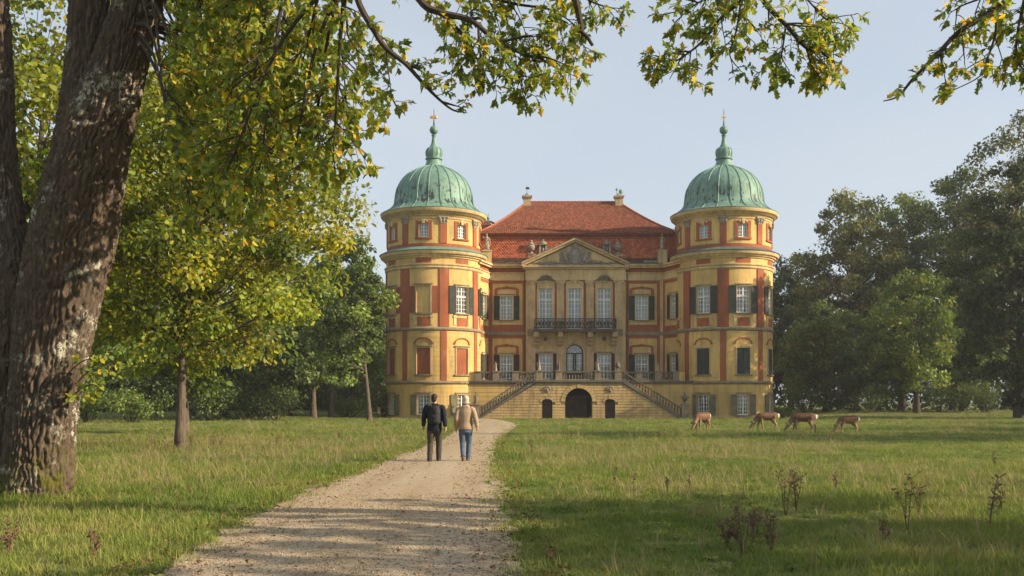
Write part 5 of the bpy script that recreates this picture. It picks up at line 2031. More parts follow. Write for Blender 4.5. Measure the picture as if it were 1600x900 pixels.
# cross paths near the palace
def strip(name, pts, label):
    V, Fc = [], []
    for (x, y, w) in pts:
        V += [(x, y - w, 0.016 + float(gz(x, y))), (x, y + w, 0.016 + float(gz(x, y)))]
    for i in range(len(pts) - 1):
        Fc.append((2 * i, 2 * i + 2, 2 * i + 3, 2 * i + 1))
    o = link(name, flat_mesh(name, V, Fc, 4), M_['gravel'])
    tag(o, label, 'path', kind='structure')
strip('path', [(0.2, 70, 1.6), (1.2, 70.8, 0.9), (2.4, 71.6, 0.6), (4.2, 72.6, 0.35)], 'thin gravel branch running right from the main path')
strip('path', [(-14, 91.0, 0.8), (-9, 91.2, 1.0), (-4.2, 91.5, 1.3), (-2.2, 92.0, 1.4)], 'gravel strip in front of the left tower')

# ================================================================== LEAVES AND TREES
def oak_template():
    xs = [0.0, 0.14, 0.26, 0.38, 0.52, 0.64, 0.78, 0.88, 1.0]
    ws = [0.015, 0.05, 0.2, 0.11, 0.31, 0.16, 0.29, 0.15, 0.02]
    dx = [0, 0, 0.05, -0.01, 0.06, 0.0, 0.06, 0.02, 0]
    V = []
    for x, w, d in zip(xs, ws, dx):
        curl = -0.22 * (x - 0.3) ** 2
        V += [(x, 0, curl), (x + d, w, curl + 0.10 * w * 3), (x + d, -w, curl + 0.10 * w * 3)]
    Fc = []
    for i in range(len(xs) - 1):
        a, b = 3 * i, 3 * i + 3
        Fc += [(a, b, b + 1, a + 1), (a, a + 2, b + 2, b)]
    return np.array(V), np.array(Fc)


def mid_template():
    V = np.array([(0, 0, 0), (0.3, 0.2, 0.05), (0.62, 0.30, 0.03), (1.0, 0, -0.12), (0.62, -0.30, 0.03), (0.3, -0.2, 0.05), (0.5, 0, -0.03), (0.8, 0.1, -0.03)])
    V = np.array([(0, 0, 0), (0.28, 0.22, 0.05), (0.5, 0.0, -0.02), (0.28, -0.22, 0.05), (0.66, 0.3, 0.02), (1.0, 0, -0.14), (0.66, -0.3, 0.02)])
    Fc = np.array([(0, 3, 2, 1), (1, 2, 5, 4), (2, 3, 6, 5)])
    return V, Fc


def quad_template():
    V = np.array([(-0.5, 0, 0), (0, -0.3, 0.07), (0.5, 0, 0), (0, 0.3, 0.07)])
    return V, np.array([(0, 1, 2, 3)])


def oak_lite():
    xs = [0.0, 0.25, 0.38, 0.55, 0.68, 1.0]
    ws = [0.015, 0.2, 0.11, 0.32, 0.17, 0.05]
    V = []
    for x, w in zip(xs, ws):
        curl = -0.22 * (x - 0.3) ** 2
        V += [(x, 0, curl), (x + 0.04, w, curl + 0.3 * w), (x + 0.04, -w, curl + 0.3 * w)]
    Fc = []
    for i in range(len(xs) - 1):
        a, b = 3 * i, 3 * i + 3
        Fc += [(a, b, b + 1, a + 1), (a, a + 2, b + 2, b)]
    return np.array(V), np.array(Fc)


TPL = {'oak': oak_template(), 'lite': oak_lite(), 'mid': mid_template(), 'quad': quad_template()}


def leaf_cloud(name, pos, axis, nrm, size, col, tpl):
    """one mesh of many leaves: position, pointing axis, normal, size and colour for each"""
    T, Fc = TPL[tpl]
    N = len(pos)
    ax = axis / np.linalg.norm(axis, axis=1, keepdims=True)
    n = nrm - ax * np.sum(nrm * ax, 1, keepdims=True)
    n /= np.linalg.norm(n, axis=1, keepdims=True) + 1e-9
    b = np.cross(n, ax)
    V = pos[:, None, :] + size[:, None, None] * (T[None, :, 0:1] * ax[:, None, :] + T[None, :, 1:2] * b[:, None, :] + T[None, :, 2:3] * n[:, None, :])
    k = len(T)
    FF = (Fc[None] + (np.arange(N) * k)[:, None, None]).reshape(-1, 4)
    me = flat_mesh(name, V.reshape(-1, 3), FF, 4, tpl != 'quad')
    C = np.ones((N, k, 4), dtype=np.float32)
    C[:, :, :3] = col[:, None, :]
    ca = me.color_attributes.new('Col', 'FLOAT_COLOR', 'POINT')
    ca.data.foreach_set('color', C.ravel())
    return me


def rdir(rg, n):
    v = rg.normal(size=(n, 3))
    return v / np.linalg.norm(v, axis=1, keepdims=True)


def bark_mat(name, col, lichen=0.3, moss=0.0, base=(0, 0, 0)):
    t = NT(name)
    p = t.pos()
    n1 = t.noise(t.pos((9, 9, 1.0)), 2.2, 6, 0.7)
    n2 = t.noise(p, 3.0, 5, 0.65)
    n3 = t.noise(p, 9, 6, 0.75)
    c = t.mix(t.ramp(n1, 0.32, 0.68), mul(col, 0.5), mul(col, 1.4))
    if lichen > 0:
        l = t.math('MULTIPLY', t.ramp(n3, 0.5, 0.55), t.ramp(t.noise(p, 1.1, 4, 0.6), 0.66 - lichen * 0.3, 0.72 - lichen * 0.3))
        c = t.mix(l, c, (0.40, 0.39, 0.31))
    if moss > 0:
        sz = t.n('ShaderNodeSeparateXYZ')
        t.l(p, sz.inputs[0])
        m = t.math('MULTIPLY', t.ramp(sz.outputs['Z'], moss, moss * 0.25), t.ramp(n2, 0.42, 0.58))
        c = t.mix(m, c, (0.10, 0.095, 0.018))
    return t.done(t.bsdf(c, 0.95, 0.15, t.math('ADD', n3, n1), 0.9, 0.03))


M_['bark'] = bark_mat('bark', (0.115, 0.09, 0.065), 0.2)
M_['oakbark'] = bark_mat('oak_bark', (0.115, 0.085, 0.062), 0.40, 1.1)
M_['darkbark'] = bark_mat('dark_bark', (0.07, 0.058, 0.045), 0.1)
M_['twig'] = simple('twig_bark', (0.055, 0.042, 0.03), 0.9, 0.3, 12, 0.3)

PAL_GOLD = [(0.25, 0.275, 0.03), (0.19, 0.235, 0.03), (0.14, 0.19, 0.028), (0.33, 0.30, 0.03), (0.10, 0.145, 0.024)]
PAL_GREEN = [(0.06, 0.094, 0.02), (0.08, 0.115, 0.024), (0.05, 0.075, 0.02), (0.11, 0.14, 0.026), (0.06, 0.085, 0.024)]
PAL_DARK = [(0.042, 0.066, 0.02), (0.052, 0.076, 0.022), (0.06, 0.085, 0.024), (0.036, 0.056, 0.018), (0.075, 0.098, 0.027)]
PAL_FRESH = [(0.085, 0.125, 0.028), (0.10, 0.14, 0.03), (0.07, 0.105, 0.025), (0.13, 0.155, 0.03), (0.06, 0.09, 0.022)]


PAL_GREEN = [mul(c, 1.6) for c in PAL_GREEN]
PAL_DARK = [mul(c, 1.55) for c in PAL_DARK]
PAL_FRESH = [mul(c, 1.6) for c in PAL_FRESH]
PAL_DEEP = [mul(c, 0.62) for c in PAL_DARK]
PAL_OLIVE = [(0.14, 0.155, 0.04), (0.11, 0.13, 0.035), (0.17, 0.17, 0.045), (0.09, 0.11, 0.03), (0.19, 0.18, 0.05)]


def colours(rg, pal, cl, n, spread=0.3):
    """a colour per leaf: mostly the cluster's, sometimes another of the palette"""
    P_ = np.array(pal)
    idx = np.where(rg.random(n) < 0.6, cl % len(pal), rg.integers(0, len(pal), n))
    return P_[idx] * (1 + spread * (rg.random((n, 1)) - 0.5) * 2)


def make_tree(label, X, Y, H, rx, zb, tr, ncl=60, nleaf=260, ls=0.3, pal=PAL_GREEN, seed=0, tpl='quad', mat='farleaf', bark='bark', off=(0, 0), name='tree', ry=None,
              top=1.0, group=None, cat='tree', rcs=1.0, flat=0.7, stems=None, hollow=0.35):
    rg = np.random.default_rng(seed)
    g0 = float(gz(X, Y))
    t_ = thing(name, (X, Y, g0), label, cat, group)
    ry = ry or rx
    rz = (H - zb) / 2
    zc = (H + zb) / 2
    # cluster centres spread through an egg-shaped crown
    C = []
    while len(C) < ncl:
        best, bd = None, -1
        for _ in range(5):
            d = rdir(rg, 1)[0]
            q = d * (hollow + (1.12 - hollow) * rg.random() ** 0.6)
            w = 1.0 - 0.22 * top * max(0, q[2]) ** 1.5
            c = np.array([off[0] + q[0] * rx * w * 0.86, off[1] + q[1] * ry * w * 0.86, zc + q[2] * rz * 0.9])
            dm = min([np.linalg.norm((c - k) / (rx, ry, rz)) for k in C], default=9)
            if dm > bd:
                best, bd = c, dm
        C.append(best)
    C = np.array(C)
    rc = rcs * (1.15 if tpl == 'mid' else 1.0) * (rx * ry * rz / ncl) ** (1 / 3)
    # wood
    mb = MB()
    hz = zb + (H - zb) * 0.72
    n = 9
    wob = rg.normal(size=(n, 2)) * tr * 0.45
    tp = []
    for i in range(n):
        f = i / (n - 1)
        tp.append(Vector((off[0] * f ** 1.5 + wob[i, 0] * f, off[1] * f ** 1.5 + wob[i, 1] * f, -0.25 + (hz + 0.25) * f)))
    rad = [tr * (1.35 if i == 0 else 1.0) * (1 - 0.82 * (i / (n - 1)) ** 1.1) for i in range(n)]
    mb.tube(tp, rad, 10)

    def trunk_at(z):
        f = min(max((z + 0.25) / (hz + 0.25), 0), 1) * (n - 1)
        i = min(int(f), n - 2)
        return tp[i].lerp(tp[i + 1], f - i), rad[i] + (rad[i + 1] - rad[i]) * (f - i)
    for c in C:
        hd = math.hypot(c[0] - off[0], c[1] - off[1])
        za = max(zb * rg.uniform(0.95, 1.5), min(hz * 0.98, c[2] - 0.5 * hd - 0.08 * H * rg.random()))
        s, r_ = trunk_at(za)
        e = Vector(c)
        m1 = s.lerp(e, 0.35) + Vector((rg.normal() * 0.12, rg.normal() * 0.12, 0.05 + rg.normal() * 0.1)) * hd * 0.5
        m2 = s.lerp(e, 0.7) + Vector((rg.normal() * 0.1, rg.normal() * 0.1, 0.08)) * hd * 0.5
        rb = max(0.015, min(r_ * 0.45, 0.018 + 0.012 * (e - s).length)) * rg.uniform(0.6, 1.3)
        mb.tube([s, m1, m2, e], [rb, rb * 0.7, rb * 0.45, rb * 0.18], 5, False)
        for _ in range(3):
            d = Vector(rdir(rg, 1)[0]) * rc * 0.8
            mb.tube([m2.lerp(e, rg.random()), e + d * 0.5 + Vector((0, 0, 0.1)), e + d], [rb * 0.3, rb * 0.2, 0.008], 4, False)
    o = obj('trunk', mb, M_[bark], None, 70)
    o.parent = t_
    # leaves
    cnt = np.maximum(20, (nleaf * rg.uniform(0.55, 1.35, ncl))).astype(int)
    cid = np.repeat(np.arange(ncl), cnt)
    N = len(cid)
    d = rdir(rg, N)
    rr = rg.random(N) ** 0.42
    rcl = rc * rg.uniform(0.6, 1.35, ncl)
    offv = d * rr[:, None] * rcl[cid][:, None]
    offv[:, 2] *= flat
    offv[:, 2] -= 0.18 * rc * (np.hypot(offv[:, 0], offv[:, 1]) / rc) ** 2
    pos = C[cid] + offv
    keep = pos[:, 2] > 0.1
    pos, cid, d = pos[keep], cid[keep], d[keep]
    N = len(pos)
    nrm = d * 0.75 + np.array([0, 0, 0.55]) + rg.normal(size=(N, 3)) * 0.45
    cb = rg.uniform(0.7, 1.45, ncl)[cid][:, None]
    axv = rdir(rg, N) + d * 0.5 + np.array([0, 0, -0.35])
    size = ls * rg.uniform(0.5, 1.5, N)
    me = leaf_cloud('crown', pos, axv, nrm, size, colours(rg, pal, cid, N) * cb, tpl)
    o = link('crown', me, M_[mat])
    o.parent = t_
    o['kind'] = 'stuff'
    return t_


# ---- trees standing on the left
make_tree('young tree with slim straight trunk on the lawn left of the path', PX(281, 33.6), 33.6, 13.2, 5.1, 2.9, 0.17, 125, 340, 0.165, PAL_GOLD, 21, 'mid', 'leaf', off=(0.7, 0.3), rcs=0.88)
make_tree('golden-green tree behind the thick foreground trunk', -17.8, 37.5, 18.5, 6.4, 1.7, 0.28, 140, 210, 0.24, PAL_GOLD, 22, 'mid', 'leaf')
make_tree('golden-green tree behind the young tree, reaching to the left frame edge', -16.5, 50, 15.5, 5.5, 2.5, 0.26, 80, 170, 0.3, PAL_FRESH, 23, 'mid', 'leaf')
make_tree('slender dark green tree standing alone left of the left tower', PX(578, 84), 84, 16.2, 3.7, 3.2, 0.2, 80, 220, 0.3, PAL_GREEN, 24, off=(-1.9, 0))
left_wood = [
    (118, 82, 14, 5.0, 1.6, PAL_FRESH, 'tree at the left wood edge, seen just right of the thick trunk'),
    (240, 86, 15, 4.6, 2.6, PAL_GREEN, 'tree with pale thin trunk left of the young tree'),
    (300, 92, 15, 4.8, 2.8, PAL_DARK, 'tree with dark thin trunk just right of the young tree'),
    (350, 96, 14, 5.2, 0.8, PAL_DARK, 'dense dark tree filling the wood edge right of the young tree'),
    (410, 92, 13, 5.0, 0.7, PAL_DARK, 'dense dark tree with low branches in the middle of the left wood edge'),
    (452, 100, 15, 5.0, 1.6, PAL_GREEN, 'mid green tree between the dark trees and the slender trunks'),
    (490, 96, 14.5, 3.6, 2.9, PAL_GREEN, 'tree with thin bare trunk, leftmost of the slender trunks'),
    (518, 98, 16, 3.9, 3.0, PAL_DARK, 'tree with thin dark trunk, second of the slender trunks'),
    (548, 118, 17, 5.0, 3.0, PAL_FRESH, 'hazy pale tree behind the slender trunks'),
    (590, 128, 17.5, 4.6, 2.0, PAL_FRESH, 'hazy tree behind the left edge of the left tower'),
]
for i, (px, Y, H, rx, zb, pal, lab) in enumerate(left_wood):
    make_tree(lab, PX(px, Y), Y, H, rx, zb, 0.2 + 0.006 * H, 60, 210, 0.36, pal, 40 + i, group='trees of the left wood')

# ---- trees on the right
right_wood = [
    (1236, 138, 21.5, 6.0, 2.0, PAL_DARK, 'dark tree rising just behind the right tower'),
    (1335, 126, 28.5, 7.6, 4.0, PAL_OLIVE, 'tall green tree with rounded top right of the right tower'),
    (1410, 134, 29.5, 7.2, 4.0, PAL_GREEN, 'tall tree between the rounded one and the highest tree'),
    (1490, 128, 31.0, 8.2, 4.0, PAL_DARK, 'tall dark spreading tree in the right wood'),
    (1590, 120, 36.0, 8.6, 4.0, PAL_OLIVE, 'highest tree of the right wood at the frame edge'),
    (1290, 114, 12.5, 5.2, 0.6, PAL_DARK, 'low dark bushy tree beside the right tower'),
    (1432, 108, 16.2, 5.6, 2.4, PAL_FRESH, 'light green conical tree in front of the right wood'),
    (1372, 122, 12.0, 4.8, 0.8, PAL_DARK, 'low dark tree left of the light green tree'),
    (1505, 116, 13.0, 5.0, 1.0, PAL_GREEN, 'low green tree right of the light green tree'),
    (1592, 92, 24.0, 6.0, 1.0, PAL_DEEP, 'dark tree overhanging the lawn at the right frame edge'),
]
for i, (px, Y, H, rx, zb, pal, lab) in enumerate(right_wood):
    big = H > 20
    make_tree(lab, PX(px, Y), Y, H, rx, zb, 0.2 + 0.009 * H, 135 if big else 80, 210 if big else 210, 0.4 if big else 0.34, pal, 70 + i, bark='darkbark', group='trees of the right wood',
              top=2.2 if i == 6 else 1.0, rcs=0.9)
# trees out of the frame to the right; their shade lies on the lawn
for i, (X, Y, H, rx, zb) in enumerate([(24, 3.0, 12, 5.0, 3.5), (37, 41, 18, 6.5, 3.0), (58, 50, 19, 7, 3.0), (72, 66, 20, 7, 3)]):
    make_tree(['shady tree outside the frame beside the right foreground', 'shady tree outside the frame at mid-distance on the right', 'shady tree outside the frame behind the deer on the right',
               'shady tree outside the frame far to the right'][i], X, Y, H, rx, zb, 0.35, 44, 60 if i == 0 else 110, 0.5, PAL_GREEN, 90 + i, bark='darkbark')

# ---- a far-off wood behind everything
def woodland(name, label, arcs, seed):
    rg = np.random.default_rng(seed)
    pos, sz, col = [], [], []
    for (x0, y0, x1, y1, h, n) in arcs:
        t_ = rg.random(n)
        hh = h * (0.75 + 0.5 * vnoise(t_ * 9, seed, 0, seed))
        z = rg.random(n) ** 0.8 * hh
        pos.append(np.stack([x0 + (x1 - x0) * t_ + rg.normal(size=n) * 1.2, y0 + (y1 - y0) * t_ + rg.normal(size=n) * 2.2, z], 1))
        sz.append(rg.uniform(0.6, 1.3, n))
        cc = np.array(PAL_DARK)[(vnoise(t_ * 22, z * 0.3, 0, 2) * 4.99).astype(int)]
        col.append(cc * rg.uniform(0.7, 1.3, (n, 1)))
    pos, sz, col = np.concatenate(pos), np.concatenate(sz), np.concatenate(col)
    N = len(pos)
    me = leaf_cloud(name, pos, rdir(rg, N), rdir(rg, N) + np.array([0, -0.6, 0.5]), sz, col, 'quad')
    o = link(name, me, M_['farleaf'])
    tag(o, label, 'wood', kind='stuff')


woodland('woodland', 'far-off dark wood behind the trees on both sides of the palace',
         [(-75, 104, -8, 150, 11, 22000), (-70, 100, -12, 140, 4.5, 14000), (26, 150, 120, 128, 15, 18000), (-110, 60, -75, 104, 14, 8000), (-10, 165, 40, 165, 12, 5000), (120, 128, 130, 40, 15, 8000)], 5)


def bush(label, X, Y, rx, h, pal, seed, ls=0.22, n=2200, group='bushes along the wood edge'):
    rg = np.random.default_rng(seed)
    t_ = thing('bush', (X, Y, float(gz(X, Y))), label, 'bush', group)
    ncl = 14
    C = np.stack([rg.normal(size=ncl) * rx * 0.45, rg.normal(size=ncl) * rx * 0.3, h * (0.3 + 0.5 * rg.random(ncl))], 1)
    mb = MB()
    for c in C:
        mb.tube([(c[0] * 0.2, c[1] * 0.2, -0.05), (c[0] * 0.6, c[1] * 0.6, c[2] * 0.6), tuple(c)], [0.04, 0.025, 0.01], 5, False)
    o = obj('stem', mb, M_['darkbark'], None)
    o.parent = t_
    cid = rg.integers(0, ncl, n)
    d = rdir(rg, n)
    pos = C[cid] + d * (rg.random((n, 1)) ** 0.45) * np.array([rx * 0.45, rx * 0.4, h * 0.34])
    pos[:, 2] = np.abs(pos[:, 2])
    me = leaf_cloud('foliage', pos, rdir(rg, n) + d, d + np.array([0, 0, 0.5]) + rg.normal(size=(n, 3)) * 0.4, ls * rg.uniform(0.6, 1.3, n), colours(rg, pal, cid, n), 'quad')
    o = link('foliage', me, M_['farleaf'])
    o.parent = t_
    o['kind'] = 'stuff'
    return t_


bushes = [(135, 78, 2.6, 3.6, PAL_FRESH, 'bright green bush beside the thick trunk at the wood edge'), (205, 77, 2.2, 2.6, PAL_FRESH, 'bright green bush left of the pale thin trunk'),
          (330, 84, 3.0, 4.2, PAL_FRESH, 'light green bush right of the young tree'), (385, 86, 3.4, 3.4, PAL_DARK, 'dark bush in the middle of the left wood edge'),
          (430, 88, 3.2, 3.0, PAL_DARK, 'dark bush left of the slender trunks'), (540, 100, 2.6, 2.2, PAL_FRESH, 'pale bush between the slender trunks and the palace'),
          (596, 99, 1.6, 3.0, PAL_GREEN, 'bush against the left side of the left tower'), (1221, 99, 0.9, 1.1, PAL_FRESH, 'small bush at the foot of the right tower'),
          (1260, 112, 2.8, 4, PAL_DARK, 'dark bush under the trees beside the right tower'), (1340, 113, 3, 3.5, PAL_DARK, 'dark bush behind the rightmost deer'),
          (1400, 115, 3, 3.6, PAL_GREEN, 'dark green bush left of the light green tree'), (1470, 112, 3, 3.2, PAL_DARK, 'dark bush right of the light green tree'),
          (1540, 110, 3, 3.4, PAL_DARK, 'dark bush near the right frame edge')]
for i, (px, Y, rx, h, pal, lab) in enumerate(bushes):
    bush(lab, PX(px, Y), Y, rx, h, pal, 130 + i)
# ================================================================== THE FOREGROUND OAK
OY = 16.5
oak = thing('oak_tree', (PX(60, OY), OY, 0), 'old oak with thick furrowed leaning trunks and overhanging branches in the foreground', 'tree')


def crom(P_, n):
    """Catmull-Rom through control rows"""
    P_ = np.asarray(P_, float)
    m = len(P_)
    out = []
    for t_ in np.linspace(0, m - 1 - 1e-9, n):
        i = int(t_)
        f = t_ - i
        a, b, c, d = P_[max(i - 1, 0)], P_[i], P_[min(i + 1, m - 1)], P_[min(i + 2, m - 1)]
        out.append(0.5 * ((2 * b) + (-a + c) * f + (2 * a - 5 * b + 4 * c - d) * f * f + (-a + 3 * b - 3 * c + d) * f ** 3))
    return np.array(out)


def bark_tube(ctrl, nu, nv, seed, flare=0.0, cell=(0.072, 0.85), amp=0.072):
    """trunk surface with furrowed, plated bark in its geometry"""
    S_ = crom(ctrl, nv)
    pts, rad = S_[:, :3], S_[:, 3]
    T = np.gradient(pts, axis=0)
    T /= np.linalg.norm(T, axis=1, keepdims=True)
    s = np.concatenate([[0], np.cumsum(np.linalg.norm(np.diff(pts, axis=0), axis=1))])
    A = np.zeros_like(pts)
    a = np.array([1.0, 0, 0])
    for i in range(nv):
        a = a - T[i] * np.dot(a, T[i])
        a /= np.linalg.norm(a)
        A[i] = a
    B = np.cross(T, A)
    th = np.linspace(0, 2 * PI, nu, endpoint=False)
    TH, SS = np.meshgrid(th, s)
    period = max(6, int(round(2 * PI * rad.mean() / cell[0])))
    cx, cyy = np.cos(TH), np.sin(TH)
    w1 = vnoise(cx * 2.2, cyy * 2.2, SS * 1.6, seed) - 0.5
    w2 = vnoise(cx * 6, cyy * 6, SS * 5, seed + 1) - 0.5
    u = TH / (2 * PI) * period + 1.5 * w1 + 0.8 * w2 + 0.5 * (vnoise(cx * 9, cyy * 9, SS * 11, seed + 8) - 0.5)
    v = SS / cell[1] + 1.6 * (vnoise(cx * 4, cyy * 4, SS * 2, seed + 2) - 0.5)
    rdg = sstep(0.0, 0.42, worley_ridge(u, v, period, seed)) * 0.75 + 0.25 * sstep(0.0, 0.3, worley_ridge(u * 2.0, v * 3.1 + 0.7 * w2, period * 2, seed + 9))
    fine = vnoise(cx * 16 * 1.0, cyy * 16, SS * 14, seed + 4) - 0.5
    fine2 = vnoise(cx * 40, cyy * 40, SS * 30, seed + 5) - 0.5
    low = vnoise(cx * 1.2, cyy * 1.2, SS * 0.6, seed + 3) - 0.5
    R_ = rad[:, None] * (1 + 0.20 * low) + amp * (rdg - 0.6) + amp * 0.55 * fine + amp * 0.3 * fine2
    if flare:
        k = np.clip(1 - SS / 1.0, 0, 1) ** 2
        R_ = R_ + rad[:, None] * flare * k * (0.55 + 0.55 * np.cos(5 * TH + 1.3 * seed) + 0.25 * np.cos(3 * TH + seed))
    V = pts[:, None, :] + R_[:, :, None] * (A[:, None, :] * cx[:, :, None] + B[:, None, :] * cyy[:, :, None])
    i, j = np.meshgrid(np.arange(nu), np.arange(nv - 1))
    a0 = j * nu + i
    a1 = j * nu + (i + 1) % nu
    Fc = np.stack([a0, a1, a1 + nu, a0 + nu], -1).reshape(-1, 4)
    return flat_mesh('trunk', V.reshape(-1, 3), Fc, 4, True)


def opx(px, py, hw, dy=0.0, Y=OY):
    p = P(px, py, Y + dy)
    return (p.x, p.y, p.z, hw * (Y + dy) / F)


S1 = [opx(52, 800, 54), opx(55, 760, 52), opx(66, 650, 50), opx(86, 520, 56), (*opx(108, 400, 60)[:3], opx(0, 0, 60)[3]), opx(128, 300, 56), opx(152, 210, 48), opx(178, 130, 41),
      opx(206, 40, 37, 0.05), opx(226, -40, 36, 0.1), opx(250, -160, 32, 0.2), opx(290, -330, 26, 0.0), opx(330, -480, 20, -0.3)]
S2 = [opx(112, 420, 40, 0.12), opx(118, 300, 44, 0.15), opx(126, 200, 36, 0.2), opx(134, 110, 30, 0.25), opx(138, 20, 28, 0.3), opx(136, -100, 26, 0.4), opx(110, -300, 20, 0.6)]
S3 = [opx(22, 800, 48, 0.25), opx(14, 740, 42, 0.25), opx(10, 640, 38, 0.25), opx(20, 520, 42, 0.2), opx(22, 430, 36, 0.2), opx(8, 350, 29, 0.25), opx(-2, 250, 26, 0.3), opx(-6, 120, 24, 0.35), opx(-14, 0, 23, 0.4),
      opx(-30, -160, 20, 0.5)]
o = link('trunk', bark_tube(S1, 250, 540, 3, 0.18), M_['oakbark'], oak)
o['label'] = 'thick leaning main trunk with rough brown bark'
o = link('trunk', bark_tube(S2, 120, 240, 7), M_['oakbark'], oak)
o['label'] = 'middle stem rising from the fork'
o = link('trunk', bark_tube(S3, 130, 320, 11, 0.25), M_['oakbark'], oak)
o['label'] = 'darker stem at the left frame edge'

RG = np.random.default_rng(77)
LEAVES = {'oak': [], 'oak2': []}          # per tree: (pos, axis, normal, size, colour)
OAKCOL = 2.4 * np.array([(0.10, 0.125, 0.016), (0.075, 0.105, 0.016), (0.06, 0.085, 0.016), (0.14, 0.145, 0.018), (0.22, 0.175, 0.016), (0.27, 0.17, 0.014), (0.05, 0.072, 0.014)])
OAKP = np.array([0.24, 0.22, 0.16, 0.16, 0.10, 0.04, 0.08])


def too_low(key, p):
    """where the oaks' hanging sprays end"""
    if p[1] > 16.4 or p[1] < 9:
        return False
    sx, sy = 800 + F * p[0] / p[1], 628 - F * (p[2] - EYE) / p[1]
    if key == 'oak2':
        return 1300 < sx < 1640 and (sy > 152 or sx < 1378)
    return (sx < 262 and -40 < sy < 540) or (605 < sx < 1000 and sy > 172) or (1000 < sx < 1345 and sy > 138) or (470 < sx < 615 and sy > 285)


def leaf_at(key, p, d, size):
    if too_low(key, p):
        return
    nrm = np.array([0, 0, 1.0]) + RG.normal(size=3) * 0.55 + np.array([0.2, -0.5, 0])
    ax = np.array(d) + RG.normal(size=3) * 0.4 + np.array([0, 0, -0.35])
    c = OAKCOL[RG.choice(7, p=OAKP)] * RG.uniform(0.8, 1.25)
    LEAVES[key].append((np.array(p), ax, nrm, size * RG.uniform(0.7, 1.3), c))


def twig(key, mb, p, d, L, ls, n):
    """a thin twig with leaves along it and a tuft at its tip"""
    p, d = Vector(p), Vector(d).normalized()
    pts = [p]
    k = 4
    for i in range(k):
        d = (d + Vector(RG.normal(size=3)) * 0.22 + Vector((0, 0, -0.12))).normalized()
        pts.append(pts[-1] + d * L / k)
    if too_low(key, pts[-1]) and pts[-1].z > 2.9:
        return
    mb.tube(pts, [0.007, 0.006, 0.005, 0.004, 0.003], 3, False)
    for i in range(n):
        f = 0.25 + 0.75 * RG.random() ** 0.6
        q = f * k
        i0 = min(int(q), k - 1)
        c = pts[i0].lerp(pts[i0 + 1], q - i0)
        side = Vector(RG.normal(size=3))
        side = (side - d * side.dot(d)).normalized()
        leaf_at(key, c, d * 0.5 + side, ls)
    for i in range(3):
        leaf_at(key, pts[-1], d + Vector(RG.normal(size=3)) * 0.5, ls)


def branch(key, mb, pts, r0, r1, ls, spacing=0.16, tl=(0.2, 0.5), nl=6, subs=0, bare=0.0, sub_len=0.8):
    """a branch along given points, with side branches and leafy twigs"""
    C = crom(np.array([list(p) for p in pts]), max(8, 4 * len(pts)))
    n = len(C)
    mb.tube([Vector(c) for c in C], list(np.linspace(r0, r1, n)), 6)
    s = np.concatenate([[0], np.cumsum(np.linalg.norm(np.diff(C, axis=0), axis=1))])
    T = np.gradient(C, axis=0)
    T /= np.linalg.norm(T, axis=1, keepdims=True) + 1e-9
    x = s[-1] * bare
    while x < s[-1]:
        i = min(int(np.searchsorted(s, x)), n - 1)
        side = RG.normal(size=3)
        side -= T[i] * side.dot(T[i])
        side /= np.linalg.norm(side)
        twig(key, mb, C[i], T[i] * 0.6 + side * 0.9 + np.array([0, 0, -0.1]), RG.uniform(*tl), ls, nl)
        x += spacing * RG.uniform(0.5, 1.5)
    for q in range(subs):
        f = RG.uniform(max(0.1, bare), 0.92)
        i = min(int(f * n), n - 1)
        side = RG.normal(size=3)
        side[1] *= 0.7
        side -= T[i] * side.dot(T[i])
        side /= np.linalg.norm(side)
        d = T[i] * 0.8 + side * 0.9 + np.array([0, 0, -0.05])
        d /= np.linalg.norm(d)
        L = sub_len * RG.uniform(0.5, 1.15)
        p0 = C[i]
        p1 = p0 + d * L * 0.5
        p2 = p1 + (d + np.array([0, 0, -0.15]) + RG.normal(size=3) * 0.15) * L * 0.5
        if too_low(key, p2) or too_low(key, p1):
            continue
        branch(key, mb, [p0, p1, p2], max(0.009, r0 * 0.35), 0.004, ls, spacing, tl, nl, 0, 0.15)
    twig(key, mb, C[-1], T[-1], tl[0], ls, nl)
    return C


def pl(pts, Y):
    return [np.array(P(a, b, Y + (c[0] if c else 0))) for a, b, *c in pts]


BR = MB()
# limbs above the frame that carry the overhanging branches
limb_a = [np.array(S1[10][:3]), np.array((-4.4, 15.2, 10.4)), np.array((-2.9, 13.4, 9.4)), np.array(P(548, -60, 12)), ]
BR.tube([Vector(c) for c in crom(limb_a, 16)], list(np.linspace(0.22, 0.055, 16)), 8)
limb_b = [np.array(S1[11][:3]), np.array((-3.0, 14.8, 12.2)), np.array((0.2, 13.2, 11.4)), np.array((2.2, 12.4, 9.4)), np.array(P(1190, -40, 12))]
BR.tube([Vector(c) for c in crom(limb_b, 24)], list(np.linspace(0.2, 0.045, 24)), 8)
LS = 0.11
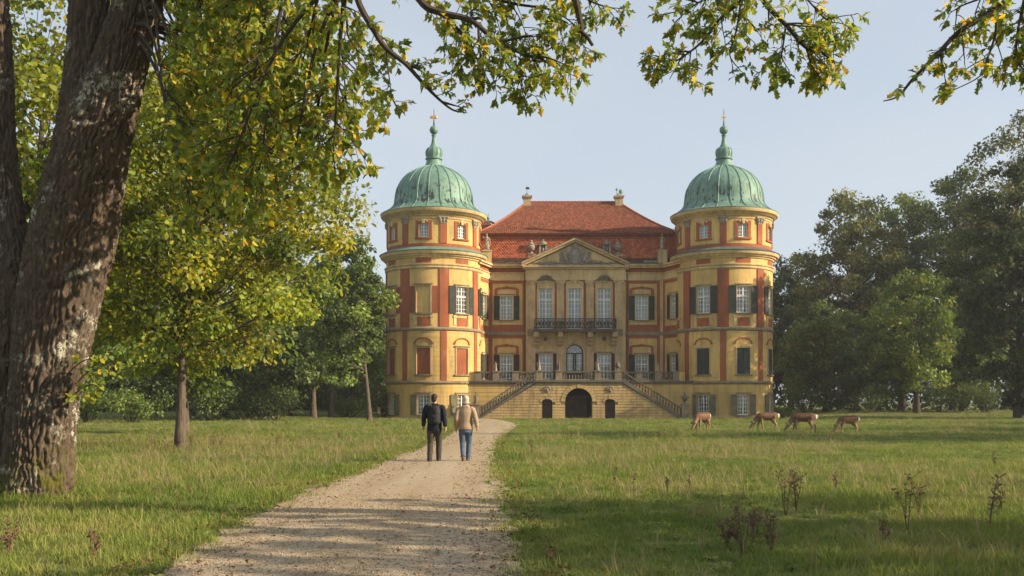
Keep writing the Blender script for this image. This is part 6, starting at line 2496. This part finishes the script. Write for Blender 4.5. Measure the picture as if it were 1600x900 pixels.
# first overhanging branch, left of the sky
branch('oak', BR, pl([(548, -60), (559, 0), (584, 47), (603, 75), (634, 100), (662, 131), (687, 156), (708, 172), (728, 176)], 12), 0.05, 0.006, LS, 0.15, (0.12, 0.3), 6, 4, 0.3, 0.4)
br1 = pl([(600, -90), (656, 0), (687, 19), (734, 31), (766, 56), (797, 75), (835, 88), (868, 70)], 12)
branch('oak', BR, br1, 0.055, 0.007, LS, 0.11, (0.15, 0.36), 7, 12, 0.15, 0.55)
branch('oak', BR, pl([(687, 19), (720, 50), (742, 85), (750, 108), (760, 120)], 12.1), 0.02, 0.005, LS, 0.09, (0.15, 0.4), 7, 3, 0.1, 0.4)
branch('oak', BR, pl([(766, 56), (790, 95), (800, 108), (815, 115)], 11.9), 0.018, 0.005, LS, 0.09, (0.15, 0.35), 7, 3, 0.1, 0.35)
branch('oak', BR, pl([(640, -60), (720, -20), (800, 5), (860, 15), (900, 40)], 12.4), 0.03, 0.006, LS, 0.12, (0.15, 0.36), 6, 6, 0.1, 0.5)
branch('oak', BR, pl([(700, -80), (800, -40), (880, -20), (930, 5), (955, 12)], 12.2), 0.03, 0.006, LS, 0.09, (0.15, 0.35), 7, 5, 0.2, 0.45)
branch('oak', BR, pl([(603, 75), (608, 120), (612, 150), (615, 158)], 12), 0.01, 0.005, LS, 0.1, (0.12, 0.3), 6, 2, 0.4, 0.3)
branch('oak', BR, pl([(520, -40), (540, 20), (545, 60), (570, 90)], 12.6), 0.02, 0.005, LS, 0.1, (0.15, 0.35), 7, 4, 0.0, 0.5)
# bare dead twig
BR.tube([P(892, -30, 12), P(901, 5, 12), P(907, 35, 12), P(909, 50, 12), P(918, 58, 12), P(926, 71, 12)], [0.05, 0.043, 0.036, 0.03, 0.024, 0.02], 7)
BR.tube([P(909, 48, 12), P(910, 64, 12)], [0.022, 0.012], 6)
# second overhanging group, middle of the sky
branch('oak', BR, pl([(1190, -40), (1193, 0), (1228, 39), (1259, 74), (1285, 82), (1302, 80)], 12), 0.042, 0.006, LS, 0.13, (0.14, 0.32), 6, 8, 0.1, 0.42)
branch('oak', BR, pl([(1180, -50), (1158, 0), (1127, 27), (1096, 66), (1062, 92), (1042, 102)], 12), 0.03, 0.006, LS, 0.12, (0.12, 0.3), 6, 9, 0.1, 0.42)
branch('oak', BR, pl([(1175, -40), (1120, -10), (1085, 8), (1060, 30)], 12.2), 0.02, 0.005, LS, 0.12, (0.12, 0.3), 6, 5, 0.1, 0.35)
branch('oak', BR, pl([(1158, 0), (1150, 50), (1140, 85), (1155, 108)], 12.1), 0.015, 0.005, LS, 0.13, (0.12, 0.3), 5, 3, 0.1, 0.35)
branch('oak', BR, pl([(1228, 39), (1222, 80), (1215, 110), (1205, 135)], 12), 0.014, 0.005, LS, 0.12, (0.12, 0.3), 6, 3, 0.1, 0.35)
branch('oak', BR, pl([(1230, -30), (1262, 0), (1290, 30), (1312, 36)], 12.2), 0.014, 0.005, LS, 0.15, (0.12, 0.32), 5, 3, 0.1, 0.4)
branch('oak', BR, pl([(1259, 74), (1268, 100), (1280, 120)], 12), 0.012, 0.005, LS, 0.1, (0.12, 0.3), 7, 2, 0.1, 0.3)
BR.tube([P(1298, 82, 12), P(1316, 64, 12), P(1327, 40, 12)], [0.007, 0.005, 0.003], 5)
# dense foliage of the oak itself, right of its trunk and above the young tree
SK = [np.array(S1[k][:3]) for k in (8, 9, 10, 11)] + [np.array(c) for c in crom(limb_a, 5)] + [np.array(S2[k][:3]) for k in (4, 5, 6)]
targets = [(545, 195), (520, 255), (490, 225), (480, 170), (470, 110), (440, 50), (525, 180), (450, 290), (400, 310), (300, 330), (350, 280), (260, 200), (380, 220), (420, 150)]
for k in range(62):
    if k < len(targets):
        tx, ty = targets[k]
        Yt = RG.uniform(13.5, 16)
    else:
        tx, ty = RG.uniform(225, 480), RG.uniform(-180, 250)
        Yt = RG.uniform(13.5, 20)
    e = np.array(P(tx, ty, Yt))
    s0 = SK[RG.integers(0, len(SK))]
    b_ = min(SK, key=lambda q: np.linalg.norm(q - e) + RG.uniform(0, 2.5))
    m = b_ * 0.5 + e * 0.5 + np.array([0, 0, 0.5])
    m2 = b_ * 0.2 + e * 0.8 + np.array([0, 0, 0.25])
    branch('oak', BR, [b_, m, m2, e], 0.035, 0.006, LS * 1.12, 0.2, (0.25, 0.5), 7, 6, 0.42, 0.85)
# sprouts low on the trunk
for (a, b) in (((118, 600), (160, 575)), ((112, 620), (150, 600)), ((105, 585), (150, 560))):
    branch('oak', BR, [np.array(P(*a, 16.2)), np.array(P((a[0] + b[0]) / 2, b[1] + 5, 16.0)), np.array(P(*b, 15.9))], 0.012, 0.005, LS * 0.9, 0.12, (0.1, 0.3), 6, 1, 0.3, 0.3)
obj('branches', BR, M_['twig'], oak)

# second oak, its trunk outside the frame on the right, one branch hanging into the picture
oak2 = thing('oak_tree', (13.5, 10.5, 0), 'oak outside the frame whose branch hangs into the upper right corner', 'tree')
S4 = [(13.5, 10.5, -0.2, 0.55), (13.45, 10.5, 0.6, 0.45), (13.3, 10.6, 2.5, 0.4), (13.2, 10.7, 5, 0.36), (13.1, 10.8, 6.5, 0.28), (13.3, 10.8, 8, 0.15)]
link('trunk', bark_tube(S4, 90, 160, 17, 0.3), M_['oakbark'], oak2)
B2 = MB()
limb_c = [np.array((13.2, 10.7, 5.6)), np.array((10.5, 11.2, 7.4)), np.array((8.0, 11.6, 7.6)), np.array(P(1590, -25, 12))]
B2.tube([Vector(c) for c in crom(limb_c, 18)], list(np.linspace(0.2, 0.06, 18)), 8)
branch('oak2', B2, pl([(1590, -25), (1573, 0), (1554, 19), (1503, 46), (1464, 85), (1426, 124), (1404, 150), (1380, 158)], 12), 0.055, 0.006, LS, 0.17, (0.15, 0.36), 6, 5, 0.12, 0.5)
branch('oak2', B2, pl([(1558, 16), (1555, 55), (1542, 93), (1530, 120), (1480, 145)], 12), 0.02, 0.005, LS, 0.2, (0.12, 0.3), 5, 3, 0.2, 0.4)
branch('oak2', B2, pl([(1580, -20), (1540, -5), (1505, 8), (1485, 20)], 12.2), 0.02, 0.005, LS, 0.17, (0.12, 0.3), 5, 3, 0.2, 0.4)
branch('oak2', B2, pl([(1600, 0), (1590, 50), (1585, 90), (1570, 108)], 12.1), 0.018, 0.005, LS, 0.16, (0.12, 0.3), 6, 4, 0.1, 0.45)
branch('oak2', B2, pl([(1625, -10), (1610, 30), (1600, 70), (1597, 100)], 12.1), 0.018, 0.005, LS, 0.13, (0.12, 0.32), 6, 4, 0.1, 0.45)
# its crown overhead, out of the frame, which shades the foreground
for k in range(22):
    a, rr = RG.uniform(0, 6.28), RG.uniform(2.0, 5.5)
    e = np.array((13.2 + rr * math.cos(a), 10 + rr * 0.9 * math.sin(a), RG.uniform(3.2, 7.6)))
    if e[0] / max(e[1], 0.5) < 0.56 + 0.03 * e[2]:
        continue
    b_ = np.array((13.2, 10.7, e[2] * 0.75))
    branch('oak2', B2, [b_, b_ * 0.5 + e * 0.5 + np.array([0, 0, 0.4]), e], 0.05, 0.008, 0.26, 0.5, (0.4, 0.9), 8, 4, 0.35, 1.6)
obj('branches', B2, M_['twig'], oak2)

# the largest leaves of each oak are single parts, the rest of the crown one mass
T_, F_ = TPL['oak']
leaf_me = []
for c in range(7):
    me = flat_mesh('leaf', T_, F_, 4, True)
    ca = me.color_attributes.new('Col', 'FLOAT_COLOR', 'POINT')
    ca.data.foreach_set('color', np.tile(np.array([*OAKCOL[c] * 1.0, 1.0], dtype=np.float32), len(T_)))
    me.materials.append(M_['leaf'])
    leaf_me.append(me)
for key, root, nmax in (('oak', oak, 300), ('oak2', oak2, 150)):
    Ls = LEAVES[key]
    app = []
    for i, (p, a, n_, sz, c) in enumerate(Ls):
        sx = 800 + F * p[0] / p[1]
        sy = 628 - F * (p[2] - EYE) / p[1]
        vis = 0 < sx < 1600 and 0 < sy < 320
        app.append(sz / p[1] * abs(np.dot(n_ / np.linalg.norm(n_), p / np.linalg.norm(p))) if vis else -1)
    order = np.argsort(-np.array(app))
    single = set(int(i) for i in order[:nmax] if app[int(i)] > 0)
    inv = WORLD_INV(root)
    for i in single:
        p, a, n_, sz, c = Ls[i]
        ax = Vector(a).normalized()
        n2 = Vector(n_)
        n2 = (n2 - ax * n2.dot(ax)).normalized()
        b = n2.cross(ax)
        lo = bpy.data.objects.new('leaf', leaf_me[int(np.argmin(np.sum((OAKCOL - c) ** 2, 1)))])
        COL.objects.link(lo)
        lo.parent = root
        lo.matrix_parent_inverse = inv
        lo.matrix_basis = Matrix(((ax.x * sz, b.x * sz, n2.x * sz, p[0]), (ax.y * sz, b.y * sz, n2.y * sz, p[1]), (ax.z * sz, b.z * sz, n2.z * sz, p[2]), (0, 0, 0, 1)))
    rest = [Ls[i] for i in range(len(Ls)) if i not in single]
    near = [r_ for r_ in rest if r_[0][1] < 13.2 and 628 - F * (r_[0][2] - EYE) / r_[0][1] > -30 and r_[0][0] / r_[0][1] < 0.54]
    ids = set(id(r_) for r_ in near)
    for nm, sel, tp_ in (('crown', [r_ for r_ in rest if id(r_) not in ids], 'mid'), ('sprays', near, 'lite')):
        ar = [np.array([r_[q] for r_ in sel]) for q in range(5)]
        o = link(nm, leaf_cloud(nm, *ar, tp_), M_['leaf'], root)
        o['kind'] = 'stuff'
print('oak leaves', len(LEAVES['oak']), len(LEAVES['oak2']))

# ================================================================== GRASS AND SMALL PLANTS
def grass_mat(name, stops, rough=0.7, trans=0.35):
    t = NT(name)
    p = t.pos()
    oi = t.n('ShaderNodeObjectInfo')
    n1 = t.noise(p, 0.3, 4, 0.6)
    f = t.math('ADD', t.math('MULTIPLY', oi.outputs['Random'], 0.5), t.ramp(n1, 0.38, 0.66, 0, 0.65))
    cr = t.n('ShaderNodeValToRGB')
    els = cr.color_ramp.elements
    els[0].position, els[0].color = 0.0, (*stops[0], 1)
    els[1].position, els[1].color = 1.0, (*stops[-1], 1)
    for i, s in enumerate(stops[1:-1]):
        e = els.new((i + 1) / (len(stops) - 1))
        e.color = (*s, 1)
    t.l(f, cr.inputs[0])
    b = t.bsdf(cr.outputs[0], rough, 0.3)
    tr = t.n('ShaderNodeBsdfTranslucent')
    t.l(cr.outputs[0], tr.inputs['Color'])
    ms = t.n('ShaderNodeMixShader')
    ms.inputs[0].default_value = trans
    t.l(b.outputs[0], ms.inputs[1])
    t.l(tr.outputs[0], ms.inputs[2])
    return t.done(ms)


M_['grass'] = grass_mat('grass', [(0.10, 0.16, 0.024), (0.15, 0.21, 0.032), (0.23, 0.265, 0.05), (0.35, 0.31, 0.10)])
M_['straw'] = grass_mat('dry_grass', [(0.22, 0.19, 0.07), (0.32, 0.26, 0.12), (0.40, 0.32, 0.16)])
M_['dead'] = simple('dead_leaf', (0.16, 0.085, 0.035), 0.85, 0.5, 3.0, 0.2)
M_['weed'] = simple('dead_weed', (0.15, 0.095, 0.055), 0.9, 0.4, 9, 0.2)


def tuft(seed, n, hmin, hmax, w, spread, lean, m):
    rg = random.Random(seed)
    V, Fc = [], []
    for i in range(n):
        a, r_ = rg.uniform(0, 6.283), spread * math.sqrt(rg.random())
        bx, by = r_ * math.cos(a), r_ * math.sin(a)
        b = a + rg.uniform(-1.2, 1.2)
        L, h = rg.uniform(0.2, 1.0) * lean, rg.uniform(hmin, hmax)
        ww = w * rg.uniform(0.7, 1.3)
        ca, sa = -math.sin(b + rg.uniform(-0.8, 0.8)), math.cos(b + rg.uniform(-0.8, 0.8))
        o = len(V)
        for f, k in ((0, 1.0), (0.45, 0.8), (0.8, 0.5), (1.0, 0.08)):
            cx, cy_, z = bx + math.cos(b) * L * h * f ** 2, by + math.sin(b) * L * h * f ** 2, h * (f - 0.25 * lean * f * f) - 0.01
            V += [(cx - ca * ww * k, cy_ - sa * ww * k, z), (cx + ca * ww * k, cy_ + sa * ww * k, z)]
        for s in range(3):
            Fc.append((o + 2 * s, o + 2 * s + 1, o + 2 * s + 3, o + 2 * s + 2))
    me = flat_mesh('tuft', V, Fc, 4)
    me.materials.append(m)
    return bpy.data.objects.new('tuft', me)


def scatter(name, label, pts, rot, scl, protos, cat):
    col = bpy.data.collections.new(name + '_source')
    for p in protos:
        col.objects.link(p)
    me = bpy.data.meshes.new(name)
    me.vertices.add(len(pts))
    me.vertices.foreach_set('co', np.asarray(pts, np.float32).ravel())
    a = me.attributes.new('rot', 'FLOAT_VECTOR', 'POINT')
    a.data.foreach_set('vector', np.asarray(rot, np.float32).ravel())
    a = me.attributes.new('scl', 'FLOAT_VECTOR', 'POINT')
    a.data.foreach_set('vector', np.asarray(scl, np.float32).ravel())
    o = bpy.data.objects.new(name, me)
    COL.objects.link(o)
    ng = bpy.data.node_groups.new(name + '_scatter', 'GeometryNodeTree')
    ng.interface.new_socket('Geometry', in_out='INPUT', socket_type='NodeSocketGeometry')
    ng.interface.new_socket('Geometry', in_out='OUTPUT', socket_type='NodeSocketGeometry')
    gi, go = ng.nodes.new('NodeGroupInput'), ng.nodes.new('NodeGroupOutput')
    ip = ng.nodes.new('GeometryNodeInstanceOnPoints')
    ci = ng.nodes.new('GeometryNodeCollectionInfo')
    ci.inputs['Collection'].default_value = col
    ci.inputs['Separate Children'].default_value = True
    ci.inputs['Reset Children'].default_value = True
    r_, s_ = ng.nodes.new('GeometryNodeInputNamedAttribute'), ng.nodes.new('GeometryNodeInputNamedAttribute')
    for nd, nm in ((r_, 'rot'), (s_, 'scl')):
        nd.data_type = 'FLOAT_VECTOR'
        nd.inputs['Name'].default_value = nm
    ip.inputs['Pick Instance'].default_value = True
    L = ng.links.new
    L(gi.outputs[0], ip.inputs['Points'])
    L(ci.outputs[0], ip.inputs['Instance'])
    L(r_.outputs[0], ip.inputs['Rotation'])
    L(s_.outputs[0], ip.inputs['Scale'])
    L(ip.outputs[0], go.inputs[0])
    md = o.modifiers.new('scatter', 'NODES')
    md.node_group = ng
    tag(o, label, cat, kind='stuff')
    return o


def field(rg, y0, y1, dens, margin=3.0, on_path=False):
    """random ground points over the visible wedge between two distances"""
    w1 = y1 * 0.53 + margin
    n = int((y1 - y0) * 2 * w1 * dens)
    x, y = rg.uniform(-w1, w1, n), rg.uniform(y0, y1, n)
    ok = np.abs(x) < y * 0.53 + margin
    l_, r_ = edge_x(LE, y), edge_x(RE, y)
    j = 0.14 * rg.normal(size=n)
    inside = (x > l_ + 0.05 + j) & (x < r_ - 0.05 + j)
    ok &= inside if on_path else ~inside
    ok &= ~((y > 94) & (np.abs(x - 6.4) < 13))
    for cx, cy_ in (TL, TR):
        ok &= np.hypot(x - cx, y - cy_) > RT + 0.1
    ok &= np.hypot(x - oak.location.x, y - OY) > 0.55
    x, y = x[ok], y[ok]
    return x, y


rg = np.random.default_rng(9)
tufts = [tuft(i, 20, 0.05, 0.125 + 0.02 * (i % 3), 0.0035, 0.10, 0.9, M_['grass']) for i in range(6)]
Pn, Rn, Sn = [], [], []
for y0, y1, dens, sc in ((7.5, 14, 75, 1.0), (14, 24, 42, 1.15), (24, 40, 16, 1.5), (40, 66, 6.5, 2.1), (66, 96, 2.6, 2.7), (96, 125, 0.8, 3.2)):
    x, y = field(rg, y0, y1, dens)
    n = len(x)
    z = gz(x, y)
    hn = vnoise(x * 0.5, y * 0.5, 0, 21)
    Pn.append(np.stack([x, y, z], 1))
    Rn.append(np.stack([rg.normal(size=n) * 0.12, rg.normal(size=n) * 0.12, rg.uniform(0, 6.28, n)], 1))
    s = sc * rg.uniform(0.7, 1.3, n)
    Sn.append(np.stack([s, s, s * (0.3 + 1.25 * hn) / (sc ** 0.8)], 1))
a_ = rg.uniform(0, 6.28, 420)
r_ = rg.uniform(0.5, 1.15, 420)
x, y = oak.location.x - 0.15 + r_ * np.cos(a_), OY + r_ * np.sin(a_)
Pn.append(np.stack([x, y, gz(x, y)], 1))
Rn.append(np.stack([rg.normal(size=420) * 0.2, rg.normal(size=420) * 0.2, rg.uniform(0, 6.28, 420)], 1))
Sn.append(np.stack([rg.uniform(1, 1.6, 420)] * 3, 1))
scatter('grass', 'green grass blades of the lawn', np.concatenate(Pn), np.concatenate(Rn), np.concatenate(Sn), tufts, 'grass')

dry = [tuft(50 + i, 7, 0.22, 0.5, 0.0032, 0.07, 0.75, M_['straw']) for i in range(5)]
Pn, Rn, Sn = [], [], []
for y0, y1, dens, sc, off in ((8, 16, 3.0, 0.85, 0.0), (16, 40, 8.0, 0.95, 0.0), (40, 60, 1.2, 1.2, 0.0), (60, 90, 0.35, 1.3, 0.0)):
    x, y = field(rg, y0, y1, dens)
    k = vnoise(x * 0.16, y * 0.2, 0, 31) + 0.25 * vnoise(x * 0.7, y * 0.7, 0, 32)
    edge = np.minimum(np.abs(x - edge_x(LE, y)), np.abs(x - edge_x(RE, y)))
    ok = (k + 0.15 * sstep(18, 24, y) * sstep(42, 32, y) > 0.58) & (edge > 0.8)
    x, y = x[ok], y[ok]
    n = len(x)
    Pn.append(np.stack([x, y, gz(x, y)], 1))
    Rn.append(np.stack([rg.normal(size=n) * 0.2, rg.normal(size=n) * 0.2, rg.uniform(0, 6.28, n)], 1))
    s = sc * rg.uniform(0.6, 1.2, n)
    Sn.append(np.stack([s, s, s], 1))
scatter('dry_grass', 'pale dry grass stalks standing in the lawn', np.concatenate(Pn), np.concatenate(Rn), np.concatenate(Sn), dry, 'grass')

# broad-leaved ground plants at the path edge and round the oak
broad = []
for i in range(4):
    r2 = random.Random(300 + i)
    V, Fc = [], []
    for q in range(9):
        a = r2.uniform(0, 6.28)
        L, w = r2.uniform(0.05, 0.11), r2.uniform(0.012, 0.025)
        d = Vector((math.cos(a), math.sin(a), 0))
        s_ = Vector((-d.y, d.x, 0))
        o_ = len(V)
        for f, k, h in ((0.05, 0.2, 0.0), (0.5, 1.0, 0.045), (0.85, 0.7, 0.05), (1.0, 0.05, 0.035)):
            c = d * L * f + Vector((0, 0, h))
            V += [tuple(c - s_ * w * k), tuple(c + s_ * w * k)]
        for s in range(3):
            Fc.append((o_ + 2 * s, o_ + 2 * s + 1, o_ + 2 * s + 3, o_ + 2 * s + 2))
    me = flat_mesh('rosette', V, Fc, 4)
    me.materials.append(M_['grass'])
    broad.append(bpy.data.objects.new('rosette', me))
x, y = field(rg, 7.5, 20, 3.0)
ok = vnoise(x * 0.8, y * 0.8, 0, 41) > 0.5
x, y = x[ok], y[ok]
n = len(x)
s = rg.uniform(0.5, 1.1, n)
scatter('ground_cover', 'small broad-leaved plants low in the grass', np.stack([x, y, gz(x, y) + 0.01], 1), np.stack([rg.normal(size=n) * .15, rg.normal(size=n) * .15, rg.uniform(0, 6.28, n)], 1), np.stack([s, s, s], 1), broad, 'ground cover')

# fallen leaves, thickest along the path edges
dl = []
for i in range(3):
    T2 = T_.copy()
    T2[:, 2] += 0.25 * (T2[:, 1] ** 2) * (1 + i) + 0.08 * np.sin(T2[:, 0] * (3 + i))
    me = flat_mesh('fallen_leaf', T2, F_, 4, True)
    me.materials.append(M_['dead'])
    dl.append(bpy.data.objects.new('fallen_leaf', me))
xs_, ys_ = [], []
for E, sg in ((LE, 1), (RE, -1)):
    yy = 8 + 42 * rg.random(1500) ** 1.6
    xs_.append(edge_x(E, yy) + sg * (rg.random(1500) ** 2 * 1.3 - 0.35))
    ys_.append(yy)
yy = 8 + 40 * rg.random(260) ** 1.5
xs_.append(edge_x(LE, yy) + (edge_x(RE, yy) - edge_x(LE, yy)) * rg.random(260))
ys_.append(yy)
x2, y2 = field(rg, 8, 26, 1.3)
xs_.append(x2)
ys_.append(y2)
x, y = np.concatenate(xs_), np.concatenate(ys_)
n = len(x)
inside = (x > edge_x(LE, y)) & (x < edge_x(RE, y))
z = gz(x, y) + np.where(inside, 0.036, rg.uniform(0.03, 0.09, n))
s = rg.uniform(0.03, 0.075, n)
scatter('fallen_leaves', 'brown fallen leaves along the path and in the grass', np.stack([x, y, z], 1), np.stack([rg.normal(size=n) * .35, rg.normal(size=n) * .35, rg.uniform(0, 6.28, n)], 1), np.stack([s, s, s], 1), dl, 'leaves')

# loose stones on the path
st = []
for i in range(3):
    r2 = random.Random(400 + i)
    mb = MB().ball((0, 0, 0.3), (1, 0.75, 0.55), 6, 4)
    me = mb.mesh('pebble')
    me.materials.append(M_['gravel'])
    st.append(bpy.data.objects.new('pebble', me))
x, y = field(rg, 7.5, 17, 150, 0.5, True)
n = len(x)
s = rg.uniform(0.005, 0.016, n)
z = gz(x, y) + 0.018 + 0.018 * np.sin(PI * np.clip((x - edge_x(LE, y)) / (edge_x(RE, y) - edge_x(LE, y)), 0, 1))
scatter('pebbles', 'loose pebbles of the gravel path', np.stack([x, y, z], 1), np.stack([rg.normal(size=n) * .3, rg.normal(size=n) * .3, rg.uniform(0, 6.28, n)], 1), np.stack([s, s, s], 1), st, 'pebbles')


# ---- dead weed stalks that stand out of the grass
def weed(px, py, top, label, seed, bushy=1.0):
    Y = GY(py)
    X = PX(px, Y)
    h = (py - top) / F * Y
    r2 = np.random.default_rng(seed)
    t_ = thing('dead_weed', (X, Y, float(gz(X, Y))), label, 'weed', 'dead weeds in the lawn')
    mb, sd_ = MB(), MB()
    ns = int(2 + 3 * bushy)
    for q in range(ns):
        a = r2.uniform(0, 6.28)
        hh = h * r2.uniform(0.5, 1.0) if q else h
        lean = r2.uniform(0.05, 0.3) * (0.5 + 0.9 * bushy)
        pts = [Vector((0, 0, -0.03))]
        for f in (0.3, 0.6, 0.85, 1.0):
            pts.append(Vector((math.cos(a) * lean * hh * f ** 1.4 + r2.normal() * 0.012, math.sin(a) * lean * hh * f ** 1.4, hh * f)))
        mb.tube(pts, [0.007, 0.006, 0.005, 0.004, 0.0025], 5, False)
        for k in range(int(12 + 3 * bushy)):
            f = r2.uniform(0.3, 1.0) * 4
            i0 = min(int(f), 3)
            c = pts[i0].lerp(pts[i0 + 1], f - i0)
            b = r2.uniform(0, 6.28)
            d = Vector((math.cos(b), math.sin(b), r2.uniform(0.1, 0.9))) * hh * r2.uniform(0.04, 0.17)
            mb.tube([c, c + d], [0.0035, 0.002], 4, False)
            for _ in range(2):
                e = c + d * r2.uniform(0.6, 1.0)
                x_ = Vector(r2.normal(size=3)).normalized()
                y_ = x_.orthogonal().normalized()
                L = r2.uniform(0.008, 0.026)
                sd_.add([e - x_ * L, e + y_ * L * 0.6, e + x_ * L, e - y_ * L * 0.6], [(0, 1, 2, 3)])
                sd_.ball(e, 0.007, 5, 3)
    o = obj('stalk', mb, M_['weed'], None)
    o.parent = t_
    o = obj('seed_head', sd_, M_['weed'], None)
    o.parent = t_


weeds = [(831, 711, 686, 'small dark dead weed right of the path bend', 0.6), (959, 760, 730, 'thin dead weed in the sunlit grass, leftmost of the right meadow', 0.3),
         (990, 764, 742, 'low dead weed beside the thin leftmost one', 0.3), (1044, 770, 746, 'low dead weed in the sunlit grass below the first deer', 0.3), (1077, 766, 744, 'dead weed right of the low one below the first deer', 0.3),
         (1228, 806, 732, 'tall branched dead weed above the brown thicket', 0.9), (1244, 800, 738, 'second branched dead weed just right of the tall one', 0.7), (1305, 773, 739, 'leaning dead weed in the sunlit grass below the last deer', 0.4),
         (1418, 834, 744, 'tall upright dead weed in the right meadow', 0.4), (1437, 810, 740, 'forked dead weed beside the tall upright one', 0.5), (1382, 854, 812, 'short dead weed in the shade left of the tall upright one', 0.4),
         (1546, 828, 744, 'tall dead weed near the right frame edge', 0.5), (1562, 806, 756, 'curved dead weed leaning to the right frame edge', 0.6), (1554, 734, 706, 'distant dead weed in the shaded lawn at the right', 0.4),
         (1160, 866, 786, 'brown thicket of dead thistles in the right foreground', 1.5), (1180, 846, 790, 'upper part of the brown thistle thicket', 1.3), (1135, 858, 808, 'low left part of the brown thistle thicket', 1.4), (1205, 862, 806, 'low right part of the brown thistle thicket', 1.3),
         (236, 704, 684, 'brown dead weed left of the young tree', 0.9), (262, 706, 690, 'low brown dead weed at the foot of the young tree', 0.8), (300, 703, 680, 'brown dead weed just right of the young tree', 1.0),
         (332, 704, 682, 'dark curled dead weed right of the young tree', 1.0), (345, 702, 684, 'dead weed furthest right beside the young tree', 0.8), (432, 700, 680, 'dead weed on the lawn midway to the path', 0.9),
         (530, 690, 672, 'dead weed on the lawn left of the walkers', 0.8), (150, 882, 828, 'reddish dead weed in the left foreground grass', 0.8), (14, 868, 812, 'brown dead weed at the left frame edge', 1.2),
         (1030, 690, 676, 'dead weed in the shaded lawn left of the first deer', 0.8), (1296, 694, 680, 'brown dead weeds below the last deer', 0.9)]
for i, (px, py, top, lab, b) in enumerate(weeds):
    weed(px, py, top, lab, 500 + i, b)

# ================================================================== HAZE
hz = MB().box(-260, 260, -60, 330, -1.5, 42)
t = NT('haze')
pv = t.n('ShaderNodeVolumePrincipled')
pv.inputs['Color'].default_value = (0.93, 0.95, 1.0, 1)
pv.inputs['Density'].default_value = 0.0003
pv.inputs['Anisotropy'].default_value = 0.2
t.l(pv.outputs[0], t.out.inputs['Volume'])
haze = obj('haze', hz, t.m)
tag(haze, 'thin morning haze over the park', 'haze', kind='stuff')
